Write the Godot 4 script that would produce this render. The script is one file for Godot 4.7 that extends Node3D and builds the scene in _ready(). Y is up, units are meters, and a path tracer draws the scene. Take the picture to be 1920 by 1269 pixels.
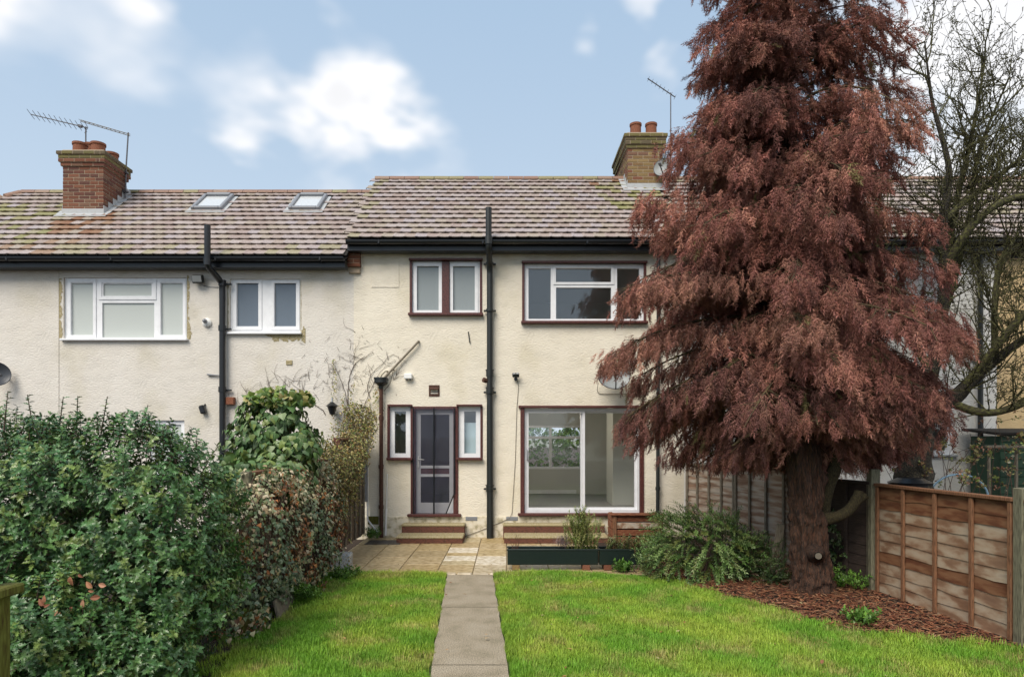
extends Node3D
# Rear garden of a rendered terraced house. Metres, y up, camera at the origin of the plan looking along -z.

const FACADE_Z := -12.4
const EYE := 1.86

var rng := RandomNumberGenerator.new()
var mats := {}
var tex := {}
var used_names := {}

# ---------------------------------------------------------------- mesh builder
class MB:
	var v := PackedVector3Array()
	var n := PackedVector3Array()
	var c := PackedColorArray()
	var ix := PackedInt32Array()
	var col := Color.WHITE

	func tri(a: Vector3, b: Vector3, d: Vector3) -> void:   # counter-clockwise seen from outside
		var nn := (b - a).cross(d - a)
		if nn.length_squared() < 1e-16:
			return
		nn = nn.normalized()
		var k := v.size()
		v.append(a); v.append(b); v.append(d)
		for i in 3:
			n.append(nn); c.append(col)
		ix.append(k); ix.append(k + 2); ix.append(k + 1)

	func quad(a: Vector3, b: Vector3, d: Vector3, e: Vector3) -> void:
		var nn := (d - a).cross(e - b)
		if nn.length_squared() < 1e-16:
			return
		nn = nn.normalized()
		var k := v.size()
		v.append(a); v.append(b); v.append(d); v.append(e)
		for i in 4:
			n.append(nn); c.append(col)
		ix.append(k); ix.append(k + 2); ix.append(k + 1)
		ix.append(k); ix.append(k + 3); ix.append(k + 2)

	func box(lo: Vector3, hi: Vector3) -> void:
		cbox((lo + hi) * 0.5, hi - lo, 0.0, Basis.IDENTITY)

	# a box with chamfered edges
	func cbox(at: Vector3, size: Vector3, bevel: float, b: Basis) -> void:
		var h := size * 0.5
		var e := minf(bevel, minf(h.x, minf(h.y, h.z)) * 0.95)
		var i := h - Vector3(e, e, e)
		for axis in 3:
			var u := (axis + 1) % 3
			var w := (axis + 2) % 3
			for s in [-1.0, 1.0]:
				var q := []
				for k in [[-1.0, -1.0], [1.0, -1.0], [1.0, 1.0], [-1.0, 1.0]]:
					var p := Vector3.ZERO
					p[axis] = h[axis] * s
					p[u] = i[u] * k[0]
					p[w] = i[w] * k[1]
					q.append(at + b * p)
				if s > 0.0:
					quad(q[0], q[1], q[2], q[3])
				else:
					quad(q[3], q[2], q[1], q[0])
		if e <= 0.00001:
			return
		for axis in 3:
			var u := (axis + 1) % 3
			var w := (axis + 2) % 3
			for su in [-1.0, 1.0]:
				for sw in [-1.0, 1.0]:
					var p0 := Vector3.ZERO
					p0[u] = h[u] * su
					p0[w] = i[w] * sw
					var p1 := Vector3.ZERO
					p1[u] = i[u] * su
					p1[w] = h[w] * sw
					var d := Vector3.ZERO
					d[axis] = i[axis]
					var a := at + b * (p0 - d)
					var bb := at + b * (p0 + d)
					var cc := at + b * (p1 + d)
					var dd := at + b * (p1 - d)
					var out := b * (p0 + p1)
					if (bb - a).cross(cc - a).dot(out) > 0.0:
						quad(a, bb, cc, dd)
					else:
						quad(dd, cc, bb, a)
		for sx in [-1.0, 1.0]:
			for sy in [-1.0, 1.0]:
				for sz in [-1.0, 1.0]:
					var a := at + b * Vector3(h.x * sx, i.y * sy, i.z * sz)
					var bb := at + b * Vector3(i.x * sx, h.y * sy, i.z * sz)
					var cc := at + b * Vector3(i.x * sx, i.y * sy, h.z * sz)
					if (bb - a).cross(cc - a).dot(b * Vector3(sx, sy, sz)) > 0.0:
						tri(a, bb, cc)
					else:
						tri(a, cc, bb)

	# a smooth tube along points
	func tube(pts: Array, radii: Array, sides: int, cap := true, wob := 0.0, noise: FastNoiseLite = null) -> void:
		var m := pts.size()
		var first := v.size()
		var ref := Vector3(0.31, 0.17, 0.94)
		var t0: Vector3 = (pts[1] - pts[0]).normalized()
		if absf(t0.dot(ref)) > 0.9:
			ref = Vector3(0.9, 0.1, 0.1)
		var side := t0.cross(ref).normalized()
		for k in m:
			var t: Vector3 = (pts[mini(k + 1, m - 1)] - pts[maxi(k - 1, 0)]).normalized()
			side = (side - t * side.dot(t)).normalized()
			var up := t.cross(side)
			for s in sides:
				var a := TAU * s / sides
				var d := side * cos(a) + up * sin(a)
				var r: float = radii[k]
				if wob > 0.0:
					var q: Vector3 = pts[k] + d * r
					r *= 1.0 + wob * noise.get_noise_3d(q.x, q.y, q.z)
				v.append(pts[k] + d * r)
				n.append(d)
				c.append(col)
		for k in m - 1:
			for s in sides:
				var a := first + k * sides + s
				var b := first + k * sides + (s + 1) % sides
				ix.append(a); ix.append(b + sides); ix.append(b)
				ix.append(a); ix.append(a + sides); ix.append(b + sides)
		if wob > 0.0:
			smooth(first)
		if cap:
			for e in [0, m - 1]:
				var k := v.size()
				var tn: Vector3 = (pts[1] - pts[0]).normalized() * -1.0 if e == 0 else (pts[m - 1] - pts[m - 2]).normalized()
				v.append(pts[e]); n.append(tn); c.append(col)
				for s in sides:
					v.append(v[first + e * sides + s]); n.append(tn); c.append(col)
				for s in sides:
					var a := k + 1 + s
					var b := k + 1 + (s + 1) % sides
					if e == 0:
						ix.append(k); ix.append(a); ix.append(b)
					else:
						ix.append(k); ix.append(b); ix.append(a)

	func smooth(first: int) -> void:
		var acc := PackedVector3Array()
		acc.resize(v.size())
		var k := 0
		while k < ix.size():
			var a := ix[k]
			var b := ix[k + 1]
			var d := ix[k + 2]
			if a >= first:
				var nn := (v[d] - v[a]).cross(v[b] - v[a])
				acc[a] += nn; acc[b] += nn; acc[d] += nn
			k += 3
		for i in range(first, v.size()):
			if acc[i].length_squared() > 1e-18:
				n[i] = acc[i].normalized()

	# surface of revolution round y: profile of (radius, height)
	func lathe(at: Vector3, profile: Array, sides: int, b := Basis.IDENTITY) -> void:
		for k in profile.size() - 1:
			var p: Vector2 = profile[k]
			var q: Vector2 = profile[k + 1]
			var sl := Vector2(q.y - p.y, p.x - q.x).normalized()
			var first := v.size()
			for s in sides + 1:
				var a := TAU * s / sides
				var d := Vector3(cos(a), 0, sin(a))
				var nn := b * (d * sl.x + Vector3.UP * sl.y)
				v.append(at + b * (d * p.x + Vector3.UP * p.y)); n.append(nn); c.append(col)
				v.append(at + b * (d * q.x + Vector3.UP * q.y)); n.append(nn); c.append(col)
			for s in sides:
				var a := first + s * 2
				ix.append(a); ix.append(a + 2); ix.append(a + 1)
				ix.append(a + 1); ix.append(a + 2); ix.append(a + 3)

	# a rectangular sheet in the xy plane facing +z, with openings and thickness
	func plate(x0: float, x1: float, y0: float, y1: float, zf: float, thick: float, holes: Array) -> void:
		var xs := [x0, x1]
		var ys := [y0, y1]
		for h in holes:
			for k in [0, 1]:
				if h[k] > x0 and h[k] < x1 and not xs.has(h[k]): xs.append(h[k])
				if h[k + 2] > y0 and h[k + 2] < y1 and not ys.has(h[k + 2]): ys.append(h[k + 2])
		xs.sort(); ys.sort()
		var nx := xs.size() - 1
		var ny := ys.size() - 1
		var solid := []
		for i in nx:
			for j in ny:
				var mx: float = (xs[i] + xs[i + 1]) * 0.5
				var my: float = (ys[j] + ys[j + 1]) * 0.5
				var s := true
				for h in holes:
					if mx > h[0] and mx < h[1] and my > h[2] and my < h[3]:
						s = false
				solid.append(s)
		var zb := zf - thick
		for i in nx:
			for j in ny:
				if not solid[i * ny + j]:
					continue
				var a: float = xs[i]
				var b: float = xs[i + 1]
				var d: float = ys[j]
				var e: float = ys[j + 1]
				quad(Vector3(a, d, zf), Vector3(b, d, zf), Vector3(b, e, zf), Vector3(a, e, zf))
				quad(Vector3(b, d, zb), Vector3(a, d, zb), Vector3(a, e, zb), Vector3(b, e, zb))
				if i == 0 or not solid[(i - 1) * ny + j]:
					quad(Vector3(a, d, zb), Vector3(a, d, zf), Vector3(a, e, zf), Vector3(a, e, zb))
				if i == nx - 1 or not solid[(i + 1) * ny + j]:
					quad(Vector3(b, d, zf), Vector3(b, d, zb), Vector3(b, e, zb), Vector3(b, e, zf))
				if j == 0 or not solid[i * ny + j - 1]:
					quad(Vector3(a, d, zb), Vector3(b, d, zb), Vector3(b, d, zf), Vector3(a, d, zf))
				if j == ny - 1 or not solid[i * ny + j + 1]:
					quad(Vector3(a, e, zf), Vector3(b, e, zf), Vector3(b, e, zb), Vector3(a, e, zb))

	func mesh() -> ArrayMesh:
		var arr := []
		arr.resize(Mesh.ARRAY_MAX)
		arr[Mesh.ARRAY_VERTEX] = v
		arr[Mesh.ARRAY_NORMAL] = n
		arr[Mesh.ARRAY_COLOR] = c
		arr[Mesh.ARRAY_INDEX] = ix
		var m := ArrayMesh.new()
		m.add_surface_from_arrays(Mesh.PRIMITIVE_TRIANGLES, arr)
		return m

# ---------------------------------------------------------------- nodes
func holder(called: String, parent: Node, at := Vector3.ZERO) -> Node3D:
	var o := Node3D.new()
	o.name = called
	parent.add_child(o, true)
	o.position = at
	return o

func part(called: String, mesh: Mesh, m: Material, parent: Node, at := Transform3D.IDENTITY) -> MeshInstance3D:
	var o := MeshInstance3D.new()
	o.name = called
	o.mesh = mesh
	o.material_override = m
	parent.add_child(o, true)
	o.transform = at
	return o

func numbered(called: String) -> String:
	var k: int = used_names.get(called, 0)
	used_names[called] = k + 1
	return called if k == 0 else "%s_%03d" % [called, k]

func tag(o: Node, label: String, category: String, group := "", kind := "") -> void:
	o.set_meta("label", label)
	o.set_meta("category", category)
	if group: o.set_meta("group", group)
	if kind: o.set_meta("kind", kind)

func thing(called: String, label: String, category: String, at := Vector3.ZERO, group := "") -> Node3D:
	var o := holder(numbered(called), self, at)
	tag(o, label, category, group)
	return o

func structure(called: String, mesh: Mesh, m: Material, label: String, category: String) -> MeshInstance3D:
	var o := part(numbered(called), mesh, m, self)
	tag(o, label, category, "", "structure")
	return o

func scatter(called: String, mesh: Mesh, m: Material, parent: Node, where: Array, tint: PackedColorArray) -> MultiMeshInstance3D:
	var mm := MultiMesh.new()
	mm.transform_format = MultiMesh.TRANSFORM_3D
	mm.use_colors = true
	mm.mesh = mesh
	mm.instance_count = where.size()
	for i in where.size():
		mm.set_instance_transform(i, where[i])
		mm.set_instance_color(i, tint[i])
	var o := MultiMeshInstance3D.new()
	o.name = called
	o.multimesh = mm
	o.material_override = m
	parent.add_child(o, true)
	return o

# ---------------------------------------------------------------- materials
func lin(r: float, g: float, b: float, a := 1.0) -> Color:
	var s := Color(r, g, b, a).linear_to_srgb()
	s.a = a
	return s

func noise(seed_: int, freq: float, octaves := 4, kind := FastNoiseLite.TYPE_SIMPLEX_SMOOTH) -> FastNoiseLite:
	var f := FastNoiseLite.new()
	f.seed = seed_
	f.frequency = freq
	f.noise_type = kind
	f.fractal_octaves = octaves
	f.fractal_type = FastNoiseLite.FRACTAL_FBM
	return f

# a seamless noise picture whose ramp runs through the given linear colours
func ntex(key: String, f: FastNoiseLite, ramp: Array, size := 512) -> NoiseTexture2D:
	if tex.has(key):
		return tex[key]
	var t := NoiseTexture2D.new()
	t.width = size
	t.height = size
	t.seamless = true
	t.seamless_blend_skirt = 0.15
	t.noise = f
	var g := Gradient.new()
	var offs := PackedFloat32Array()
	var cols := PackedColorArray()
	for e in ramp:
		offs.append(e[0])
		cols.append(e[1])
	g.offsets = offs
	g.colors = cols
	t.color_ramp = g
	tex[key] = t
	return t

func grey(v: float) -> Color:
	return Color(v, v, v)

func mat(key: String, c: Color, rough: float, o := {}) -> StandardMaterial3D:
	if mats.has(key):
		return mats[key]
	var m := StandardMaterial3D.new()
	m.resource_name = key
	m.albedo_color = c
	m.roughness = rough
	m.cull_mode = BaseMaterial3D.CULL_DISABLED
	m.metallic_specular = o.get("spec", 0.5)
	m.metallic = o.get("metal", 0.0)
	if o.has("tex"):
		m.albedo_texture = o.tex
		m.uv1_triplanar = true
		m.uv1_world_triplanar = o.get("world", true)
		m.uv1_scale = o.get("scale", Vector3.ONE)
	if o.has("bump"):
		m.uv1_triplanar = true
		m.uv1_world_triplanar = o.get("world", true)
		m.uv1_scale = o.get("scale", Vector3.ONE)
		m.heightmap_enabled = true
		m.heightmap_texture = o.bump
		m.heightmap_scale = o.get("relief", 0.3)
	if o.has("over"):
		m.detail_enabled = true
		m.detail_albedo = o.over
		m.detail_blend_mode = BaseMaterial3D.BLEND_MODE_MUL
		m.detail_uv_layer = BaseMaterial3D.DETAIL_UV_2
		m.uv2_triplanar = true
		m.uv2_world_triplanar = true
		m.uv2_scale = o.get("over_scale", Vector3(0.2, 0.2, 0.2))
	if o.get("vcol", false):
		m.vertex_color_use_as_albedo = true
	if o.has("back"):
		m.backlight_enabled = true
		m.backlight = o.back
	mats[key] = m
	return m

func glass(key: String, c: Color, alpha: float, rough: float, spec := 0.5) -> StandardMaterial3D:
	if mats.has(key):
		return mats[key]
	var m := StandardMaterial3D.new()
	m.resource_name = key
	m.transparency = BaseMaterial3D.TRANSPARENCY_ALPHA
	m.albedo_color = Color(c.r, c.g, c.b, alpha)
	m.roughness = rough
	m.metallic_specular = spec
	m.cull_mode = BaseMaterial3D.CULL_DISABLED
	mats[key] = m
	return m

func make_materials() -> void:
	var speck := ntex("speck", noise(3, 0.035, 5), [[0.0, grey(0.84)], [0.45, grey(0.96)], [1.0, grey(1.0)]])
	var cloudy := ntex("cloudy", noise(4, 0.008, 4), [[0.0, grey(0.95)], [0.5, grey(0.985)], [1.0, grey(1.0)]])
	var blotch := ntex("blotch", noise(5, 0.012, 5), [[0.0, Color(0.93, 0.92, 0.88)], [0.42, Color(0.98, 0.975, 0.965)], [1.0, Color.WHITE]])
	var comb := FastNoiseLite.new()
	comb.seed = 8
	comb.frequency = 0.016
	comb.noise_type = FastNoiseLite.TYPE_SIMPLEX_SMOOTH
	comb.fractal_type = FastNoiseLite.FRACTAL_RIDGED
	comb.fractal_octaves = 4
	comb.domain_warp_enabled = true
	comb.domain_warp_amplitude = 26.0
	comb.domain_warp_frequency = 0.012
	var trowel := ntex("trowel", comb, [[0.0, grey(0.0)], [1.0, grey(1.0)]], 1024)
	var grit := ntex("grit", noise(11, 0.09, 4), [[0.0, grey(0.0)], [1.0, grey(1.0)]])
	var st := {"tex": cloudy, "bump": trowel, "relief": 0.6, "scale": Vector3(0.55, 1.1, 0.55), "over": blotch, "over_scale": Vector3(0.14, 0.11, 0.14)}
	mat("render_centre", lin(0.80, 0.745, 0.635), 0.9, st)
	mat("render_left", lin(0.715, 0.68, 0.625), 0.9, st)
	mat("render_white", lin(0.80, 0.79, 0.76), 0.9, st)
	mat("render_tan", lin(0.70, 0.52, 0.29), 0.9, st)
	mat("plinth", lin(0.74, 0.70, 0.60), 0.9, {"tex": ntex("plinth_dirt", noise(14, 0.02, 5), [[0.0, Color(0.62, 0.60, 0.5)], [0.45, Color(0.94, 0.92, 0.88)], [1.0, Color.WHITE]]), "bump": grit, "relief": 0.25, "scale": Vector3(0.7, 0.7, 0.7)})
	mat("inner_wall", lin(0.52, 0.53, 0.48), 0.9)
	mat("inner_floor", lin(0.30, 0.31, 0.30), 0.7, {"tex": speck, "scale": Vector3(2, 2, 2)})
	mat("upvc", lin(0.82, 0.83, 0.85), 0.28, {"tex": cloudy, "scale": Vector3(1.3, 1.3, 1.3)})
	mat("alu", lin(0.70, 0.71, 0.74), 0.35, {"tex": cloudy, "scale": Vector3(1.3, 1.3, 1.3)})
	mat("brown_paint", lin(0.115, 0.032, 0.027), 0.45, {"tex": ntex("peel", noise(17, 0.03, 5), [[0.0, grey(0.45)], [0.5, grey(0.9)], [0.9, Color(1.0, 1.0, 1.0)], [1.0, Color(1, 1, 1)]]), "scale": Vector3(1.8, 1.8, 1.8)})
	mat("black_plastic", lin(0.012, 0.014, 0.017), 0.32, {"tex": speck, "scale": Vector3(2, 2, 2)})
	mat("iron_paint", lin(0.026, 0.031, 0.031), 0.42, {"tex": ntex("pipe_wear", noise(18, 0.04, 5), [[0.0, grey(0.55)], [0.6, grey(0.9)], [1.0, Color(1, 1, 1)]]), "scale": Vector3(2.5, 2.5, 2.5), "bump": grit, "relief": 0.05})
	mat("rust_pipe", lin(0.12, 0.062, 0.042), 0.8, {"tex": ntex("rust", noise(19, 0.035, 5), [[0.0, Color(0.35, 0.3, 0.3)], [0.5, Color(0.8, 0.7, 0.65)], [1.0, Color(1.0, 0.95, 0.9)]]), "scale": Vector3(3, 1.5, 3)})
	mat("grey_plastic", lin(0.22, 0.23, 0.25), 0.5)
	mat("white_plastic", lin(0.80, 0.80, 0.78), 0.4)
	mat("lead", lin(0.42, 0.44, 0.46), 0.55, {"tex": blotch, "scale": Vector3(1.5, 1.5, 1.5)})
	mat("mortar", lin(0.36, 0.29, 0.21), 0.95, {"tex": speck, "scale": Vector3(3, 3, 3)})
	mat("brick", Color.WHITE, 0.9, {"vcol": true, "tex": ntex("brick_grain", noise(21, 0.04, 5), [[0.0, grey(0.55)], [0.5, grey(0.88)], [1.0, grey(1.0)]]), "scale": Vector3(4, 4, 4), "bump": grit, "relief": 0.2})
	mat("tile", Color.WHITE, 0.62, {"vcol": true, "tex": ntex("tile_grain", noise(22, 0.03, 5), [[0.0, grey(0.55)], [0.4, grey(0.86)], [1.0, grey(1.0)]]), "scale": Vector3(2.5, 2.5, 2.5), "bump": grit, "relief": 0.12})
	mat("terracotta", lin(0.30, 0.115, 0.06), 0.85, {"tex": ntex("pot_soot", noise(23, 0.03, 4), [[0.0, Color(0.45, 0.42, 0.42)], [0.5, Color(0.85, 0.82, 0.8)], [1.0, Color.WHITE]]), "scale": Vector3(3, 3, 3)})
	mat("aerial", lin(0.10, 0.10, 0.11), 0.45, {"metal": 0.4})
	mat("dish_grey", lin(0.27, 0.29, 0.30), 0.5, {"tex": blotch, "scale": Vector3(1.2, 1.2, 1.2)})
	mat("dish_dark", lin(0.06, 0.065, 0.075), 0.4)
	mat("felt", lin(0.02, 0.018, 0.016), 0.95)
	mat("stone_tread", lin(0.46, 0.41, 0.31), 0.75, {"tex": ntex("moss", noise(25, 0.03, 5), [[0.0, Color(0.5, 0.5, 0.28)], [0.4, Color(0.86, 0.83, 0.7)], [1.0, Color.WHITE]]), "scale": Vector3(1.6, 1.6, 1.6), "bump": grit, "relief": 0.2})
	mat("slab", Color.WHITE, 0.42, {"vcol": true, "tex": ntex("slab_stain", noise(26, 0.014, 5), [[0.0, Color(0.66, 0.6, 0.5)], [0.4, Color(0.88, 0.85, 0.79)], [0.7, Color(0.97, 0.96, 0.94)], [1.0, Color.WHITE]], 1024), "scale": Vector3(0.6, 0.6, 0.6), "bump": grit, "relief": 0.12})
	mat("joint_sand", lin(0.28, 0.22, 0.13), 0.95, {"tex": speck, "scale": Vector3(3, 3, 3)})
	mat("concrete", lin(0.60, 0.51, 0.375), 0.85, {"tex": ntex("aggregate", noise(27, 0.16, 3), [[0.0, grey(0.35)], [0.45, grey(0.72)], [0.6, grey(0.85)], [0.85, grey(1.0)], [1.0, Color(1.0, 0.98, 0.93)]], 1024), "scale": Vector3(0.5, 0.5, 0.5), "bump": grit, "relief": 0.3, "over": ntex("path_patch", noise(28, 0.012, 5), [[0.0, Color(0.82, 0.82, 0.78)], [0.45, Color(0.94, 0.93, 0.91)], [1.0, Color.WHITE]]), "over_scale": Vector3(0.45, 0.45, 0.45)})
	mat("soil", lin(0.07, 0.042, 0.026), 0.95, {"tex": ntex("soil_crumb", noise(29, 0.05, 5), [[0.0, grey(0.3)], [0.5, grey(0.75)], [1.0, grey(1.0)]]), "scale": Vector3(1.5, 1.5, 1.5), "bump": grit, "relief": 1.2})
	mat("turf", lin(0.085, 0.13, 0.025), 0.95, {"tex": ntex("turf_mix", noise(30, 0.02, 5), [[0.0, Color(0.55, 0.45, 0.35)], [0.4, Color(0.75, 0.8, 0.6)], [1.0, Color.WHITE]]), "scale": Vector3(0.8, 0.8, 0.8)})
	mat("grass", Color.WHITE, 0.55, {"vcol": true, "back": Color(0.35, 0.45, 0.12), "spec": 0.35})
	var grain := noise(33, 0.02, 5)
	var ramp := [[0.0, grey(0.45)], [0.35, grey(0.8)], [0.6, grey(0.92)], [1.0, grey(1.0)]]
	var g1 := ntex("grain", grain, ramp)
	var weather := ntex("weather", noise(34, 0.02, 5), [[0.0, Color(0.60, 0.45, 0.36)], [0.34, Color(0.74, 0.60, 0.50)], [0.56, Color(0.92, 0.86, 0.79)], [0.75, Color(0.98, 0.95, 0.9)], [1.0, Color(0.86, 0.82, 0.78)]], 512)
	mat("board_weathered", lin(0.40, 0.345, 0.285), 0.85, {"tex": weather, "scale": Vector3(0.5, 0.55, 0.22), "world": true, "bump": g1, "relief": 0.15})
	mat("board_brown", lin(0.22, 0.115, 0.062), 0.8, {"tex": weather, "scale": Vector3(0.6, 0.9, 0.24), "world": true, "bump": g1, "relief": 0.15})
	mat("board_grey", lin(0.50, 0.475, 0.445), 0.85, {"tex": weather, "scale": Vector3(0.6, 0.9, 0.12), "world": true, "bump": g1, "relief": 0.15})
	mat("board_dark", lin(0.055, 0.036, 0.028), 0.85, {"tex": g1, "scale": Vector3(2.0, 7.0, 0.7), "bump": g1, "relief": 0.15})
	mat("board_fence", lin(0.20, 0.145, 0.095), 0.85, {"tex": g1, "scale": Vector3(2.0, 7.0, 0.7), "bump": g1, "relief": 0.15})
	mat("batten", lin(0.25, 0.115, 0.055), 0.8, {"tex": g1, "scale": Vector3(6, 0.8, 6), "bump": g1, "relief": 0.1})
	mat("batten_grey", lin(0.27, 0.23, 0.17), 0.8, {"tex": g1, "scale": Vector3(6, 0.8, 6), "bump": g1, "relief": 0.1})
	mat("post", lin(0.215, 0.20, 0.13), 0.85, {"tex": g1, "scale": Vector3(6, 0.7, 6), "bump": g1, "relief": 0.15})
	mat("post_red", lin(0.14, 0.045, 0.03), 0.8, {"tex": g1, "scale": Vector3(6, 0.7, 6)})
	mat("green_board", lin(0.16, 0.17, 0.035), 0.85, {"tex": ntex("algae", noise(35, 0.02, 5), [[0.0, Color(0.55, 0.35, 0.25)], [0.4, Color(0.75, 0.72, 0.45)], [1.0, Color.WHITE]]), "scale": Vector3(7, 0.7, 4), "bump": g1, "relief": 0.15})
	mat("crate", lin(0.25, 0.105, 0.055), 0.75, {"tex": weather, "scale": Vector3(0.9, 6, 6), "bump": g1, "relief": 0.15})
	mat("sleeper", lin(0.195, 0.080, 0.052), 0.75, {"tex": ntex("sleeper_grain", noise(36, 0.022, 5), [[0.0, Color(0.4, 0.4, 0.42)], [0.5, Color(0.8, 0.75, 0.72)], [1.0, Color(1.0, 0.93, 0.88)]]), "scale": Vector3(1.2, 7, 5), "bump": g1, "relief": 0.2})
	mat("trough", lin(0.008, 0.017, 0.014), 0.4, {"tex": speck, "scale": Vector3(2, 2, 2), "bump": grit, "relief": 0.05})
	mat("bark", lin(0.155, 0.115, 0.093), 0.9, {"tex": ntex("bark_tone", noise(37, 0.02, 5), [[0.0, Color(0.3, 0.28, 0.27)], [0.4, Color(0.62, 0.55, 0.5)], [0.62, Color(0.9, 0.68, 0.55)], [1.0, Color(1.0, 0.95, 0.88)]]), "scale": Vector3(5, 0.6, 5), "bump": ntex("bark_relief", noise(38, 0.03, 5), [[0.0, grey(0)], [1.0, grey(1)]]), "relief": 4.0})
	mat("bark_green", lin(0.12, 0.105, 0.058), 0.9, {"tex": ntex("limb_tone", noise(44, 0.03, 5), [[0.0, Color(0.3, 0.28, 0.27)], [0.45, Color(0.65, 0.6, 0.5)], [1.0, Color(1.0, 0.98, 0.85)]]), "scale": Vector3(4, 1.5, 4), "bump": grit, "relief": 1.5})
	mat("bark_dark", lin(0.075, 0.065, 0.055), 0.9, {"tex": ntex("lichen", noise(39, 0.03, 5), [[0.0, grey(0.25)], [0.5, grey(0.5)], [0.64, Color(0.95, 0.93, 0.75)], [1.0, Color.WHITE]]), "scale": Vector3(3, 1.6, 3), "bump": ntex("bark_relief", noise(38, 0.03, 5), [[0.0, grey(0)], [1.0, grey(1)]]), "relief": 2.0})
	mat("twig", lin(0.16, 0.145, 0.105), 0.9, {"tex": ntex("twig_tone", noise(40, 0.03, 4), [[0.0, Color(0.3, 0.27, 0.27)], [0.5, Color(0.55, 0.55, 0.45)], [0.7, Color(0.9, 0.95, 0.6)], [1.0, Color(0.9, 0.95, 0.65)]]), "scale": Vector3(1.5, 1.5, 1.5)})
	mat("twig_brown", lin(0.085, 0.055, 0.040), 0.9)
	mat("branch_lichen", lin(0.20, 0.16, 0.095), 0.9, {"tex": ntex("branch_tone", noise(45, 0.02, 4), [[0.0, Color(0.3, 0.25, 0.25)], [0.5, Color(0.6, 0.55, 0.5)], [1.0, Color(1.0, 1.0, 0.8)]]), "scale": Vector3(1.2, 1.2, 1.2)})
	mat("cut_wood", lin(0.15, 0.13, 0.10), 0.9)
	mat("needle", Color.WHITE, 0.75, {"vcol": true, "back": Color(0.30, 0.16, 0.12), "spec": 0.3})
	mat("holly_leaf", Color.WHITE, 0.34, {"vcol": true, "spec": 0.5})
	mat("leaf", Color.WHITE, 0.42, {"vcol": true, "back": Color(0.3, 0.3, 0.1), "spec": 0.45})
	mat("dry_leaf", Color.WHITE, 0.7, {"vcol": true, "back": Color(0.3, 0.2, 0.1), "spec": 0.3})
	glass("clear_glass", Color(0.75, 0.8, 0.8), 0.008, 0.0)
	glass("obscure_pale", lin(0.62, 0.66, 0.63), 0.75, 0.12)
	glass("obscure_blue", lin(0.17, 0.21, 0.26), 0.72, 0.12)
	glass("obscure_grey", lin(0.33, 0.37, 0.38), 0.78, 0.12)
	glass("skylight_glass", lin(0.75, 0.78, 0.80), 0.6, 0.05)

# ---------------------------------------------------------------- start
func _ready() -> void:
	rng.seed = 20240311
	var cam := Camera3D.new()
	cam.name = "camera"
	cam.position = Vector3(0, EYE, 0)
	cam.projection = Camera3D.PROJECTION_FRUSTUM      # level camera with a risen lens, as the upright walls show
	cam.near = 0.1
	cam.far = 400.0
	cam.size = 0.1 * 1269.0 / 1240.0
	cam.frustum_offset = Vector2(0.1 * 10.0 / 1240.0, 0.1 * 187.5 / 1240.0)
	add_child(cam)
	cam.current = true
	var env := Environment.new()
	env.background_mode = Environment.BG_SKY
	env.sky = Sky.new()
	env.sky.sky_material = make_sky()
	env.background_energy_multiplier = 0.41
	env.tonemap_mode = Environment.TONE_MAPPER_LINEAR
	env.tonemap_exposure = 2.7
	env.sdfgi_enabled = true
	env.ssao_enabled = true
	env.ssil_enabled = true
	var we := WorldEnvironment.new()
	we.name = "world_environment"
	we.environment = env
	add_child(we)
	var sun := DirectionalLight3D.new()
	sun.name = "sun"
	sun.light_energy = 0.5
	sun.light_color = Color(1.0, 0.96, 0.90)
	sun.light_angular_distance = 38.0
	sun.shadow_enabled = true
	add_child(sun)
	sun.look_at_from_position(Vector3(-4.0, 9.0, 7.2), Vector3.ZERO)
	make_materials()
	build_ground()
	build_houses()
	build_fittings()
	build_fences()
	build_garden_things()
	build_plants()

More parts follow.
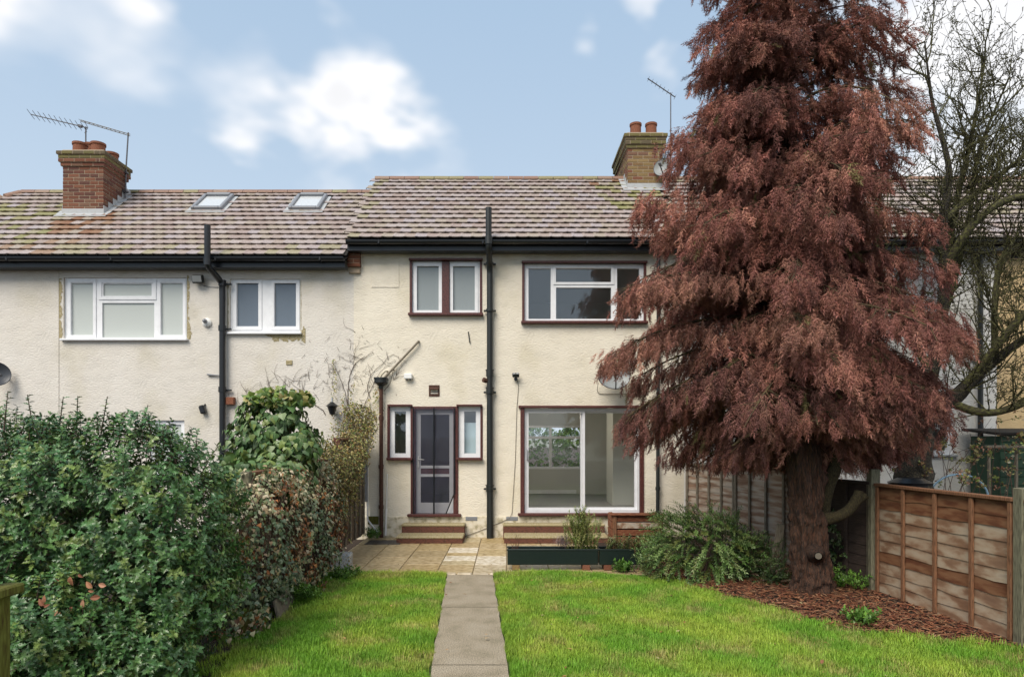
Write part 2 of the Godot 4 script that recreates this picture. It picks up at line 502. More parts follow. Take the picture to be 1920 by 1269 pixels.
func make_sky() -> PanoramaSkyMaterial:
	var w := 2048
	var h := 1024
	var data := PackedFloat32Array()
	data.resize(w * h * 3)
	var big := noise(71, 0.9, 5)
	var fine := noise(72, 2.6, 4)
	# soft cumulus seen over the roofs: direction, size across and up, strength
	var puffs := [[-0.235, 0.515, 0.105, 0.060, 1.15], [-0.175, 0.47, 0.05, 0.06, 0.6], [-0.40, 0.445, 0.085, 0.035, 0.6], [-0.54, 0.655, 0.05, 0.03, 0.9], [-0.27, 0.66, 0.06, 0.03, 0.7],
		[0.13, 0.62, 0.030, 0.06, 0.85], [0.22, 0.64, 0.05, 0.09, 1.3], [-0.78, 0.65, 0.05, 0.03, 0.7]]
	for j in h:
		var up := PI * 0.5 - (j + 0.5) / h * PI
		var sy := sin(up)
		var cy := cos(up)
		var k := j * w * 3
		if sy < -0.02:
			for i in w * 3:
				data[k + i] = [0.34, 0.36, 0.33][i % 3]
			continue
		var t := pow(clampf(1.0 - sy, 0.0, 1.0), 1.6)
		var r0 := lerpf(0.28, 0.66, t)
		var g0 := lerpf(0.43, 0.76, t)
		var b0 := lerpf(0.63, 0.86, t)
		for i in w:
			var az := (i + 0.5) / w * TAU        # the picture's edge looks along -z
			var dx := sin(az) * cy
			var dz := -cos(az) * cy
			var s := 1.0 / (sy + 0.22)
			var a := big.get_noise_3d(dx * s * 1.3, 3.0, dz * s * 1.3)
			var f := fine.get_noise_3d(dx * s * 1.3, 7.0, dz * s * 1.3)
			var side := smoothstep(0.12, 0.62, dx)            # the cover thickens to one side
			var d := a * 1.1 + f * 0.35 - 0.30 + side * 1.15
			if dz < -0.15:
				var qx := dx / -dz
				var qy := sy / -dz
				for p in puffs:
					var ex: float = (qx - p[0]) / p[2]
					var ey: float = (qy - p[1]) / p[3]
					var e := ex * ex + ey * ey
					if e < 6.0:
						d += p[4] * exp(-e * 0.8) * (0.85 + f * 1.9)
			var cl := smoothstep(-0.05, 0.95, d)
			var thick := 0.93 - 0.10 * smoothstep(0.9, 1.8, d) + f * 0.05
			data[k] = lerpf(r0, thick, cl)
			data[k + 1] = lerpf(g0, thick * 1.005, cl)
			data[k + 2] = lerpf(b0, thick * 1.03, cl)
			k += 3
	var im := Image.create_from_data(w, h, false, Image.FORMAT_RGBF, data.to_byte_array())
	var m := PanoramaSkyMaterial.new()
	m.panorama = ImageTexture.create_from_image(im)
	return m

# ---------------------------------------------------------------- ground
func sheet(x0: float, x1: float, z0: float, z1: float, y: float) -> ArrayMesh:
	var b := MB.new()
	b.quad(Vector3(x0, y, z1), Vector3(x1, y, z1), Vector3(x1, y, z0), Vector3(x0, y, z0))
	return b.mesh()

func path_x(z: float) -> float:      # centre line of the garden path
	return -0.005 + 0.055 * z

func bed_edge(x: float) -> float:    # lawn ends here, planting bed beyond; z for a given x
	var pts := [[1.55, -8.95], [2.18, -8.5], [2.5, -7.9], [2.8, -7.35], [3.2, -6.55], [3.65, -6.2], [4.2, -6.0], [4.8, -5.8]]
	if x <= pts[0][0]:
		return -9.0
	for k in pts.size() - 1:
		if x < pts[k + 1][0]:
			return lerpf(pts[k][1], pts[k + 1][1], (x - pts[k][0]) / (pts[k + 1][0] - pts[k][0]))
	return -5.8

func build_ground() -> void:
	structure("ground", sheet(-120, 120, -140, 30, -0.03), mats.soil, "bare earth reaching out under gardens and houses", "ground")
	structure("lawn", sheet(-2.62, 4.5, -9.06, 2.0, -0.012), mats.turf, "bright green lawn on both sides of the concrete path", "lawn")
	# planting bed along the fence, with a curved front edge
	var b := MB.new()
	var x := 1.55
	while x < 4.79:
		var x2 := x + 0.18
		var f0 := bed_edge(x) + 0.04 * sin(x * 9.0)
		var f1 := bed_edge(x2) + 0.04 * sin(x2 * 9.0)
		b.quad(Vector3(x, -0.004, f0), Vector3(x2, -0.004, f1), Vector3(x2, 0.03, -12.35), Vector3(x, 0.03, -12.35))
		x = x2
	structure("planting_bed", b.mesh(), mats.soil, "brown earth bed strewn with dead needles under the conifer", "flower bed")
	b = MB.new()
	b.quad(Vector3(-3.6, 0.0, -3.0), Vector3(-2.28, -0.004, -3.0), Vector3(-2.42, -0.004, -9.3), Vector3(-3.6, 0.0, -9.3))
	structure("border_soil", b.mesh(), mats.soil, "strip of bare soil below the holly and ivy", "soil")
	# path, laid in bays of concrete
	var path := holder(numbered("garden_path"), self)
	tag(path, "straight narrow concrete path running up the lawn to the patio", "path", "", "structure")
	var zs := [-8.98, -7.25, -5.4, -3.5, -1.4, 1.0]
	for k in zs.size() - 1:
		b = MB.new()
		var n := 10
		for i in n:
			var za: float = lerpf(zs[k], zs[k + 1], float(i) / n) + (0.006 if i == 0 else 0.0)
			var zb: float = lerpf(zs[k], zs[k + 1], float(i + 1) / n) - (0.006 if i == n - 1 else 0.0)
			var wa := 0.31 + 0.005 * sin(za * 5.0) + 0.004 * sin(za * 23.0)
			var wb := 0.31 + 0.005 * sin(zb * 5.0) + 0.004 * sin(zb * 23.0)
			var ca := path_x(za)
			var cb := path_x(zb)
			b.quad(Vector3(cb - wb, 0.012, zb), Vector3(cb + wb, 0.012, zb), Vector3(ca + wa, 0.012, za), Vector3(ca - wa, 0.012, za))
			b.quad(Vector3(ca - wa, 0.012, za), Vector3(ca - wa, -0.04, za), Vector3(cb - wb, -0.04, zb), Vector3(cb - wb, 0.012, zb))
			b.quad(Vector3(cb + wb, 0.012, zb), Vector3(cb + wb, -0.04, zb), Vector3(ca + wa, -0.04, za), Vector3(ca + wa, 0.012, za))
		part("concrete_bay", b.mesh(), mats.concrete, path)
	build_patio()

func build_patio() -> void:
	var patio := holder(numbered("patio"), self)
	tag(patio, "paved patio of worn ochre slabs with a few pale ones", "patio", "", "structure")
	part("bedding", sheet(-2.62, 3.6, -12.4, -9.0, -0.008), mats.joint_sand, patio)
	var ochre := [Color(0.54, 0.43, 0.25), Color(0.58, 0.47, 0.29), Color(0.52, 0.42, 0.26), Color(0.56, 0.48, 0.32), Color(0.50, 0.39, 0.21)]
	var pale := Color(0.78, 0.73, 0.64)
	var put_slab := func(x0: float, x1: float, z0: float, z1: float, c: Color) -> void:
		var b := MB.new()
		b.col = c * (0.92 + rng.randf() * 0.16)
		b.cbox(Vector3.ZERO, Vector3(x1 - x0 - 0.012, 0.05, absf(z1 - z0) - 0.012), 0.006, Basis.IDENTITY)
		var o := part("paving_slab", b.mesh(), mats.slab, patio)
		o.position = Vector3((x0 + x1) * 0.5, -0.018 + rng.randf_range(-0.002, 0.003), (z0 + z1) * 0.5)
		o.rotation = Vector3(rng.randf_range(-0.004, 0.004), 0, rng.randf_range(-0.004, 0.004))
	# two narrow columns beside the path hold the replaced pale slabs
	var colz := [-9.12, -9.72, -10.03, -10.44, -10.73, -11.25, -11.85, -12.39]
	for k in colz.size() - 1:
		put_slab.call(-0.97, -0.47, colz[k + 1], colz[k], pale if k == 2 or k == 4 else ochre[(k * 3) % 5])
	var colb := [-9.12, -9.70, -10.44, -11.05, -11.7, -12.39]
	for k in colb.size() - 1:
		put_slab.call(-0.47, 0.0, colb[k + 1], colb[k], pale if k == 1 else (Color(0.58, 0.5, 0.37) if k == 0 else ochre[(k * 2 + 1) % 5]))
	var rows := [-9.12, -9.72, -10.32, -10.92, -11.52, -12.39]
	for k in rows.size() - 1:
		var x := -2.62
		var wid := 0.55 if k % 2 == 0 else 0.55
		while x < -0.98:
			var x2 := x + wid
			if x2 > -1.2:
				x2 = -0.97
			put_slab.call(x, x2, rows[k + 1], rows[k], ochre[rng.randi() % 5])
			x = x2
		x = 0.0
		while x < 3.3:
			put_slab.call(x, x + 0.6, rows[k + 1], rows[k], Color(0.50, 0.43, 0.30) if rng.randf() < 0.6 else ochre[rng.randi() % 5])
			x += 0.6
	# edging of broken pale stones along the lawn
	var xx := -2.5
	while xx < 2.2:
		var w := rng.randf_range(0.16, 0.42)
		var b := MB.new()
		var pl := xx > -1.0 and xx < 1.0
		b.col = (Color(0.62, 0.55, 0.44) if pl else Color(0.44, 0.34, 0.22)) * rng.randf_range(0.85, 1.1)
		b.cbox(Vector3.ZERO, Vector3(w - 0.015, 0.05, rng.randf_range(0.07, 0.11)), 0.014, Basis.IDENTITY)
		var o := part("edging_stone", b.mesh(), mats.slab, patio)
		o.position = Vector3(xx + w * 0.5, -0.012 + rng.randf_range(-0.004, 0.006), -9.06 + rng.randf_range(-0.006, 0.01))
		o.rotation = Vector3(0, rng.randf_range(-0.12, 0.12), rng.randf_range(-0.02, 0.02))
		xx += w
	# iron drain cover in front of the doorstep corner
	var d := MB.new()
	d.col = Color(0.10, 0.09, 0.075)
	d.cbox(Vector3(-2.18, 0.012, -11.75), Vector3(0.62, 0.02, 0.42), 0.006, Basis.IDENTITY)
	for k in 5:
		d.cbox(Vector3(-2.18, 0.025, -11.9 + k * 0.075), Vector3(0.54, 0.012, 0.03), 0.004, Basis.IDENTITY)
	part("drain_cover", d.mesh(), mats.slab, patio)

# ---------------------------------------------------------------- houses
func room(parent: Node, x0: float, x1: float, y0: float, y1: float, z0: float, z1: float, back_holes: Array) -> void:
	# floor, ceiling, side and back walls of real thickness behind the facade
	var b := MB.new()
	b.box(Vector3(x0, y0 - 0.12, z1), Vector3(x1, y0, z0))
	part("floor", b.mesh(), mats.inner_floor, parent)
	b = MB.new()
	b.box(Vector3(x0, y1, z1), Vector3(x1, y1 + 0.10, z0))
	part("ceiling", b.mesh(), mats.inner_wall, parent)
	for s in [x0 - 0.1, x1]:
		b = MB.new()
		b.box(Vector3(s, y0, z1), Vector3(s + 0.1, y1, z0))
		part("inner_wall", b.mesh(), mats.inner_wall, parent)
	b = MB.new()
	b.plate(x0 - 0.1, x1 + 0.1, y0, y1, z1, 0.22, back_holes)
	part("inner_wall", b.mesh(), mats.inner_wall, parent)

func make_window(parent: Node, r: Array, panes: Array, pane_mat: Material, frame_mat: Material, o := {}) -> Node3D:
	var w := holder("window", parent)
	var zf: float = o.get("z", FACADE_Z - 0.045)
	var b := MB.new()
	b.plate(r[0], r[1], r[2], r[3], zf, 0.07, panes)
	part("frame", b.mesh(), frame_mat, w)
	for s in o.get("sashes", []):
		b = MB.new()
		var e: float = o.get("sash_width", 0.05)
		b.plate(s[0], s[1], s[2], s[3], zf + 0.016, 0.03, [[s[0] + e, s[1] - e, s[2] + e, s[3] - e]])
		part("sash", b.mesh(), frame_mat, w)
	for p in panes:
		b = MB.new()
		b.box(Vector3(p[0], p[2], zf - 0.034), Vector3(p[1], p[3], zf - 0.030))
		if o.get("double", true):
			b.box(Vector3(p[0], p[2], zf - 0.054), Vector3(p[1], p[3], zf - 0.050))
		part("pane", b.mesh(), pane_mat, w)
	if o.has("trim"):
		# painted timber surround: head with drip, jambs, sill
		var t: Material = o.trim
		var tw: float = o.get("trim_width", 0.05)
		b = MB.new()
		b.cbox(Vector3((r[0] + r[1]) * 0.5, r[3] + 0.018, FACADE_Z + 0.012), Vector3(r[1] - r[0] + 2 * tw, 0.036, 0.12), 0.006, Basis.IDENTITY)
		part("head", b.mesh(), t, w)
		for s in [-1.0, 1.0]:
			b = MB.new()
			var cx: float = r[0] + 0.0 if s < 0 else r[1]
			b.cbox(Vector3(cx + s * 0.018, (r[2] + r[3]) * 0.5, FACADE_Z - 0.02), Vector3(0.045, r[3] - r[2], 0.07), 0.005, Basis.IDENTITY)
			part("jamb", b.mesh(), t, w)
		b = MB.new()
		b.cbox(Vector3((r[0] + r[1]) * 0.5, r[2] - 0.022, FACADE_Z + 0.02), Vector3(r[1] - r[0] + 2 * tw + 0.02, 0.05, 0.16), 0.008, Basis.IDENTITY)
		part("sill", b.mesh(), t, w)
	elif o.get("sill", false):
		b = MB.new()
		b.cbox(Vector3((r[0] + r[1]) * 0.5, r[2] - 0.012, FACADE_Z + 0.005), Vector3(r[1] - r[0] + 0.06, 0.04, 0.14), 0.008, Basis.IDENTITY)
		part("sill", b.mesh(), o.get("sill_mat", frame_mat), w)
	return w

func gutter(parent: Node, x0: float, x1: float, y: float, z: float) -> void:
	var g := MB.new()
	var r := 0.062
	var n := 10
	for s in n:
		var a0 := PI + PI * s / n
		var a1 := PI + PI * (s + 1) / n
		var p0 := Vector3(0, sin(a0) * r, -cos(a0) * r)
		var p1 := Vector3(0, sin(a1) * r, -cos(a1) * r)
		var u := Vector3(x0, y, z)
		var w := Vector3(x1, y, z)
		g.quad(w + p0, u + p0, u + p1, w + p1)
		g.quad(u + p0 * 0.93, w + p0 * 0.93, w + p1 * 0.93, u + p1 * 0.93)
	g.cbox(Vector3((x0 + x1) * 0.5, y + 0.002, z + r - 0.002), Vector3(x1 - x0, 0.014, 0.012), 0.004, Basis.IDENTITY)
	var k := x0 + 0.6
	while k < x1:
		g.cbox(Vector3(k, y - 0.03, z), Vector3(0.035, 0.075, 0.132), 0.01, Basis.IDENTITY)
		k += 1.9
	part("gutter", g.mesh(), mats.black_plastic, parent)
	var f := MB.new()
	f.cbox(Vector3((x0 + x1) * 0.5, y - 0.07, z - 0.09), Vector3(x1 - x0, 0.17, 0.025), 0.003, Basis.IDENTITY)
	f.cbox(Vector3((x0 + x1) * 0.5, y - 0.145, z - 0.19), Vector3(x1 - x0, 0.02, 0.2), 0.003, Basis.IDENTITY)
	part("fascia", f.mesh(), mats.black_plastic, parent)

const TILE_W := 0.205
func tile_shape(c: Color, mossy := false) -> MB:
	# x along the ridge, y out of the roof, z down the slope; origin at the middle of the lower edge
	var b := MB.new()
	b.col = c
	var L := 0.30
	var h := TILE_W * 0.5
	var prof := [[-h - 0.010, 0.002], [-h + 0.006, 0.008], [-h + 0.022, 0.010], [-h + 0.040, 0.007], [-h + 0.060, 0.002], [0.02, 0.0], [h - 0.02, 0.001], [h, 0.003]]
	for k in prof.size() - 1:
		var p: Array = prof[k]
		var q: Array = prof[k + 1]
		var t := 0.044
		b.quad(Vector3(p[0], p[1] + t, 0), Vector3(q[0], q[1] + t, 0), Vector3(q[0], q[1], -L), Vector3(p[0], p[1], -L))
		b.quad(Vector3(p[0], p[1] + t - 0.016, 0.0), Vector3(q[0], q[1] + t - 0.016, 0.0), Vector3(q[0], q[1] + t, 0), Vector3(p[0], p[1] + t, 0))
	b.quad(Vector3(-h - 0.01, 0.013, 0), Vector3(-h - 0.01, 0.033, 0), Vector3(-h - 0.01, 0.006, -L), Vector3(-h - 0.01, -0.014, -L))
	b.quad(Vector3(h, 0.013, 0), Vector3(h, -0.01, -L), Vector3(h, 0.008, -L), Vector3(h, 0.035, 0))
	return b

var tile_palette := []
var tile_meshes := []
func tile_setup() -> void:
	var base := [Color(0.47, 0.38, 0.34), Color(0.50, 0.42, 0.385), Color(0.44, 0.345, 0.305), Color(0.49, 0.41, 0.39), Color(0.46, 0.37, 0.32), Color(0.52, 0.44, 0.41), Color(0.42, 0.33, 0.29),
		Color(0.48, 0.40, 0.33), Color(0.49, 0.42, 0.42), Color(0.46, 0.385, 0.31),
		Color(0.38, 0.34, 0.17), Color(0.34, 0.32, 0.14), Color(0.43, 0.38, 0.25),      # moss
		Color(0.36, 0.20, 0.12), Color(0.31, 0.16, 0.09), Color(0.40, 0.27, 0.18)]      # rusty run-off
	for c in base:
		tile_palette.append(c)
		tile_meshes.append(tile_shape(c).mesh())

func roof(parent: Node, x0: float, x1: float, ye: float, yr: float, pick: Callable, view: Array, hip := -1e9, gaps := []) -> void:
	var ze := -12.1
	var zr := -14.75
	var run := ze - zr
	var rise := yr - ye
	var L := sqrt(run * run + rise * rise)
	var sn := rise / L
	var cs := run / L
	var bas := Basis(Vector3(1, 0, 0), Vector3(0, cs, sn), Vector3(0, -sn, cs))
	var roof_node := holder("roof", parent)
	var d := MB.new()
	var zb := zr - run - 0.3
	var yb := ye - 0.3 * sn / cs
	var under := Vector3(0, -0.06, 0)
	var xl := maxf(x0, hip)
	var a := Vector3(x0, ye, ze + 0.02) + Vector3(0, -0.004, 0)
	d.quad(a, Vector3(x1, a.y, a.z), Vector3(x1, yr - 0.004, zr), Vector3(xl, yr - 0.004, zr))
	d.quad(Vector3(x1, yb, zb), Vector3(x0, yb, zb), Vector3(xl, yr - 0.004, zr), Vector3(x1, yr - 0.004, zr))
	d.quad(Vector3(x1, ye, ze) + under, Vector3(x0, ye, ze) + under, Vector3(xl, yr, zr) + under, Vector3(x1, yr, zr) + under)
	if hip > -1e8:
		d.tri(Vector3(x0, yb, zb), a, Vector3(xl, yr - 0.004, zr))
	part("roof_deck", d.mesh(), mats.felt, roof_node)
	var rows := 14
	var g := L / rows
	var rest := MB.new()
	var singles := 0
	for r in rows:
		var s := r * g - 0.025
		var x := x0 + TILE_W * (0.5 if r % 2 == 0 else 0.0) + 0.01
		while x < x1 - TILE_W * 0.25:
			var keep := true
			if hip > -1e8 and x < x0 + (hip - x0) * (s + 0.1) / L:
				keep = false
			for gp in gaps:
				if x > gp[0] and x < gp[1] and s > gp[2] and s < gp[3]:
					keep = false
			if keep:
				var k: int = pick.call(x, s / L)
				var t := Transform3D(bas, Vector3(x, ye + s * sn, ze - s * cs))
				t.origin += bas.y * rng.randf_range(0.0, 0.004)
				t.basis = t.basis * Basis(Vector3(0, 1, 0), rng.randf_range(-0.012, 0.012)) * Basis(Vector3(1, 0, 0), rng.randf_range(-0.006, 0.006))
				if singles < 298 and x > view[0] and x < view[1]:
					part("tile", tile_meshes[k], mats.tile, roof_node, t)
					singles += 1
				else:
					var q := tile_shape(tile_palette[k])
					var off := rest.v.size()
					for i in q.v.size():
						rest.v.append(t * q.v[i]); rest.n.append(t.basis * q.n[i]); rest.c.append(q.c[i])
					for i in q.ix:
						rest.ix.append(off + i)
			x += TILE_W
	var o := part("tiles", rest.mesh(), mats.tile, roof_node)
	o.set_meta("kind", "stuff")
	# half round ridge tiles
	var rx := xl if hip > -1e8 else x0 - 0.02
	var shapes := []
	for c in [Color(0.33, 0.19, 0.13), Color(0.36, 0.24, 0.17), Color(0.30, 0.17, 0.12), Color(0.33, 0.28, 0.14)]:
		shapes.append(ridge_shape(c).mesh())
	while rx < x1 - 0.1:
		var e := 0.33
		var t := Transform3D(Basis.from_euler(Vector3(0, rng.randf_range(-0.01, 0.01), rng.randf_range(-0.008, 0.008))), Vector3(rx + e * 0.5, yr - 0.035, zr))
		part("ridge_tile", shapes[(3 if rng.randf() < 0.3 else rng.randi() % 3)], mats.tile, roof_node, t)
		rx += e
	if hip > -1e8:
		var p0 := Vector3(hip, yr - 0.03, zr)
		var p1 := Vector3(x0, ye, ze)
		var n := 9
		for i in n:
			var c0 := p0.lerp(p1, (i + 0.5) / 11.0)
			var dir := (p1 - p0).normalized()
			var upv := (Vector3.UP - dir * dir.y).normalized()
			part("hip_tile", shapes[i % 3], mats.tile, roof_node, Transform3D(Basis(dir, upv, dir.cross(upv)), c0))

func ridge_shape(c: Color) -> MB:
	var b := MB.new()
	b.col = c
	var n := 8
	var r := 0.115
	for i in n:
		var a0 := PI * i / n
		var a1 := PI * (i + 1) / n
		var p0 := Vector3(0, sin(a0) * r * 0.85, cos(a0) * r)
		var p1 := Vector3(0, sin(a1) * r * 0.85, cos(a1) * r)
		var l := Vector3(-0.16, 0, 0)
		var e := Vector3(0.16, 0, 0)
		b.quad(l + p0, e + p0, e + p1, l + p1)
		b.tri(e, e + p1, e + p0)
		b.tri(l, l + p0, l + p1)
	return b

var brick_meshes := []
func brick_setup() -> void:
	for c in [Color(0.21, 0.075, 0.043), Color(0.17, 0.062, 0.04), Color(0.25, 0.10, 0.058), Color(0.14, 0.055, 0.04), Color(0.23, 0.12, 0.075), Color(0.19, 0.07, 0.038),
			Color(0.30, 0.20, 0.085), Color(0.26, 0.16, 0.07), Color(0.34, 0.23, 0.10),          # yellow stocks
			Color(0.17, 0.15, 0.055), Color(0.20, 0.17, 0.06), Color(0.15, 0.12, 0.07)]:           # mossy
		var b := MB.new()
		b.col = c
		b.cbox(Vector3.ZERO, Vector3.ONE, 0.0, Basis.IDENTITY)
		var m := MB.new()
		m.col = c
		# chamfers for a brick of ordinary proportions
		m.cbox(Vector3.ZERO, Vector3(0.215, 0.065, 0.1025), 0.005, Basis.IDENTITY)
		for i in m.v.size():
			m.v[i] = m.v[i] / Vector3(0.215, 0.065, 0.1025)
		brick_meshes.append(m.mesh())

func lay(parent: Node, lo: Vector3, hi: Vector3, kind: int) -> void:
	var t := Transform3D(Basis.from_scale(hi - lo), (lo + hi) * 0.5)
	t.origin += Vector3(rng.randf_range(-0.002, 0.002), 0, rng.randf_range(-0.002, 0.002))
	part("brick", brick_meshes[kind], mats.brick, parent, t)

# one ring course of a brick stack: front and both flanks
func course(parent: Node, x0: float, x1: float, z0: float, z1: float, y: float, odd: bool, pick: Callable) -> void:
	# z0 is the front (larger z)
	var bd := 0.1025
	var h := 0.065
	var fx0 := x0 if not odd else x0 + bd + 0.01
	var fx1 := x1 if not odd else x1 - bd - 0.01
	var x := fx0 - (0.0 if not odd else 0.0)
	while x < fx1 - 0.02:
		var e := minf(x + 0.215, fx1)
		if fx1 - e < 0.05:
			e = fx1
		lay(parent, Vector3(x, y, z0 - bd), Vector3(e, y + h, z0), pick.call(x, y))
		x = e + 0.01
	var sz0 := z0 if odd else z0 - bd - 0.01
	for s in [0, 1]:
		var z := sz0
		while z > z1 + 0.02:
			var e := maxf(z - 0.215, z1)
			if e - z1 < 0.05:
				e = z1
			var xa := x0 if s == 0 else x1 - bd
			lay(parent, Vector3(xa, y, e), Vector3(xa + bd, y + h, z), pick.call(xa, y))
			z = e - 0.01

func chimney(parent: Node, x0: float, x1: float, z0: float, z1: float, yb: float, ys: float, pots: Array, red: bool) -> Node3D:
	var c := holder("chimney", parent)
	var core := MB.new()
	core.box(Vector3(x0 + 0.006, yb - 0.4, z1 + 0.006), Vector3(x1 - 0.006, ys, z0 - 0.006))
	var caps := [0.03, 0.06, 0.06, 0.085]
	for k in caps.size():
		var e: float = caps[k] - 0.006
		core.box(Vector3(x0 - e, ys + k * 0.075 + 0.0005 * k, z1 - e), Vector3(x1 + e, ys + (k + 1) * 0.075 - 0.004, z0 + e))
	var top: float = ys + caps.size() * 0.075
	core.cbox(Vector3((x0 + x1) * 0.5, top + 0.018, (z0 + z1) * 0.5), Vector3(x1 - x0 + 0.05, 0.05, z0 - z1 + 0.05), 0.024, Basis.IDENTITY)
	part("mortar", core.mesh(), mats.mortar, c)
	var pick := func(_x: float, _y: float) -> int:
		if red:
			return rng.randi() % 6 if rng.randf() < 0.93 else 3
		return [6, 7, 8, 4, 2, 7][rng.randi() % 6]
	var moss := func(_x: float, _y: float) -> int:
		return 9 + rng.randi() % 3
	var y := yb
	var odd := false
	var n := int(round((ys - yb) / 0.075))
	for k in n:
		course(c, x0, x1, z0, z1, ys - (n - k) * 0.075 + 0.005, odd, pick)
		odd = not odd
	for k in caps.size():
		var e: float = caps[k]
		course(c, x0 - e, x1 + e, z0 + e, z1 - e, ys + k * 0.075 + 0.003, odd, moss if k >= 2 or not red else pick)
		odd = not odd
	for p in pots:
		var m := MB.new()
		var r: float = p[2]
		var h: float = p[3]
		m.lathe(Vector3(p[0], top + 0.02, p[1]), [Vector2(r * 1.04, 0), Vector2(r, h * 0.45), Vector2(r * 0.98, h - 0.05), Vector2(r * 1.1, h - 0.045), Vector2(r * 1.1, h), Vector2(r * 0.82, h), Vector2(r * 0.8, 0.02)], 20)
		part("chimney_pot", m.mesh(), mats.terracotta, c)
	return c

func lead_apron(c: Node, x0: float, x1: float, z0: float, z1: float, ye: float, slope: float) -> void:
	# lead dressed round the foot of the stack: apron in front, stepped pieces up the flanks
	var yf := ye + (-12.1 - z0) * slope
	var b := MB.new()
	b.cbox(Vector3((x0 + x1) * 0.5, yf + 0.065, z0 + 0.006), Vector3(x1 - x0 + 0.03, 0.15, 0.012), 0.003, Basis.IDENTITY)
	var dn := Vector3(0, -slope, 1).normalized()
	var nn := Vector3(0, 1, slope).normalized()
	b.cbox(Vector3((x0 + x1) * 0.5, yf + 0.04, z0 + 0.01) + dn * 0.07, Vector3(x1 - x0 + 0.22, 0.012, 0.16), 0.003, Basis(Vector3(1, 0, 0), nn, dn))
	part("lead_apron", b.mesh(), mats.lead, c)
	for s in [-1.0, 1.0]:
		b = MB.new()
		var x: float = x0 - 0.006 if s < 0 else x1 + 0.006
		var z := z0
		while z > maxf(z1, -14.6):
			var y := ye + (-12.1 - z + 0.08) * slope
			b.cbox(Vector3(x, y + 0.06, z - 0.08), Vector3(0.010, 0.17, 0.175), 0.003, Basis.IDENTITY)
			z -= 0.165
		var le: float = z0 - maxf(z1, -14.7)
		b.cbox(Vector3(x + s * 0.05, ye + (-12.1 - z0 + le * 0.5) * slope + 0.045, z0 - le * 0.5), Vector3(0.13, 0.012, le * 1.25), 0.003, Basis(Vector3(1, 0, 0), nn, dn))
		part("lead_flashing", b.mesh(), mats.lead, c)

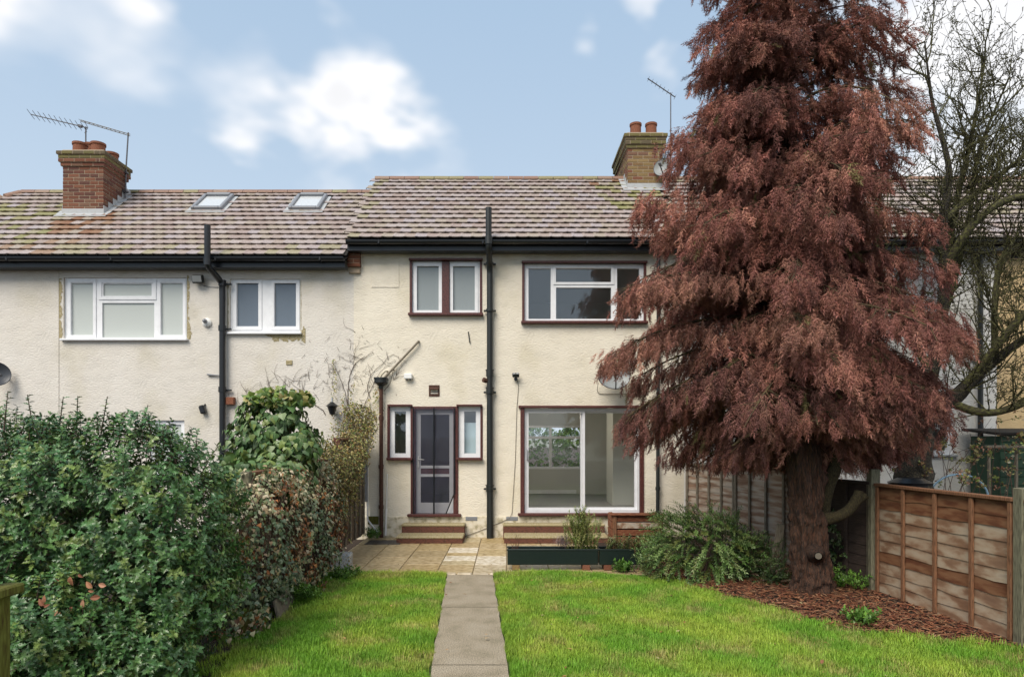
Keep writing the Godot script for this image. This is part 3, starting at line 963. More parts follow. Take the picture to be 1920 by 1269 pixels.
func build_houses() -> void:
	tile_setup()
	brick_setup()
	var Z := FACADE_Z
	# ------------- the house in the middle
	var h := thing("terraced_house", "cream rendered house in the middle with brown trimmed windows and patio door", "house")
	var b := MB.new()
	var sl := [-2.20, -1.80, 1.50, 2.46]
	var dr := [-1.80, -0.91, 0.43, 2.46]
	var sr := [-0.91, -0.49, 1.50, 2.46]
	var sw := [-1.78, -0.50, 4.20, 5.19]
	var bw := [0.33, 2.58, 4.05, 5.14]
	var pd := [0.30, 2.53, 0.46, 2.44]
	b.plate(-2.87, 3.33, 0.40, 5.50, Z, 0.25, [sl, dr, sr, sw, bw, pd])
	part("wall", b.mesh(), mats.render_centre, h)
	b = MB.new()
	b.cbox(Vector3(0.23, 0.175, Z - 0.10), Vector3(6.2, 0.45, 0.25), 0.012, Basis.IDENTITY)
	part("plinth", b.mesh(), mats.plinth, h)
	# rooms
	room(h, -0.15, 3.20, 0.42, 2.75, Z - 0.25, -17.1, [[0.35, 1.96, 1.07, 2.2]])
	room(h, -2.75, -0.27, 0.42, 2.75, Z - 0.25, -17.1, [])
	room(h, -0.15, 3.20, 3.0, 5.35, Z - 0.25, -17.1, [])
	room(h, -2.75, -0.27, 3.0, 5.35, Z - 0.25, -17.1, [])
	b = MB.new()
	b.box(Vector3(2.3, 0.42, -15.2), Vector3(3.2, 2.75, -14.3))
	part("chimney_breast", b.mesh(), mats.inner_wall, h)
	b = MB.new()
	b.cbox(Vector3(0.85, 0.48, -17.08), Vector3(1.9, 0.10, 0.03), 0.005, Basis.IDENTITY)
	part("skirting", b.mesh(), mats.upvc, h)
	make_window(h, [0.35, 1.96, 1.07, 2.2], [[0.41, 1.1, 1.13, 1.85], [1.17, 1.90, 1.13, 1.85], [0.41, 1.1, 1.92, 2.14], [1.17, 1.90, 1.92, 2.14]], mats.clear_glass, mats.upvc, {"z": -17.16, "double": false})
	# small upstairs window: two obscured lights with a brown mullion between
	var w := make_window(h, sw, [[-1.69, -1.28, 4.27, 5.10], [-1.01, -0.60, 4.27, 5.10]], mats.obscure_grey, mats.upvc, {"trim": mats.brown_paint, "sashes": [[-1.75, -1.22, 4.21, 5.16], [-1.07, -0.54, 4.21, 5.16]], "sash_width": 0.06})
	b = MB.new()
	b.cbox(Vector3(-1.145, 4.695, Z - 0.02), Vector3(0.14, 0.97, 0.06), 0.006, Basis.IDENTITY)
	part("mullion", b.mesh(), mats.brown_paint, w)
	make_window(h, bw, [[0.41, 0.83, 4.11, 5.06], [0.93, 1.97, 4.80, 5.06], [0.93, 1.97, 4.11, 4.70], [2.08, 2.50, 4.11, 5.06]], mats.clear_glass, mats.upvc, {"trim": mats.brown_paint, "sashes": [[0.88, 2.02, 4.755, 5.11]], "sash_width": 0.045})
	make_window(h, sl, [[-2.11, -1.90, 1.58, 2.37]], mats.clear_glass, mats.upvc, {"trim": mats.brown_paint, "trim_width": 0.03})
	make_window(h, sr, [[-0.80, -0.58, 1.58, 2.37]], mats.clear_glass, mats.upvc, {"trim": mats.brown_paint, "trim_width": 0.03})
	b = MB.new()
	b.cbox(Vector3(-0.69, 1.86, Z - 0.17), Vector3(0.30, 0.60, 0.01), 0.003, Basis.IDENTITY)
	part("blind", b.mesh(), mat("blind_blue", lin(0.42, 0.55, 0.60), 0.8), h)
	build_back_door(h)
	build_patio_door(h, pd)
	gutter(h, -2.93, 3.40, 5.46, -12.06)
	for x in [-2.25, -1.55]:
		b = MB.new()
		b.cbox(Vector3(x, 5.40, Z + 0.10), Vector3(0.24 if x < -2 else 0.30, 0.09 if x < -2 else 0.05, 0.2), 0.006, Basis.IDENTITY)
		part("soffit_vent", b.mesh(), mats.black_plastic, h)
	# a faint patched square of render
	b = MB.new()
	b.cbox(Vector3(-2.28, 4.95, Z + 0.004), Vector3(0.52, 0.52, 0.014), 0.004, Basis.IDENTITY)
	part("blocked_opening", b.mesh(), mats.render_centre, h)
	# brick corbel between the two eaves
	var cb := holder("corbel", h)
	b = MB.new()
	b.box(Vector3(-2.962, 5.09, Z), Vector3(-2.738, 5.42, Z + 0.10))
	b.box(Vector3(-2.955, 4.95, Z), Vector3(-2.745, 5.09, Z + 0.06))
	part("mortar", b.mesh(), mats.mortar, cb)
	for k in 5:
		var y := 5.06 + k * 0.075
		if k % 2 == 1:
			lay(cb, Vector3(-2.968, y, Z + 0.004), Vector3(-2.858, y + 0.065, Z + 0.108), 2)
			lay(cb, Vector3(-2.848, y, Z + 0.004), Vector3(-2.732, y + 0.065, Z + 0.108), 0)
		else:
			lay(cb, Vector3(-2.968, y, Z + 0.004), Vector3(-2.732, y + 0.065, Z + 0.11), [0, 1, 2, 5, 4][k])
	var moss_y := func(x: float, t: float) -> int:
		var f := sin(x * 3.1) + sin(t * 17.0 + x)
		if x > 2.0 and t > 0.35 and t < 0.85 and rng.randf() < 0.55:
			return 10 + rng.randi() % 3
		if x > 1.9 and t > 0.8 and rng.randf() < 0.6:
			return 13 + rng.randi() % 3
		if (x < -2.5 or t > 0.93) and rng.randf() < 0.4:
			return 12
		return rng.randi() % 10
	roof(h, -2.91, 3.35, 5.52, 7.64, moss_y, [-2.95, 2.8])
	b = MB.new()
	for s in [-2.87, 3.31]:
		var e := 0.02 if s > 0 else -0.02
		b.tri(Vector3(s, 5.42, -12.2), Vector3(s, 7.56, -14.75), Vector3(s, 5.42, -17.3))
		b.tri(Vector3(s + e, 5.42, -12.2), Vector3(s + e, 5.42, -17.3), Vector3(s + e, 7.56, -14.75))
	part("gable", b.mesh(), mats.render_centre, h)
	var c := chimney(h, 2.60, 3.36, -14.2, -15.75, 6.9, 8.09, [[2.83, -14.5, 0.12, 0.34], [3.17, -14.5, 0.12, 0.34], [2.83, -15.3, 0.12, 0.34]], false)
	lead_apron(c, 2.60, 3.36, -14.2, -15.75, 5.52, 0.8)
	# air bricks in the plinth
	for e in [[-0.66, 0.37], [0.10, 0.37]]:
		var a := MB.new()
		a.cbox(Vector3(e[0], e[1] - 0.01, Z + 0.026), Vector3(0.22, 0.075, 0.012), 0.003, Basis.IDENTITY)
		for k in 7:
			a.cbox(Vector3(e[0] - 0.09 + k * 0.03, e[1] - 0.01, Z + 0.034), Vector3(0.012, 0.055, 0.010), 0.002, Basis.IDENTITY)
		part("air_brick", a.mesh(), mats.grey_plastic, h)
	# terracotta flue outlet above the door
	b = MB.new()
	b.plate(-1.46, -1.26, 2.65, 2.86, Z + 0.012, 0.03, [[-1.43, -1.29, 2.68, 2.80]])
	b.cbox(Vector3(-1.36, 2.79, Z + 0.035), Vector3(0.16, 0.03, 0.06), 0.01, Basis(Vector3(1, 0, 0), 0.5))
	b.cbox(Vector3(-1.36, 2.69, Z + 0.006), Vector3(0.14, 0.012, 0.02), 0.004, Basis.IDENTITY)
	b.cbox(Vector3(-1.36, 2.73, Z + 0.002), Vector3(0.14, 0.010, 0.02), 0.004, Basis.IDENTITY)
	part("flue_vent", b.mesh(), mats.rust_pipe, h)
	soil_pipe(h)
	old_downpipe(h)
	# downpipe at the far corner
	b = MB.new()
	b.tube([Vector3(2.83, 5.35, Z + 0.1), Vector3(2.81, 0.0, Z + 0.1)], [0.034, 0.034], 12)
	for y in [0.9, 1.9, 3.2, 4.4]:
		b.tube([Vector3(2.815, y, Z + 0.1), Vector3(2.815, y + 0.06, Z + 0.1)], [0.045, 0.045], 12)
	part("downpipe", b.mesh(), mats.iron_paint, h)
	build_left_house()
	build_right_houses()

func build_back_door(h: Node) -> void:
	var Z := FACADE_Z
	var d := holder("back_door", h)
	var b := MB.new()
	for x in [-1.755, -0.955]:
		b.cbox(Vector3(x, 1.445, Z - 0.02), Vector3(0.09, 2.03, 0.09), 0.006, Basis.IDENTITY)
	b.cbox(Vector3(-1.355, 2.43, Z - 0.02), Vector3(0.71, 0.06, 0.09), 0.006, Basis.IDENTITY)
	b.cbox(Vector3(-1.355, 0.425, Z + 0.02), Vector3(1.0, 0.05, 0.16), 0.008, Basis.IDENTITY)
	part("door_frame", b.mesh(), mats.brown_paint, d)
	b = MB.new()
	b.plate(-1.705, -1.005, 0.455, 2.398, Z - 0.05, 0.045, [[-1.62, -1.08, 1.35, 2.31], [-1.62, -1.08, 1.19, 1.30], [-1.62, -1.08, 0.65, 1.14]])
	part("door_leaf", b.mesh(), mats.alu, d)
	b = MB.new()
	b.box(Vector3(-1.62, 1.35, Z - 0.075), Vector3(-1.08, 2.31, Z - 0.070))
	part("pane", b.mesh(), mats.clear_glass, d)
	b = MB.new()
	b.box(Vector3(-1.62, 0.65, Z - 0.075), Vector3(-1.08, 1.14, Z - 0.070))
	part("pane", b.mesh(), mats.clear_glass, d)
	b = MB.new()
	b.cbox(Vector3(-1.35, 1.245, Z - 0.072), Vector3(0.54, 0.11, 0.02), 0.004, Basis.IDENTITY)
	part("mid_rail", b.mesh(), mats.brown_paint, d)
	b = MB.new()
	b.cbox(Vector3(-1.662, 1.42, Z - 0.035), Vector3(0.035, 0.22, 0.02), 0.006, Basis.IDENTITY)
	b.tube([Vector3(-1.662, 1.47, Z - 0.03), Vector3(-1.662, 1.47, Z + 0.008), Vector3(-1.60, 1.465, Z + 0.012), Vector3(-1.55, 1.46, Z + 0.012)], [0.009, 0.009, 0.009, 0.008], 8)
	part("handle", b.mesh(), mats.white_plastic, d)
	# magnetic fly screen hung over the doorway: two dark net leaves with taped edges
	var s := thing("fly_screen", "dark net fly screen hanging over the back door", "screen")
	var net := StandardMaterial3D.new()
	net.resource_name = "net"
	net.transparency = BaseMaterial3D.TRANSPARENCY_ALPHA
	var nc := lin(0.045, 0.045, 0.075)
	net.albedo_color = Color(nc.r, nc.g, nc.b, 0.42)
	net.roughness = 0.8
	net.cull_mode = BaseMaterial3D.CULL_DISABLED
	var fold := noise(91, 2.2, 3)
	for side in [0, 1]:
		var x0: float = -1.745 if side == 0 else -1.355
		var x1: float = -1.365 if side == 0 else -0.975
		var m := MB.new()
		var nx := 16
		var ny := 40
		var at := func(i: int, j: int) -> Vector3:
			var u := float(i) / nx
			var v := float(j) / ny
			var x := lerpf(x0, x1, u)
			var y := lerpf(0.40, 2.43, v)
			var zz := Z + 0.045 + 0.012 * sin(u * 9.0 + v * 3.0) * (1.0 - v * 0.6) + 0.02 * fold.get_noise_2d(x * 2.0, y * 0.7 + side * 9.0)
			if side == 1 and v < 0.22:                     # the free corner is blown in
				x -= 0.16 * (0.22 - v) / 0.22 * u
				y += 0.05 * (0.22 - v) / 0.22 * u
			return Vector3(x, y, zz)
		for i in nx:
			for j in ny:
				m.quad(at.call(i, j), at.call(i + 1, j), at.call(i + 1, j + 1), at.call(i, j + 1))
		part("net_leaf", m.mesh(), net, s)
		var t := MB.new()
		for e in [0, nx]:
			var pts := []
			var rad := []
			for j in ny + 1:
				pts.append(at.call(e, j) + Vector3(0, 0, 0.004))
				rad.append(0.011)
			t.tube(pts, rad, 6)
		var pb := []
		var rb := []
		for i in nx + 1:
			pb.append(at.call(i, 0) + Vector3(0, -0.004, 0.003))
			rb.append(0.010)
		t.tube(pb, rb, 6)
		part("tape_edge", t.mesh(), mats.black_plastic, s)

func build_patio_door(h: Node, r: Array) -> void:
	var Z := FACADE_Z
	var d := holder("patio_door", h)
	var b := MB.new()
	for x in [r[0] - 0.005, r[1] + 0.005]:
		b.cbox(Vector3(x, (r[2] + r[3]) * 0.5, Z - 0.015), Vector3(0.075, r[3] - r[2], 0.09), 0.006, Basis.IDENTITY)
	b.cbox(Vector3((r[0] + r[1]) * 0.5, r[3] + 0.012, Z + 0.0), Vector3(r[1] - r[0] + 0.16, 0.045, 0.12), 0.006, Basis.IDENTITY)
	b.cbox(Vector3((r[0] + r[1]) * 0.5, r[2] - 0.018, Z + 0.03), Vector3(r[1] - r[0] + 0.18, 0.045, 0.18), 0.008, Basis.IDENTITY)
	part("timber_surround", b.mesh(), mats.brown_paint, d)
	b = MB.new()
	b.plate(0.335, 2.495, 0.463, 2.42, Z - 0.03, 0.12, [[0.37, 2.46, 0.52, 2.375]])
	part("outer_frame", b.mesh(), mats.alu, d)
	for k in 2:
		var x0 := 0.365 if k == 0 else 1.395
		var x1 := 1.475 if k == 0 else 2.465
		var zf := Z - 0.042 if k == 0 else Z - 0.095
		b = MB.new()
		var e := 0.048
		b.plate(x0, x1, 0.51, 2.385, zf, 0.04, [[x0 + e, x1 - e, 0.56, 2.34]])
		part("sliding_leaf" if k == 0 else "fixed_leaf", b.mesh(), mats.alu, d)
		b = MB.new()
		b.box(Vector3(x0 + e, 0.56, zf - 0.014), Vector3(x1 - e, 2.34, zf - 0.010))
		part("pane", b.mesh(), mats.clear_glass, d)
	b = MB.new()
	b.tube([Vector3(0.39, 1.45, Z - 0.03), Vector3(0.39, 1.47, Z + 0.01), Vector3(0.39, 1.62, Z + 0.01), Vector3(0.39, 1.64, Z - 0.03)], [0.011, 0.011, 0.011, 0.011], 8)
	part("handle", b.mesh(), mats.grey_plastic, d)
	# radiator and ceiling lamp inside
	var ra := thing("radiator", "white panel radiator seen inside behind the patio door", "radiator", Vector3(3.13, 0.55, -13.6))
	var m := MB.new()
	m.cbox(Vector3(0, 0.33, 0), Vector3(0.06, 0.62, 1.1), 0.015, Basis.IDENTITY)
	for k in 16:
		m.cbox(Vector3(-0.035, 0.33, -0.48 + k * 0.064), Vector3(0.02, 0.54, 0.035), 0.008, Basis.IDENTITY)
	part("panel", m.mesh(), mats.upvc, ra)
	m = MB.new()
	m.tube([Vector3(0, 0.06, 0.5), Vector3(0, -0.13, 0.5)], [0.012, 0.012], 8)
	part("pipe", m.mesh(), mats.white_plastic, ra)
	var la := thing("ceiling_lamp", "lit ceiling lamp with small bulbs inside behind the patio door", "lamp", Vector3(0.82, 2.74, -14.6))
	m = MB.new()
	m.lathe(Vector3(0, -0.03, 0), [Vector2(0.0, 0), Vector2(0.11, 0.0), Vector2(0.12, 0.03), Vector2(0.0, 0.03)], 20)
	for k in 3:
		var a := TAU * k / 3.0 + 0.4
		m.tube([Vector3(0, -0.02, 0), Vector3(cos(a) * 0.09, -0.09, sin(a) * 0.09), Vector3(cos(a) * 0.13, -0.14, sin(a) * 0.13)], [0.01, 0.01, 0.012], 8)
	part("fitting", m.mesh(), mats.white_plastic, la)
	var glow := StandardMaterial3D.new()
	glow.resource_name = "bulb_glow"
	glow.albedo_color = Color(0.9, 0.9, 0.9)
	glow.emission_enabled = true
	glow.emission = Color(1.0, 0.97, 0.92)
	glow.emission_energy_multiplier = 5.0
	for k in 3:
		var a := TAU * k / 3.0 + 0.4
		m = MB.new()
		m.lathe(Vector3(cos(a) * 0.14, -0.2, sin(a) * 0.14), [Vector2(0.001, 0), Vector2(0.03, 0.012), Vector2(0.04, 0.035), Vector2(0.025, 0.065), Vector2(0.012, 0.075)], 12)
		part("bulb", m.mesh(), glow, la)
	var l := OmniLight3D.new()
	l.name = "lamp_light"
	l.light_energy = 0.25
	l.light_color = Color(1.0, 0.95, 0.88)
	l.light_size = 0.12
	l.omni_range = 9.0
	l.omni_attenuation = 2.0
	l.shadow_enabled = true
	l.position = Vector3(0, -0.3, 0)
	la.add_child(l)

func soil_pipe(h: Node) -> void:
	var Z := FACADE_Z
	var d := holder("soil_pipe", h)
	var b := MB.new()
	var x := -0.315
	b.tube([Vector3(x - 0.01, 6.02, -11.92), Vector3(x - 0.01, 5.38, -11.92), Vector3(x - 0.008, 5.27, -11.95), Vector3(x - 0.002, 5.16, -12.14), Vector3(x, 5.06, -12.28), Vector3(x, 4.9, -12.3), Vector3(x, 2.8, -12.3), Vector3(x + 0.005, 0.0, -12.3)],
		[0.055, 0.055, 0.055, 0.055, 0.055, 0.055, 0.056, 0.064], 16)
	part("pipe", b.mesh(), mats.iron_paint, d)
	b = MB.new()
	for y in [3.08, 2.75, 0.94]:
		b.tube([Vector3(x, y - 0.07, -12.3), Vector3(x, y - 0.06, -12.3), Vector3(x, y + 0.03, -12.3), Vector3(x, y + 0.045, -12.3), Vector3(x, y + 0.06, -12.3)], [0.066, 0.07, 0.07, 0.08, 0.08], 16)
	b.tube([Vector3(x - 0.01, 5.36, -11.92), Vector3(x - 0.01, 5.50, -11.92)], [0.066, 0.068], 16)
	part("collar", b.mesh(), mats.iron_paint, d)
	for y in [5.11, 4.24, 2.72, 0.92]:
		b = MB.new()
		b.cbox(Vector3(x, y, -12.34), Vector3(0.23, 0.035, 0.05), 0.008, Basis.IDENTITY)
		b.tube([Vector3(x, y - 0.022, -12.29), Vector3(x, y + 0.022, -12.29)], [0.072, 0.072], 16)
		part("bracket", b.mesh(), mats.iron_paint, d)
	b = MB.new()
	b.tube([Vector3(x - 0.06, 2.93, -12.3), Vector3(x - 0.12, 2.95, -12.26)], [0.045, 0.045], 14)
	part("capped_branch", b.mesh(), mats.rust_pipe, d)
	b = MB.new()
	b.tube([Vector3(-0.72, 4.86 - 1.0, Z + 0.01), Vector3(-0.69, 3.65, Z + 0.02)], [0.01, 0.012], 6)
	part("pipe_clip", b.mesh(), mats.iron_paint, d)

func old_downpipe(h: Node) -> void:
	var Z := FACADE_Z
	var d := holder("rainwater_pipe", h)
	var b := MB.new()
	var x := -2.34
	b.tube([Vector3(x, 2.82, Z + 0.09), Vector3(x, 1.5, Z + 0.085), Vector3(x + 0.005, 0.02, Z + 0.09)], [0.036, 0.036, 0.037], 14)
	for y in [2.2, 1.3, 0.55]:
		b.tube([Vector3(x, y, Z + 0.088), Vector3(x, y + 0.07, Z + 0.088)], [0.046, 0.048], 14)
	part("pipe", b.mesh(), mats.rust_pipe, d)
	b = MB.new()
	b.lathe(Vector3(x, 2.78, Z + 0.10), [Vector2(0.045, 0.0), Vector2(0.055, 0.06), Vector2(0.13, 0.10), Vector2(0.15, 0.12), Vector2(0.15, 0.18), Vector2(0.16, 0.18), Vector2(0.16, 0.21), Vector2(0.13, 0.21), Vector2(0.10, 0.10)], 4, Basis(Vector3.UP, PI / 4))
	part("hopper", b.mesh(), mats.iron_paint, d)
	b = MB.new()
	b.tube([Vector3(-1.65, 3.68, Z - 0.02), Vector3(-1.65, 3.67, Z + 0.05), Vector3(-1.69, 3.62, Z + 0.065), Vector3(-2.20, 3.08, Z + 0.065), Vector3(-2.27, 3.0, Z + 0.09), Vector3(-2.29, 2.95, Z + 0.10)], [0.021, 0.021, 0.021, 0.021, 0.021, 0.021], 10)
	b.tube([Vector3(-2.11, 3.16, Z + 0.065), Vector3(-2.13, 3.14, Z + 0.065)], [0.032, 0.032], 10)
	part("waste_pipe", b.mesh(), mats.batten_grey, d)
	b = MB.new()
	b.tube([Vector3(-2.24, 3.12, Z - 0.02), Vector3(-2.24, 3.12, Z + 0.05), Vector3(-2.27, 3.12, Z + 0.08), Vector3(-2.33, 3.05, Z + 0.10), Vector3(-2.38, 2.96, Z + 0.10)], [0.02, 0.02, 0.02, 0.02, 0.02], 10)
	part("waste_pipe", b.mesh(), mats.plinth, d)
	# grey conduit and white pipes beside it
	b = MB.new()
	b.tube([Vector3(-2.63, 1.75, Z + 0.05), Vector3(-2.63, 0.68, Z + 0.05)], [0.036, 0.036], 12)
	part("conduit", b.mesh(), mats.grey_plastic, d)
	b = MB.new()
	b.tube([Vector3(-2.60, 1.85, Z + 0.03), Vector3(-2.60, 0.38, Z + 0.05), Vector3(-2.59, 0.33, Z + 0.05), Vector3(-2.40, 0.10, Z + 0.07)], [0.014, 0.016, 0.016, 0.016], 10)
	part("overflow_pipe", b.mesh(), mats.white_plastic, d)
	b = MB.new()
	b.tube([Vector3(-2.235, 1.2, Z + 0.03), Vector3(-2.25, 0.55, Z + 0.04)], [0.010, 0.012], 8)
	b.tube([Vector3(-2.25, 0.55, Z + 0.045), Vector3(-2.265, 0.05, Z + 0.05)], [0.02, 0.02], 10)
	part("overflow_pipe", b.mesh(), mats.white_plastic, d)
	b = MB.new()
	b.cbox(Vector3(-2.50, 0.33, Z + 0.03), Vector3(0.20, 0.15, 0.02), 0.004, Basis.IDENTITY)
	part("vent_grille", b.mesh(), mats.green_board, d)

func build_left_house() -> void:
	var Z := FACADE_Z
	var h := thing("terraced_house", "pale neighbouring house with white windows and two roof lights, left of the tall gutter step", "house")
	var b := MB.new()
	var w1 := [-8.32, -6.00, 3.72, 4.88]
	var w2 := [-5.20, -3.87, 3.84, 4.85]
	var w3 := [-6.70, -6.05, 1.15, 2.20]
	b.plate(-8.395, -2.87, 0.0, 5.2, Z, 0.25, [w1, w2, w3])
	b.plate(-13.45, -8.41, 0.0, 5.2, Z, 0.25, [])
	b.box(Vector3(-8.42, 0.0, Z - 0.2), Vector3(-8.38, 5.2, Z - 0.012))
	part("wall", b.mesh(), mats.render_left, h)
	room(h, -8.3, -3.0, 3.0, 5.05, Z - 0.25, -16.9, [])
	room(h, -8.3, -3.0, 0.4, 2.75, Z - 0.25, -16.9, [])
	make_window(h, w1, [[-8.20, -7.79, 3.80, 4.78], [-7.60, -6.69, 4.54, 4.77], [-7.62, -6.64, 3.76, 4.41], [-6.51, -6.10, 3.80, 4.78]], mats.obscure_pale, mats.upvc,
		{"sill": true, "sashes": [[-8.26, -7.73, 3.75, 4.85], [-7.68, -6.60, 4.47, 4.84], [-6.57, -6.04, 3.75, 4.85]], "sash_width": 0.055})
	make_window(h, w2, [[-5.08, -4.68, 3.97, 4.79], [-4.37, -3.97, 3.97, 4.79]], mats.obscure_blue, mats.upvc, {"sill": true, "sashes": [[-5.15, -4.61, 3.90, 4.84], [-4.44, -3.90, 3.90, 4.84]], "sash_width": 0.06})
	make_window(h, w3, [[-6.62, -6.13, 1.22, 2.12]], mats.obscure_pale, mats.upvc, {"sill": true})
	# filler left bare around the renewed windows
	var fill := noise(95, 7.0, 4)
	var patches := [[-6.00, 3.72, 4.90, 0.045, 0.05], [-8.40, 3.72, 4.86, 0.05, 0.0], [-3.87, 3.86, 4.8, 0.015, 0.0], [-5.24, 3.9, 4.8, 0.02, 0.0]]
	for p in patches:
		b = MB.new()
		var y: float = p[1]
		while y < p[2]:
			var wv: float = p[3] * (0.8 + fill.get_noise_2d(y, p[0])) + (p[4] * smoothstep(4.05, 3.75, y))
			b.quad(Vector3(p[0], y, Z + 0.004), Vector3(p[0] + maxf(wv, 0.004), y, Z + 0.004), Vector3(p[0] + maxf(wv, 0.004), y + 0.03, Z + 0.004), Vector3(p[0], y + 0.03, Z + 0.004))
			y += 0.03
		part("bare_filler", b.mesh(), mats.stone_tread, h)
	b = MB.new()
	var x := -4.55
	while x < -3.78:
		var dd := 0.13 * smoothstep(-4.6, -4.35, x) * (0.85 + 0.8 * fill.get_noise_2d(x * 1.2, 2.0))
		var top := 3.815 if x < -3.85 else 3.815 + 0.16 * (1.0 - absf(x + 3.82) / 0.06)
		b.quad(Vector3(x, 3.815 - dd, Z + 0.004), Vector3(x + 0.025, 3.815 - dd, Z + 0.004), Vector3(x + 0.025, maxf(top, 3.815), Z + 0.004), Vector3(x, maxf(top, 3.815), Z + 0.004))
		x += 0.025
	part("bare_filler", b.mesh(), mats.stone_tread, h)
	gutter(h, -13.5, -2.97, 5.155, -12.06)
	var sky := [[-6.6, -5.96, 0.655, 0.90], [-4.56, -3.92, 0.655, 0.90]]
	var gaps := []
	var L := sqrt(2.65 * 2.65 + 2.13 * 2.13)
	for s in sky:
		gaps.append([s[0] - 0.06, s[1] + 0.06, s[2] * L + 0.02, s[3] * L - 0.02])
	var pick := func(px: float, t: float) -> int:
		var r := rng.randf()
		var blob := fill.get_noise_2d(px * 0.11, t * 0.5)
		if px < -9.0 and t < 0.75 and r < 0.40 + blob:
			return 10 + rng.randi() % 3
		if px > -9.3 and px < -8.0 and t > 0.25 and t < 0.62 and r < 0.72 - absf(px + 8.6) * 0.5:
			return 13 + rng.randi() % 3
		if px > -9.4 and px < -8.2 and t < 0.25 and r < 0.25:
			return 15
		if t < 0.1 and r < 0.3:
			return 12
		return rng.randi() % 10
	roof(h, -13.45, -2.93, 5.21, 7.34, pick, [-9.7, -2.9], -10.8, gaps)
	var cs := 2.65 / L
	var sn := 2.13 / L
	var bas := Basis(Vector3(1, 0, 0), Vector3(0, cs, sn), Vector3(0, -sn, cs))
	for s in sky:
		var k := holder("roof_light", h)
		var mid: float = (s[2] + s[3]) * 0.5 * L
		var at := Vector3((s[0] + s[1]) * 0.5, 5.21 + mid * sn, -12.1 - mid * cs)
		var wd: float = s[1] - s[0]
		var ln: float = (s[3] - s[2]) * L
		b = MB.new()
		for e in [-1.0, 1.0]:
			b.cbox(at + bas * Vector3(e * (wd * 0.5 - 0.03), 0.055, 0), Vector3(0.07, 0.10, ln), 0.012, bas)
		b.cbox(at + bas * Vector3(0, 0.055, ln * 0.5 - 0.04), Vector3(wd - 0.13, 0.10, 0.08), 0.012, bas)
		b.cbox(at + bas * Vector3(0, 0.065, -ln * 0.5 + 0.04), Vector3(wd - 0.13, 0.12, 0.09), 0.012, bas)
		part("frame", b.mesh(), mats.grey_plastic, k)
		b = MB.new()
		b.cbox(at + bas * Vector3(0, 0.060, 0.01), Vector3(wd - 0.14, 0.006, ln - 0.15), 0.0, bas)
		part("pane", b.mesh(), mats.skylight_glass, k)
		b = MB.new()
		b.cbox(at + bas * Vector3(0, 0.035, ln * 0.5 + 0.05), Vector3(wd + 0.18, 0.012, 0.14), 0.003, bas)
		for e in [-1.0, 1.0]:
			b.cbox(at + bas * Vector3(e * (wd * 0.5 + 0.04), 0.03, 0), Vector3(0.09, 0.012, ln), 0.003, bas)
		part("lead_flashing", b.mesh(), mats.lead, k)
	var c := chimney(h, -9.18, -8.34, -13.66, -14.5, 6.25, 7.48, [[-8.95, -13.86, 0.135, 0.24], [-8.57, -13.86, 0.135, 0.24], [-9.0, -14.3, 0.12, 0.42], [-8.55, -14.3, 0.13, 0.22]], true)
	lead_apron(c, -9.18, -8.34, -13.66, -14.5, 5.21, 0.804)
	# soil stack
	var d := holder("soil_pipe", h)
	b = MB.new()
	b.tube([Vector3(-5.40, 5.70, -11.92), Vector3(-5.40, 5.02, -11.92), Vector3(-5.39, 4.95, -11.95), Vector3(-5.33, 4.82, -12.2), Vector3(-5.30, 4.74, -12.29), Vector3(-5.295, 4.6, -12.3), Vector3(-5.29, 0.0, -12.3)], [0.055, 0.055, 0.055, 0.055, 0.055, 0.055, 0.057], 16)
	part("pipe", b.mesh(), mats.black_plastic, d)
	for y in [4.70, 3.86, 2.72]:
		b = MB.new()
		b.tube([Vector3(-5.295, y, -12.3), Vector3(-5.295, y + 0.10, -12.3)], [0.07, 0.07], 16)
		b.cbox(Vector3(-5.22, y + 0.04, -12.34), Vector3(0.16, 0.03, 0.05), 0.006, Basis.IDENTITY)
		part("collar", b.mesh(), mats.black_plastic, d)
	b = MB.new()
	b.tube([Vector3(-5.40, 4.98, -11.92), Vector3(-5.40, 5.10, -11.92)], [0.066, 0.068], 16)
	part("collar", b.mesh(), mats.black_plastic, d)
	# odd bits screwed to the wall
	b = MB.new()
	b.cbox(Vector3(-5.16, 2.56, Z + 0.05), Vector3(0.15, 0.14, 0.10), 0.008, Basis.IDENTITY)
	part("meter_box", b.mesh(), mats.terracotta, h)
	b = MB.new()
	b.cbox(Vector3(-4.08, 3.28, Z + 0.006), Vector3(0.12, 0.09, 0.02), 0.008, Basis.IDENTITY)
	part("plugged_hole", b.mesh(), mats.stone_tread, h)
	b = MB.new()
	b.cbox(Vector3(-3.45, 5.09, Z + 0.004), Vector3(0.23, 0.10, 0.012), 0.004, Basis.IDENTITY)
	part("air_brick", b.mesh(), mats.stone_tread, h)

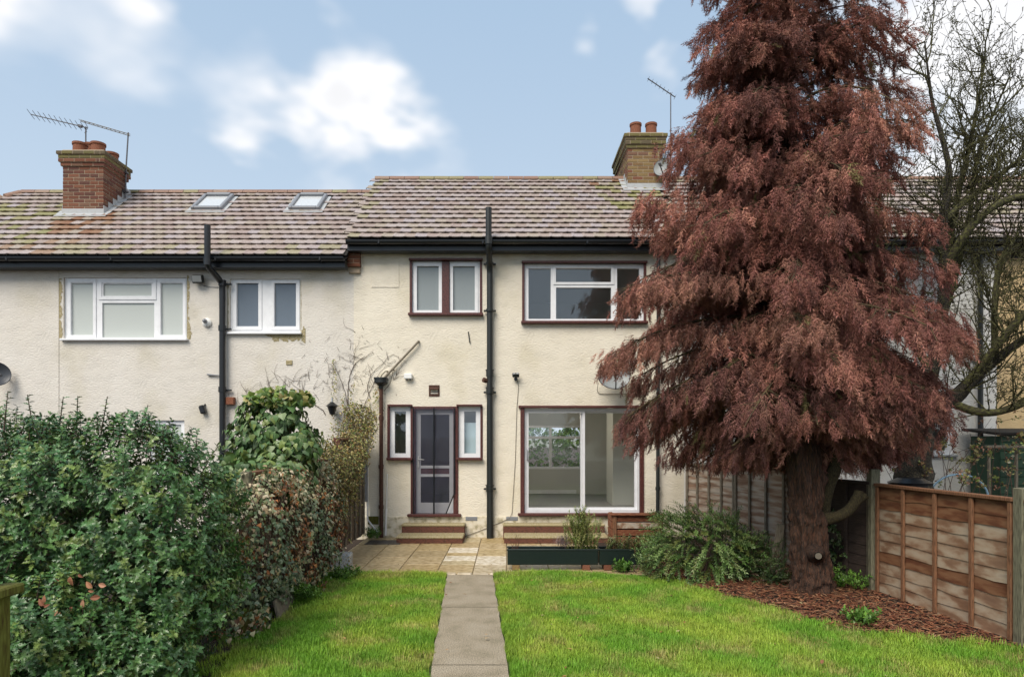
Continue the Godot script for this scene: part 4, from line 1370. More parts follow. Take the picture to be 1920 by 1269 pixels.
func build_right_houses() -> void:
	var Z := FACADE_Z
	var h := thing("terraced_house", "white rendered neighbouring house behind the conifer and the bare tree", "house")
	var b := MB.new()
	var g := [7.05, 8.40, 1.55, 2.72]
	var u := [6.4, 8.3, 4.05, 5.1]
	b.plate(3.33, 9.2, 0.0, 5.5, Z, 0.25, [g, u])
	part("wall", b.mesh(), mats.render_white, h)
	room(h, 3.45, 9.05, 0.4, 2.75, Z - 0.25, -16.9, [])
	room(h, 3.45, 9.05, 3.0, 5.35, Z - 0.25, -16.9, [])
	make_window(h, g, [[7.15, 7.60, 1.65, 2.62], [7.74, 8.30, 1.65, 2.62]], mats.clear_glass, mats.upvc, {"sill": true, "sill_mat": mats.lead})
	make_window(h, u, [[6.5, 7.2, 4.15, 5.0], [7.3, 8.2, 4.15, 5.0]], mats.clear_glass, mats.upvc, {"sill": true, "sill_mat": mats.lead})
	gutter(h, 3.42, 9.2, 5.46, -12.06)
	var pick := func(_x: float, t: float) -> int:
		return 12 if rng.randf() < 0.08 or t > 0.93 and rng.randf() < 0.4 else rng.randi() % 10
	roof(h, 3.37, 9.2, 5.52, 7.64, pick, [6.2, 9.3])
	b = MB.new()
	b.tube([Vector3(8.83, 5.35, Z + 0.09), Vector3(8.83, 0.0, Z + 0.09)], [0.045, 0.045], 12)
	for y in [1.65, 3.3]:
		b.tube([Vector3(8.83, y, Z + 0.09), Vector3(8.83, y + 0.06, Z + 0.09)], [0.058, 0.058], 12)
		b.cbox(Vector3(8.80, y + 0.03, Z + 0.04), Vector3(0.2, 0.03, 0.05), 0.005, Basis.IDENTITY)
	part("downpipe", b.mesh(), mats.iron_paint, h)
	b = MB.new()
	b.tube([Vector3(6.78, 5.35, Z + 0.09), Vector3(6.78, 0.0, Z + 0.09)], [0.06, 0.06], 12)
	part("soil_pipe", b.mesh(), mats.iron_paint, h)
	b = MB.new()
	b.plate(8.75, 8.98, 5.24, 5.39, Z + 0.01, 0.02, [])
	for k in 5:
		b.cbox(Vector3(8.865, 5.26 + k * 0.028, Z + 0.016), Vector3(0.2, 0.010, 0.012), 0.002, Basis(Vector3(1, 0, 0), 0.5))
	part("air_brick", b.mesh(), mats.iron_paint, h)
	var t := thing("terraced_house", "sandy yellow house at the far right beyond the white one", "house")
	b = MB.new()
	b.plate(9.2, 16.0, 0.0, 5.5, Z, 0.25, [])
	part("wall", b.mesh(), mats.render_tan, t)
	gutter(t, 9.2, 16.0, 5.46, -12.06)
	roof(t, 9.25, 16.0, 5.52, 7.64, pick, [9.2, 12.5])
	b = MB.new()
	b.plate(9.45, 9.68, 5.24, 5.39, Z + 0.01, 0.02, [])
	for k in 5:
		b.cbox(Vector3(9.565, 5.26 + k * 0.028, Z + 0.016), Vector3(0.2, 0.010, 0.012), 0.002, Basis(Vector3(1, 0, 0), 0.5))
	part("air_brick", b.mesh(), mats.iron_paint, t)

# ---------------------------------------------------------------- fittings on the houses
func dish(label: String, at: Vector3, facing: Basis, rx: float, ry: float, m: Material, arm_to: Vector3) -> Node3D:
	var o := thing("satellite_dish", label, "satellite dish", at, "satellite dishes on the houses")
	var b := MB.new()
	var n := 36
	var rings := 6
	for pass_ in 2:
		var off := 0.0 if pass_ == 0 else -0.012
		for k in rings:
			for s in n:
				var q := []
				for e in [[k, s], [k + 1, s], [k + 1, s + 1], [k, s + 1]]:
					var r: float = float(e[0]) / rings
					var a: float = TAU * e[1] / n
					q.append(facing * Vector3(cos(a) * r * rx, sin(a) * r * ry, 0.10 * r * r * rx / 0.3 - 0.10 + off))
				if pass_ == 0:
					b.quad(q[0], q[1], q[2], q[3])
				else:
					b.quad(q[3], q[2], q[1], q[0])
	b.smooth(0)
	part("reflector", b.mesh(), m, o)
	b = MB.new()
	var pts := []
	var rad := []
	for s in n + 1:
		var a := TAU * s / n
		pts.append(facing * Vector3(cos(a) * rx, sin(a) * ry, 0.10 * rx / 0.3 - 0.10 - 0.006))
		rad.append(0.008)
	b.tube(pts, rad, 6, false)
	part("rim", b.mesh(), mats.dish_dark, o)
	b = MB.new()
	var low := facing * Vector3(0.02, -ry, -0.02)
	b.tube([low, arm_to], [0.012, 0.012], 8)
	b.cbox(arm_to, Vector3(0.055, 0.05, 0.10), 0.015, facing)
	b.tube([arm_to, arm_to - facing * Vector3(0.0, -0.01, 0.08)], [0.028, 0.024], 10)
	part("feed_arm", b.mesh(), mats.dish_dark, o)
	return o

func build_fittings() -> void:
	var Z := FACADE_Z
	var face := Basis.from_euler(Vector3(-0.25, 0.15, 0.0))
	var o := dish("grey satellite dish on the wall above the patio door", Vector3(1.96, 3.0, Z + 0.34), face, 0.305, 0.245, mats.dish_grey, face * Vector3(-0.07, -0.09, 0.32))
	var b := MB.new()
	b.tube([Vector3(0, -0.02, -0.16), Vector3(0.0, -0.06, -0.26), Vector3(0.0, -0.06, -0.33)], [0.02, 0.02, 0.02], 10)
	b.cbox(Vector3(0.0, -0.06, -0.335), Vector3(0.12, 0.2, 0.012), 0.004, Basis.IDENTITY)
	part("wall_mount", b.mesh(), mats.dish_dark, o)
	b = MB.new()
	b.tube([Vector3(-0.26, -0.10, -0.2), Vector3(-0.265, -0.24, -0.31), Vector3(-0.24, -0.29, -0.325), Vector3(-0.19, -0.305, -0.325), Vector3(0.1, -0.305, -0.325), Vector3(0.4, -0.305, -0.325)], [0.006, 0.006, 0.006, 0.006, 0.006, 0.006], 6)
	part("cable", b.mesh(), mats.batten_grey, o)
	face = Basis.from_euler(Vector3(-0.15, 0.85, 0.0))
	o = dish("dark satellite dish at the left edge of the pale wall", Vector3(-9.35, 3.05, Z + 0.32), face, 0.24, 0.22, mats.dish_dark, face * Vector3(0.0, -0.1, 0.28))
	b = MB.new()
	b.tube([Vector3(0, -0.02, -0.12), Vector3(0.0, -0.06, -0.31)], [0.02, 0.02], 10)
	part("wall_mount", b.mesh(), mats.dish_dark, o)
	face = Basis.from_euler(Vector3(-0.2, -0.5, 0.0))
	o = dish("small pale dish fixed to the yellow brick chimney", Vector3(3.30, 7.62, -13.98), face, 0.20, 0.20, mats.dish_grey, face * Vector3(0, -0.08, 0.2))
	b = MB.new()
	b.tube([Vector3(0, -0.02, -0.1), Vector3(0.0, -0.05, -0.22)], [0.018, 0.018], 10)
	part("wall_mount", b.mesh(), mats.dish_dark, o)
	# aerials
	o = thing("tv_aerial", "dark comb shaped aerial sloping above the red chimney pots", "aerial", Vector3(-9.08, 8.16, -14.25), "rooftop aerials")
	b = MB.new()
	b.tube([Vector3(0, -0.02, 0), Vector3(0, 0.42, 0)], [0.014, 0.014], 8)
	part("mast", b.mesh(), mats.aerial, o)
	b = MB.new()
	var p0 := Vector3(0.04, 0.385, 0.02)
	var p1 := Vector3(-1.15, 0.66, 0.05)
	b.tube([p0, p1], [0.012, 0.010], 8)
	part("boom", b.mesh(), mats.aerial, o)
	for k in 11:
		var q := p0.lerp(p1, 0.06 + k * 0.094)
		b = MB.new()
		b.tube([q + Vector3(-0.01, -0.045, -0.13), q, q + Vector3(0.01, 0.05, 0.13)], [0.005, 0.005, 0.005], 6)
		part("element", b.mesh(), mats.aerial, o)
	b = MB.new()
	b.cbox(p0.lerp(p1, 0.12), Vector3(0.09, 0.06, 0.05), 0.01, Basis(Vector3(0, 0, 1), -0.22))
	for s in [-1.0, 1.0]:
		b.tube([p0 + Vector3(0.02, 0, 0), p0 + Vector3(-0.04, 0.12 * s, 0.02)], [0.006, 0.006], 6)
	part("junction_box", b.mesh(), mats.aerial, o)
	o = thing("tv_aerial", "grey pole aerial with a double boom strapped beside the red chimney", "aerial", Vector3(-8.27, 7.0, -14.35), "rooftop aerials")
	b = MB.new()
	b.tube([Vector3(-0.02, 0.0, 0), Vector3(0.0, 0.7, 0), Vector3(0.05, 1.50, 0)], [0.018, 0.016, 0.014], 8)
	part("mast", b.mesh(), mats.aerial, o)
	b = MB.new()
	for s in [-0.015, 0.02]:
		b.tube([Vector3(0.10, 1.43 + s, 0.02), Vector3(-0.95, 1.73 + s * 0.8, 0.05)], [0.009, 0.009], 6)
	for k in 12:
		var q := Vector3(0.05, 1.45, 0.02).lerp(Vector3(-0.95, 1.732, 0.05), k / 11.0)
		b.tube([q + Vector3(0, 0, -0.07), q + Vector3(0, 0, 0.07)], [0.004, 0.004], 5)
	part("boom", b.mesh(), mats.batten_grey, o)
	b = MB.new()
	b.cbox(Vector3(-0.015, 0.22, 0), Vector3(0.10, 0.05, 0.10), 0.01, Basis.IDENTITY)
	b.cbox(Vector3(0.0, 0.62, 0), Vector3(0.09, 0.04, 0.09), 0.01, Basis.IDENTITY)
	part("strap", b.mesh(), mats.aerial, o)
	o = thing("tv_aerial", "thin pole aerial behind the yellow brick chimney, half hidden by the conifer", "aerial", Vector3(3.70, 7.55, -14.9), "rooftop aerials")
	b = MB.new()
	b.tube([Vector3(0, 0, 0), Vector3(0, 2.1, 0)], [0.014, 0.012], 8)
	part("mast", b.mesh(), mats.aerial, o)
	b = MB.new()
	b.tube([Vector3(0.1, 2.0, 0), Vector3(-0.52, 2.42, 0)], [0.012, 0.012], 8)
	for k in 8:
		var q := Vector3(0.1, 2.0, 0).lerp(Vector3(-0.5, 2.41, 0), k / 7.0)
		b.tube([q + Vector3(0, 0, -0.1), q + Vector3(0, 0, 0.1)], [0.004, 0.004], 5)
	part("boom", b.mesh(), mats.aerial, o)
	# lamps and alarms
	o = thing("floodlight", "old dark green floodlight beside the white three-part window", "light", Vector3(-5.74, 4.82, Z))
	b = MB.new()
	b.cbox(Vector3(0, 0.0, 0.12), Vector3(0.20, 0.15, 0.09), 0.012, Basis(Vector3(1, 0, 0), 0.35))
	part("housing", b.mesh(), mats.iron_paint, o)
	b = MB.new()
	b.cbox(Vector3(0, -0.005, 0.17), Vector3(0.17, 0.115, 0.006), 0.0, Basis(Vector3(1, 0, 0), 0.35))
	part("lens", b.mesh(), mats.dish_grey, o)
	b = MB.new()
	b.tube([Vector3(0.05, -0.09, 0.1), Vector3(0.06, -0.10, 0.0), Vector3(0.14, -0.12, 0.01), Vector3(0.4, -0.13, 0.01)], [0.01, 0.01, 0.006, 0.006], 6)
	part("bracket", b.mesh(), mats.grey_plastic, o)
	o = thing("motion_sensor", "round white motion sensor left of the black soil pipe", "sensor", Vector3(-5.62, 4.03, Z))
	b = MB.new()
	b.lathe(Vector3(0, 0, 0.0), [Vector2(0.085, 0), Vector2(0.085, 0.03), Vector2(0.05, 0.06), Vector2(0.0, 0.062)], 18, Basis(Vector3(1, 0, 0), PI / 2))
	part("base", b.mesh(), mats.white_plastic, o)
	b = MB.new()
	b.cbox(Vector3(-0.01, 0.02, 0.09), Vector3(0.07, 0.08, 0.09), 0.025, Basis(Vector3(1, 0, 0), 0.3))
	part("sensor_head", b.mesh(), mats.grey_plastic, o)
	o = thing("wall_bracket", "small black bracket low on the pale wall above the holly", "bracket", Vector3(-5.68, 2.40, Z))
	b = MB.new()
	b.cbox(Vector3(0, 0, 0.06), Vector3(0.10, 0.16, 0.10), 0.02, Basis(Vector3(0, 0, 1), 0.3))
	b.tube([Vector3(0.02, 0.05, 0.06), Vector3(0.02, 0.10, 0.0)], [0.015, 0.015], 8)
	part("body", b.mesh(), mats.black_plastic, o)
	o = thing("cable_clamp", "small grey cable clamp beside the black soil pipe", "clamp", Vector3(-5.56, 3.05, Z))
	b = MB.new()
	b.tube([Vector3(-0.05, 0.01, 0.03), Vector3(0.0, 0.0, 0.03), Vector3(0.18, -0.01, 0.03)], [0.014, 0.02, 0.01], 8)
	b.tube([Vector3(-0.01, 0, 0.03), Vector3(-0.01, 0, 0.0)], [0.016, 0.016], 8)
	part("body", b.mesh(), mats.grey_plastic, o)
	o = thing("security_camera", "small white security box on the wall left of the door vent", "camera", Vector3(-1.84, 3.02, Z))
	b = MB.new()
	b.cbox(Vector3(0, 0, 0.05), Vector3(0.15, 0.10, 0.10), 0.012, Basis.IDENTITY)
	part("housing", b.mesh(), mats.white_plastic, o)
	b = MB.new()
	for s in [-0.02, 0.04]:
		b.tube([Vector3(s, -0.04, 0.06), Vector3(s, -0.075, 0.065)], [0.018, 0.015], 10)
	part("lens", b.mesh(), mats.dish_dark, o)
	o = thing("security_light", "small black spotlight on the wall right of the soil pipe", "light", Vector3(0.17, 3.02, Z))
	b = MB.new()
	b.cbox(Vector3(0, 0.02, 0.10), Vector3(0.13, 0.085, 0.07), 0.015, Basis(Vector3(1, 0, 0), 0.3))
	b.tube([Vector3(0, -0.05, 0.0), Vector3(0, -0.05, 0.07)], [0.03, 0.035], 12)
	part("housing", b.mesh(), mats.black_plastic, o)
	b = MB.new()
	for s in [-0.03, 0.03]:
		b.cbox(Vector3(s, 0.035, 0.137), Vector3(0.045, 0.035, 0.008), 0.002, Basis(Vector3(1, 0, 0), 0.3))
	part("lens", b.mesh(), mats.upvc, o)
	b = MB.new()
	b.tube([Vector3(0.03, -0.05, 0.01), Vector3(0.05, -0.2, 0.012), Vector3(0.02, -0.6, 0.012), Vector3(-0.01, -1.6, 0.012), Vector3(-0.07, -2.55, 0.012), Vector3(-0.11, -2.65, 0.035), Vector3(-0.5, -2.82, 0.035), Vector3(-0.95, -2.99, 0.04)], [0.005, 0.005, 0.005, 0.005, 0.005, 0.006, 0.006, 0.006], 6)
	part("cable", b.mesh(), mats.batten_grey, o)
	o = thing("wall_lantern", "dark coach lantern half buried in the climber near the wall", "lantern", Vector3(-3.23, 2.45, Z))
	b = MB.new()
	b.lathe(Vector3(0, 0.0, 0.18), [Vector2(0.02, -0.16), Vector2(0.05, -0.13), Vector2(0.085, -0.02), Vector2(0.095, 0.0), Vector2(0.12, 0.01), Vector2(0.03, 0.08), Vector2(0.0, 0.10)], 8)
	b.tube([Vector3(0, -0.1, 0.12), Vector3(0, -0.14, 0.06), Vector3(0, -0.1, 0.0)], [0.012, 0.012, 0.012], 8)
	part("lantern_body", b.mesh(), mats.black_plastic, o)
	b = MB.new()
	b.tube([Vector3(0, 0.08, 0.18), Vector3(0, 0.17, 0.18)], [0.02, 0.018], 10)
	part("finial", b.mesh(), mats.lead, o)

# ---------------------------------------------------------------- fences
# a panel of lapped boards between a and b; the battens stand on the side the normal points to
func fence_panel(f: Node, a: Vector3, c: Vector3, h: float, y0: float, boards: Array, batten: Material, nb: int, side: float, cap_mat: Material) -> void:
	var along := c - a
	along.y = 0
	var len_ := along.length()
	var ux := along / len_
	var out := Vector3(ux.z, 0, -ux.x) * side
	var bas := Basis(ux, Vector3.UP, ux.cross(Vector3.UP))
	var y := y0
	var k := 0
	while y < y0 + h - 0.06:
		var hh := minf(0.145, y0 + h - y)
		var b := MB.new()
		# waney edge: lower edge wanders
		var n := 8
		var lower := []
		for i in n + 1:
			lower.append(rng.randf_range(-0.014, 0.012))
		for i in n:
			var x0 := -len_ * 0.5 + len_ * i / n
			var x1 := -len_ * 0.5 + len_ * (i + 1) / n
			var l0: float = lower[i]
			var l1: float = lower[i + 1]
			var t0 := 0.016
			var t1 := 0.004
			b.quad(Vector3(x0, l0, t0), Vector3(x1, l1, t0), Vector3(x1, hh + 0.02, t1), Vector3(x0, hh + 0.02, t1))
			b.quad(Vector3(x1, l1, t0 - 0.010), Vector3(x0, l0, t0 - 0.010), Vector3(x0, hh + 0.02, t1 - 0.010), Vector3(x1, hh + 0.02, t1 - 0.010))
			b.quad(Vector3(x0, l0, t0 - 0.010), Vector3(x1, l1, t0 - 0.010), Vector3(x1, l1, t0), Vector3(x0, l0, t0))
			b.quad(Vector3(x0, hh + 0.02, t1), Vector3(x1, hh + 0.02, t1), Vector3(x1, hh + 0.02, t1 - 0.010), Vector3(x0, hh + 0.02, t1 - 0.010))
		var mid := (a + c) * 0.5
		var bb := Basis(ux * (1.0 if side > 0 else 1.0), Vector3.UP, ux.cross(Vector3.UP)) if out.dot(ux.cross(Vector3.UP)) > 0 else Basis(-ux, Vector3.UP, (-ux).cross(Vector3.UP))
		part("board", b.mesh(), boards[k % boards.size()], f, Transform3D(bb, Vector3(mid.x, y, mid.z)))
		y += 0.125
		k += 1
	for i in nb:
		var t := (i + 0.0) / (nb - 1)
		var p := a.lerp(c, clampf(t, 0.02, 0.98)) + out * 0.035
		var b := MB.new()
		b.cbox(Vector3(p.x, y0 + h * 0.5, p.z), Vector3(0.045, h - 0.01, 0.028), 0.004, bas)
		part("batten", b.mesh(), batten, f)
	var b := MB.new()
	var m := (a + c) * 0.5 + out * 0.015
	b.cbox(Vector3(m.x, y0 + h + 0.018, m.z), Vector3(len_, 0.036, 0.09), 0.006, bas)
	part("capping", b.mesh(), cap_mat, f)

func fence_post(f: Node, p: Vector3, h: float, m: Material, w := 0.1) -> void:
	var b := MB.new()
	b.cbox(Vector3(p.x, h * 0.5 - 0.05, p.z), Vector3(w, h + 0.1, w), 0.006, Basis.IDENTITY)
	part("post", b.mesh(), m, f)

func build_fences() -> void:
	# right hand boundary: splays out from the house corner towards the camera
	var f := thing("panel_fence", "lapped panel fence behind the conifer, bleached near the house and dark brown beyond", "fence", Vector3.ZERO, "garden fences")
	var A := Vector3(3.38, 0, -12.32)
	var B := Vector3(3.76, 0, -10.82)
	var C := Vector3(4.16, 0, -9.22)
	var D := Vector3(4.44, 0, -8.0)
	fence_panel(f, A, B, 1.32, 0.05, [mats.board_grey], mats.batten_grey, 5, -1.0, mats.batten_grey)
	fence_panel(f, B, C, 1.36, 0.05, [mats.board_grey], mats.batten_grey, 5, -1.0, mats.batten_grey)
	fence_panel(f, C, D, 1.25, 0.05, [mats.board_dark], mats.board_dark, 4, -1.0, mats.board_dark)
	fence_post(f, A, 1.5, mats.post_red, 0.07)
	fence_post(f, B, 1.45, mats.batten_grey, 0.08)
	fence_post(f, C, 1.45, mats.board_dark, 0.08)
	f = thing("panel_fence", "brown and bleached lapped fence panel right of the thick green post", "fence", Vector3.ZERO, "garden fences")
	var E := Vector3(4.60, 0, -5.88)
	var G := Vector3(4.74, 0, -3.8)
	fence_post(f, D, 1.49, mats.post, 0.11)
	fence_panel(f, D + Vector3(0.012, 0, 0.08), E - Vector3(0.006, 0, 0.06), 1.26, 0.03, [mats.board_weathered, mats.board_weathered, mats.board_weathered, mats.board_brown, mats.board_weathered, mats.board_weathered, mats.board_weathered, mats.board_weathered, mats.board_brown, mats.board_brown], mats.batten, 5, -1.0, mats.batten)
	fence_post(f, E, 1.42, mats.post, 0.11)
	fence_panel(f, E + Vector3(0.006, 0, 0.06), G, 1.26, 0.03, [mats.board_weathered, mats.board_brown], mats.batten, 5, -1.0, mats.batten)
	# left boundary
	f = thing("panel_fence", "brown lapped fence between the two gardens, half hidden by climbers", "fence", Vector3.ZERO, "garden fences")
	var zs := [-12.33, -10.45, -8.6, -6.8]
	var hs := [1.75, 1.45, 1.40]
	for k in 3:
		fence_panel(f, Vector3(-2.68, 0, zs[k] + 0.05), Vector3(-2.68, 0, zs[k + 1] - 0.05), hs[k], 0.08, [mats.board_fence], mats.batten_grey if k == 0 else mats.batten, 6, 1.0, mats.batten)
		fence_post(f, Vector3(-2.68, 0, zs[k + 1]), hs[k] + 0.12, mats.post_red if k == 0 else mats.post, 0.09)
	f = thing("board_fence", "green stained upright board fence at the lower left corner", "fence", Vector3.ZERO, "garden fences")
	for k in 12:
		var b := MB.new()
		var z := -3.52 + k * 0.132
		b.cbox(Vector3(-2.70 + (0.006 if k % 2 else 0.0), 0.52, z), Vector3(0.02, 1.0, 0.128), 0.004, Basis(Vector3(0, 1, 0), rng.randf_range(-0.02, 0.02)))
		part("board", b.mesh(), mats.green_board, f)
	var b := MB.new()
	b.cbox(Vector3(-2.68, 1.05, -2.78), Vector3(0.11, 0.055, 1.65), 0.01, Basis.IDENTITY)
	part("capping", b.mesh(), mats.green_board, f)
	for z in [-3.50, -2.0]:
		fence_post(f, Vector3(-2.77, 0, z), 1.30, mats.green_board, 0.10)
	# boards along the foot of the left border
	var tl := thing("gravel_board", "brown timber edging board leaning at the foot of the ivy", "edging")
	b = MB.new()
	b.cbox(Vector3(-2.42, 0.08, -7.2), Vector3(0.035, 0.22, 0.8), 0.006, Basis(Vector3(0, 1, 0), 0.12) * Basis(Vector3(0, 0, 1), 0.25))
	part("board", b.mesh(), mats.batten_grey, tl)
	b = MB.new()
	tl = thing("edging_board", "bright green mossy board end showing below the ivy on the left", "edging")
	b.cbox(Vector3(-2.50, 0.14, -6.45), Vector3(0.04, 0.20, 0.55), 0.006, Basis(Vector3(0, 1, 0), 0.12))
	part("board", b.mesh(), mats.green_board, tl)
	b = MB.new()
	b.cbox(Vector3(-2.52, 0.27, -9.9), Vector3(0.12, 0.5, 0.025), 0.005, Basis(Vector3(0, 0, 1), 0.03))
	var sp := thing("loose_board", "short dark red board standing at the end of the fence by the patio", "board")
	part("board", b.mesh(), mats.post_red, sp)
	# a pale offcut leaning on the fence beside the conifer
	var off := thing("leaning_board", "pale tapered board leaning against the fence left of the conifer trunk", "board")
	b = MB.new()
	b.cbox(Vector3(3.52, 0.36, -8.62), Vector3(0.11, 0.78, 0.02), 0.006, Basis(Vector3(0, 0, 1), -0.16))
	part("board", b.mesh(), mats.batten_grey, off)

# ---------------------------------------------------------------- things in the garden
func steps(label: String, x0: float, x1: float, low_off: float) -> void:
	var o := thing("doorstep", label, "steps", Vector3.ZERO, "brick steps below the doors")
	var lay_step := func(xa: float, xb: float, zf: float, zb: float, y0: float, y1: float) -> void:
		var b := MB.new()
		b.box(Vector3(xa + 0.012, y0, zb), Vector3(xb - 0.012, y1 - 0.045, zf - 0.012))
		part("core", b.mesh(), mats.mortar, o)
		b = MB.new()
		b.cbox(Vector3((xa + xb) * 0.5, y1 - 0.0225, (zf + zb) * 0.5 + 0.004), Vector3(xb - xa + 0.012, 0.045, zf - zb + 0.01), 0.014, Basis.IDENTITY)
		part("tread", b.mesh(), mats.stone_tread, o)
		var hgt := y1 - 0.047 - y0
		var x := xa
		while x < xb - 0.05:
			var e := minf(x + rng.randf_range(0.30, 0.62), xb)
			if xb - e < 0.12:
				e = xb
			b = MB.new()
			b.cbox(Vector3((x + e) * 0.5, y0 + hgt * 0.5, zf - 0.03), Vector3(e - x - 0.004, hgt, 0.06), 0.006, Basis.IDENTITY)
			part("riser", b.mesh(), mats.sleeper, o)
			x = e
		for s in [xa + 0.012, xb - 0.012]:
			b = MB.new()
			b.cbox(Vector3(s, y0 + hgt * 0.5, (zf + zb) * 0.5 - 0.032), Vector3(0.025, hgt, zf - zb - 0.064), 0.004, Basis.IDENTITY)
			part("riser", b.mesh(), mats.sleeper, o)
	lay_step.call(x0 + low_off, x1, -11.66, -12.12, 0.004, 0.135)
	lay_step.call(x0, x1 - 0.0, -12.12, -12.375, 0.004, 0.29)

func trough(label: String, x0: float, x1: float) -> Node3D:
	var o := thing("plant_trough", label, "planter", Vector3(0, 0.085, 0), "dark plant troughs on bricks")
	var z0 := -9.28
	var z1 := -9.54
	var h := 0.215
	var b := MB.new()
	var t := 0.018
	b.cbox(Vector3((x0 + x1) * 0.5, h * 0.5, z0 - t * 0.5), Vector3(x1 - x0, h, t), 0.006, Basis(Vector3(1, 0, 0), 0.03))
	b.cbox(Vector3((x0 + x1) * 0.5, h * 0.5, z1 + t * 0.5), Vector3(x1 - x0, h, t), 0.006, Basis(Vector3(1, 0, 0), -0.03))
	for x in [x0 + t * 0.5, x1 - t * 0.5]:
		b.cbox(Vector3(x, h * 0.5, (z0 + z1) * 0.5), Vector3(t, h, z0 - z1 - 0.01), 0.006, Basis.IDENTITY)
	b.cbox(Vector3((x0 + x1) * 0.5, 0.012, (z0 + z1) * 0.5), Vector3(x1 - x0 - 0.03, 0.02, z0 - z1 - 0.03), 0.003, Basis.IDENTITY)
	part("shell", b.mesh(), mats.trough, o)
	b = MB.new()
	b.cbox(Vector3((x0 + x1) * 0.5, h - 0.005, z0 - 0.006), Vector3(x1 - x0 + 0.016, 0.026, 0.03), 0.008, Basis.IDENTITY)
	b.cbox(Vector3((x0 + x1) * 0.5, h - 0.005, z1 + 0.006), Vector3(x1 - x0 + 0.016, 0.026, 0.03), 0.008, Basis.IDENTITY)
	part("rim", b.mesh(), mats.trough, o)
	b = MB.new()
	b.box(Vector3(x0 + t, h - 0.06, z1 + t), Vector3(x1 - t, h - 0.03, z0 - t))
	part("compost", b.mesh(), mats.soil, o)
	return o

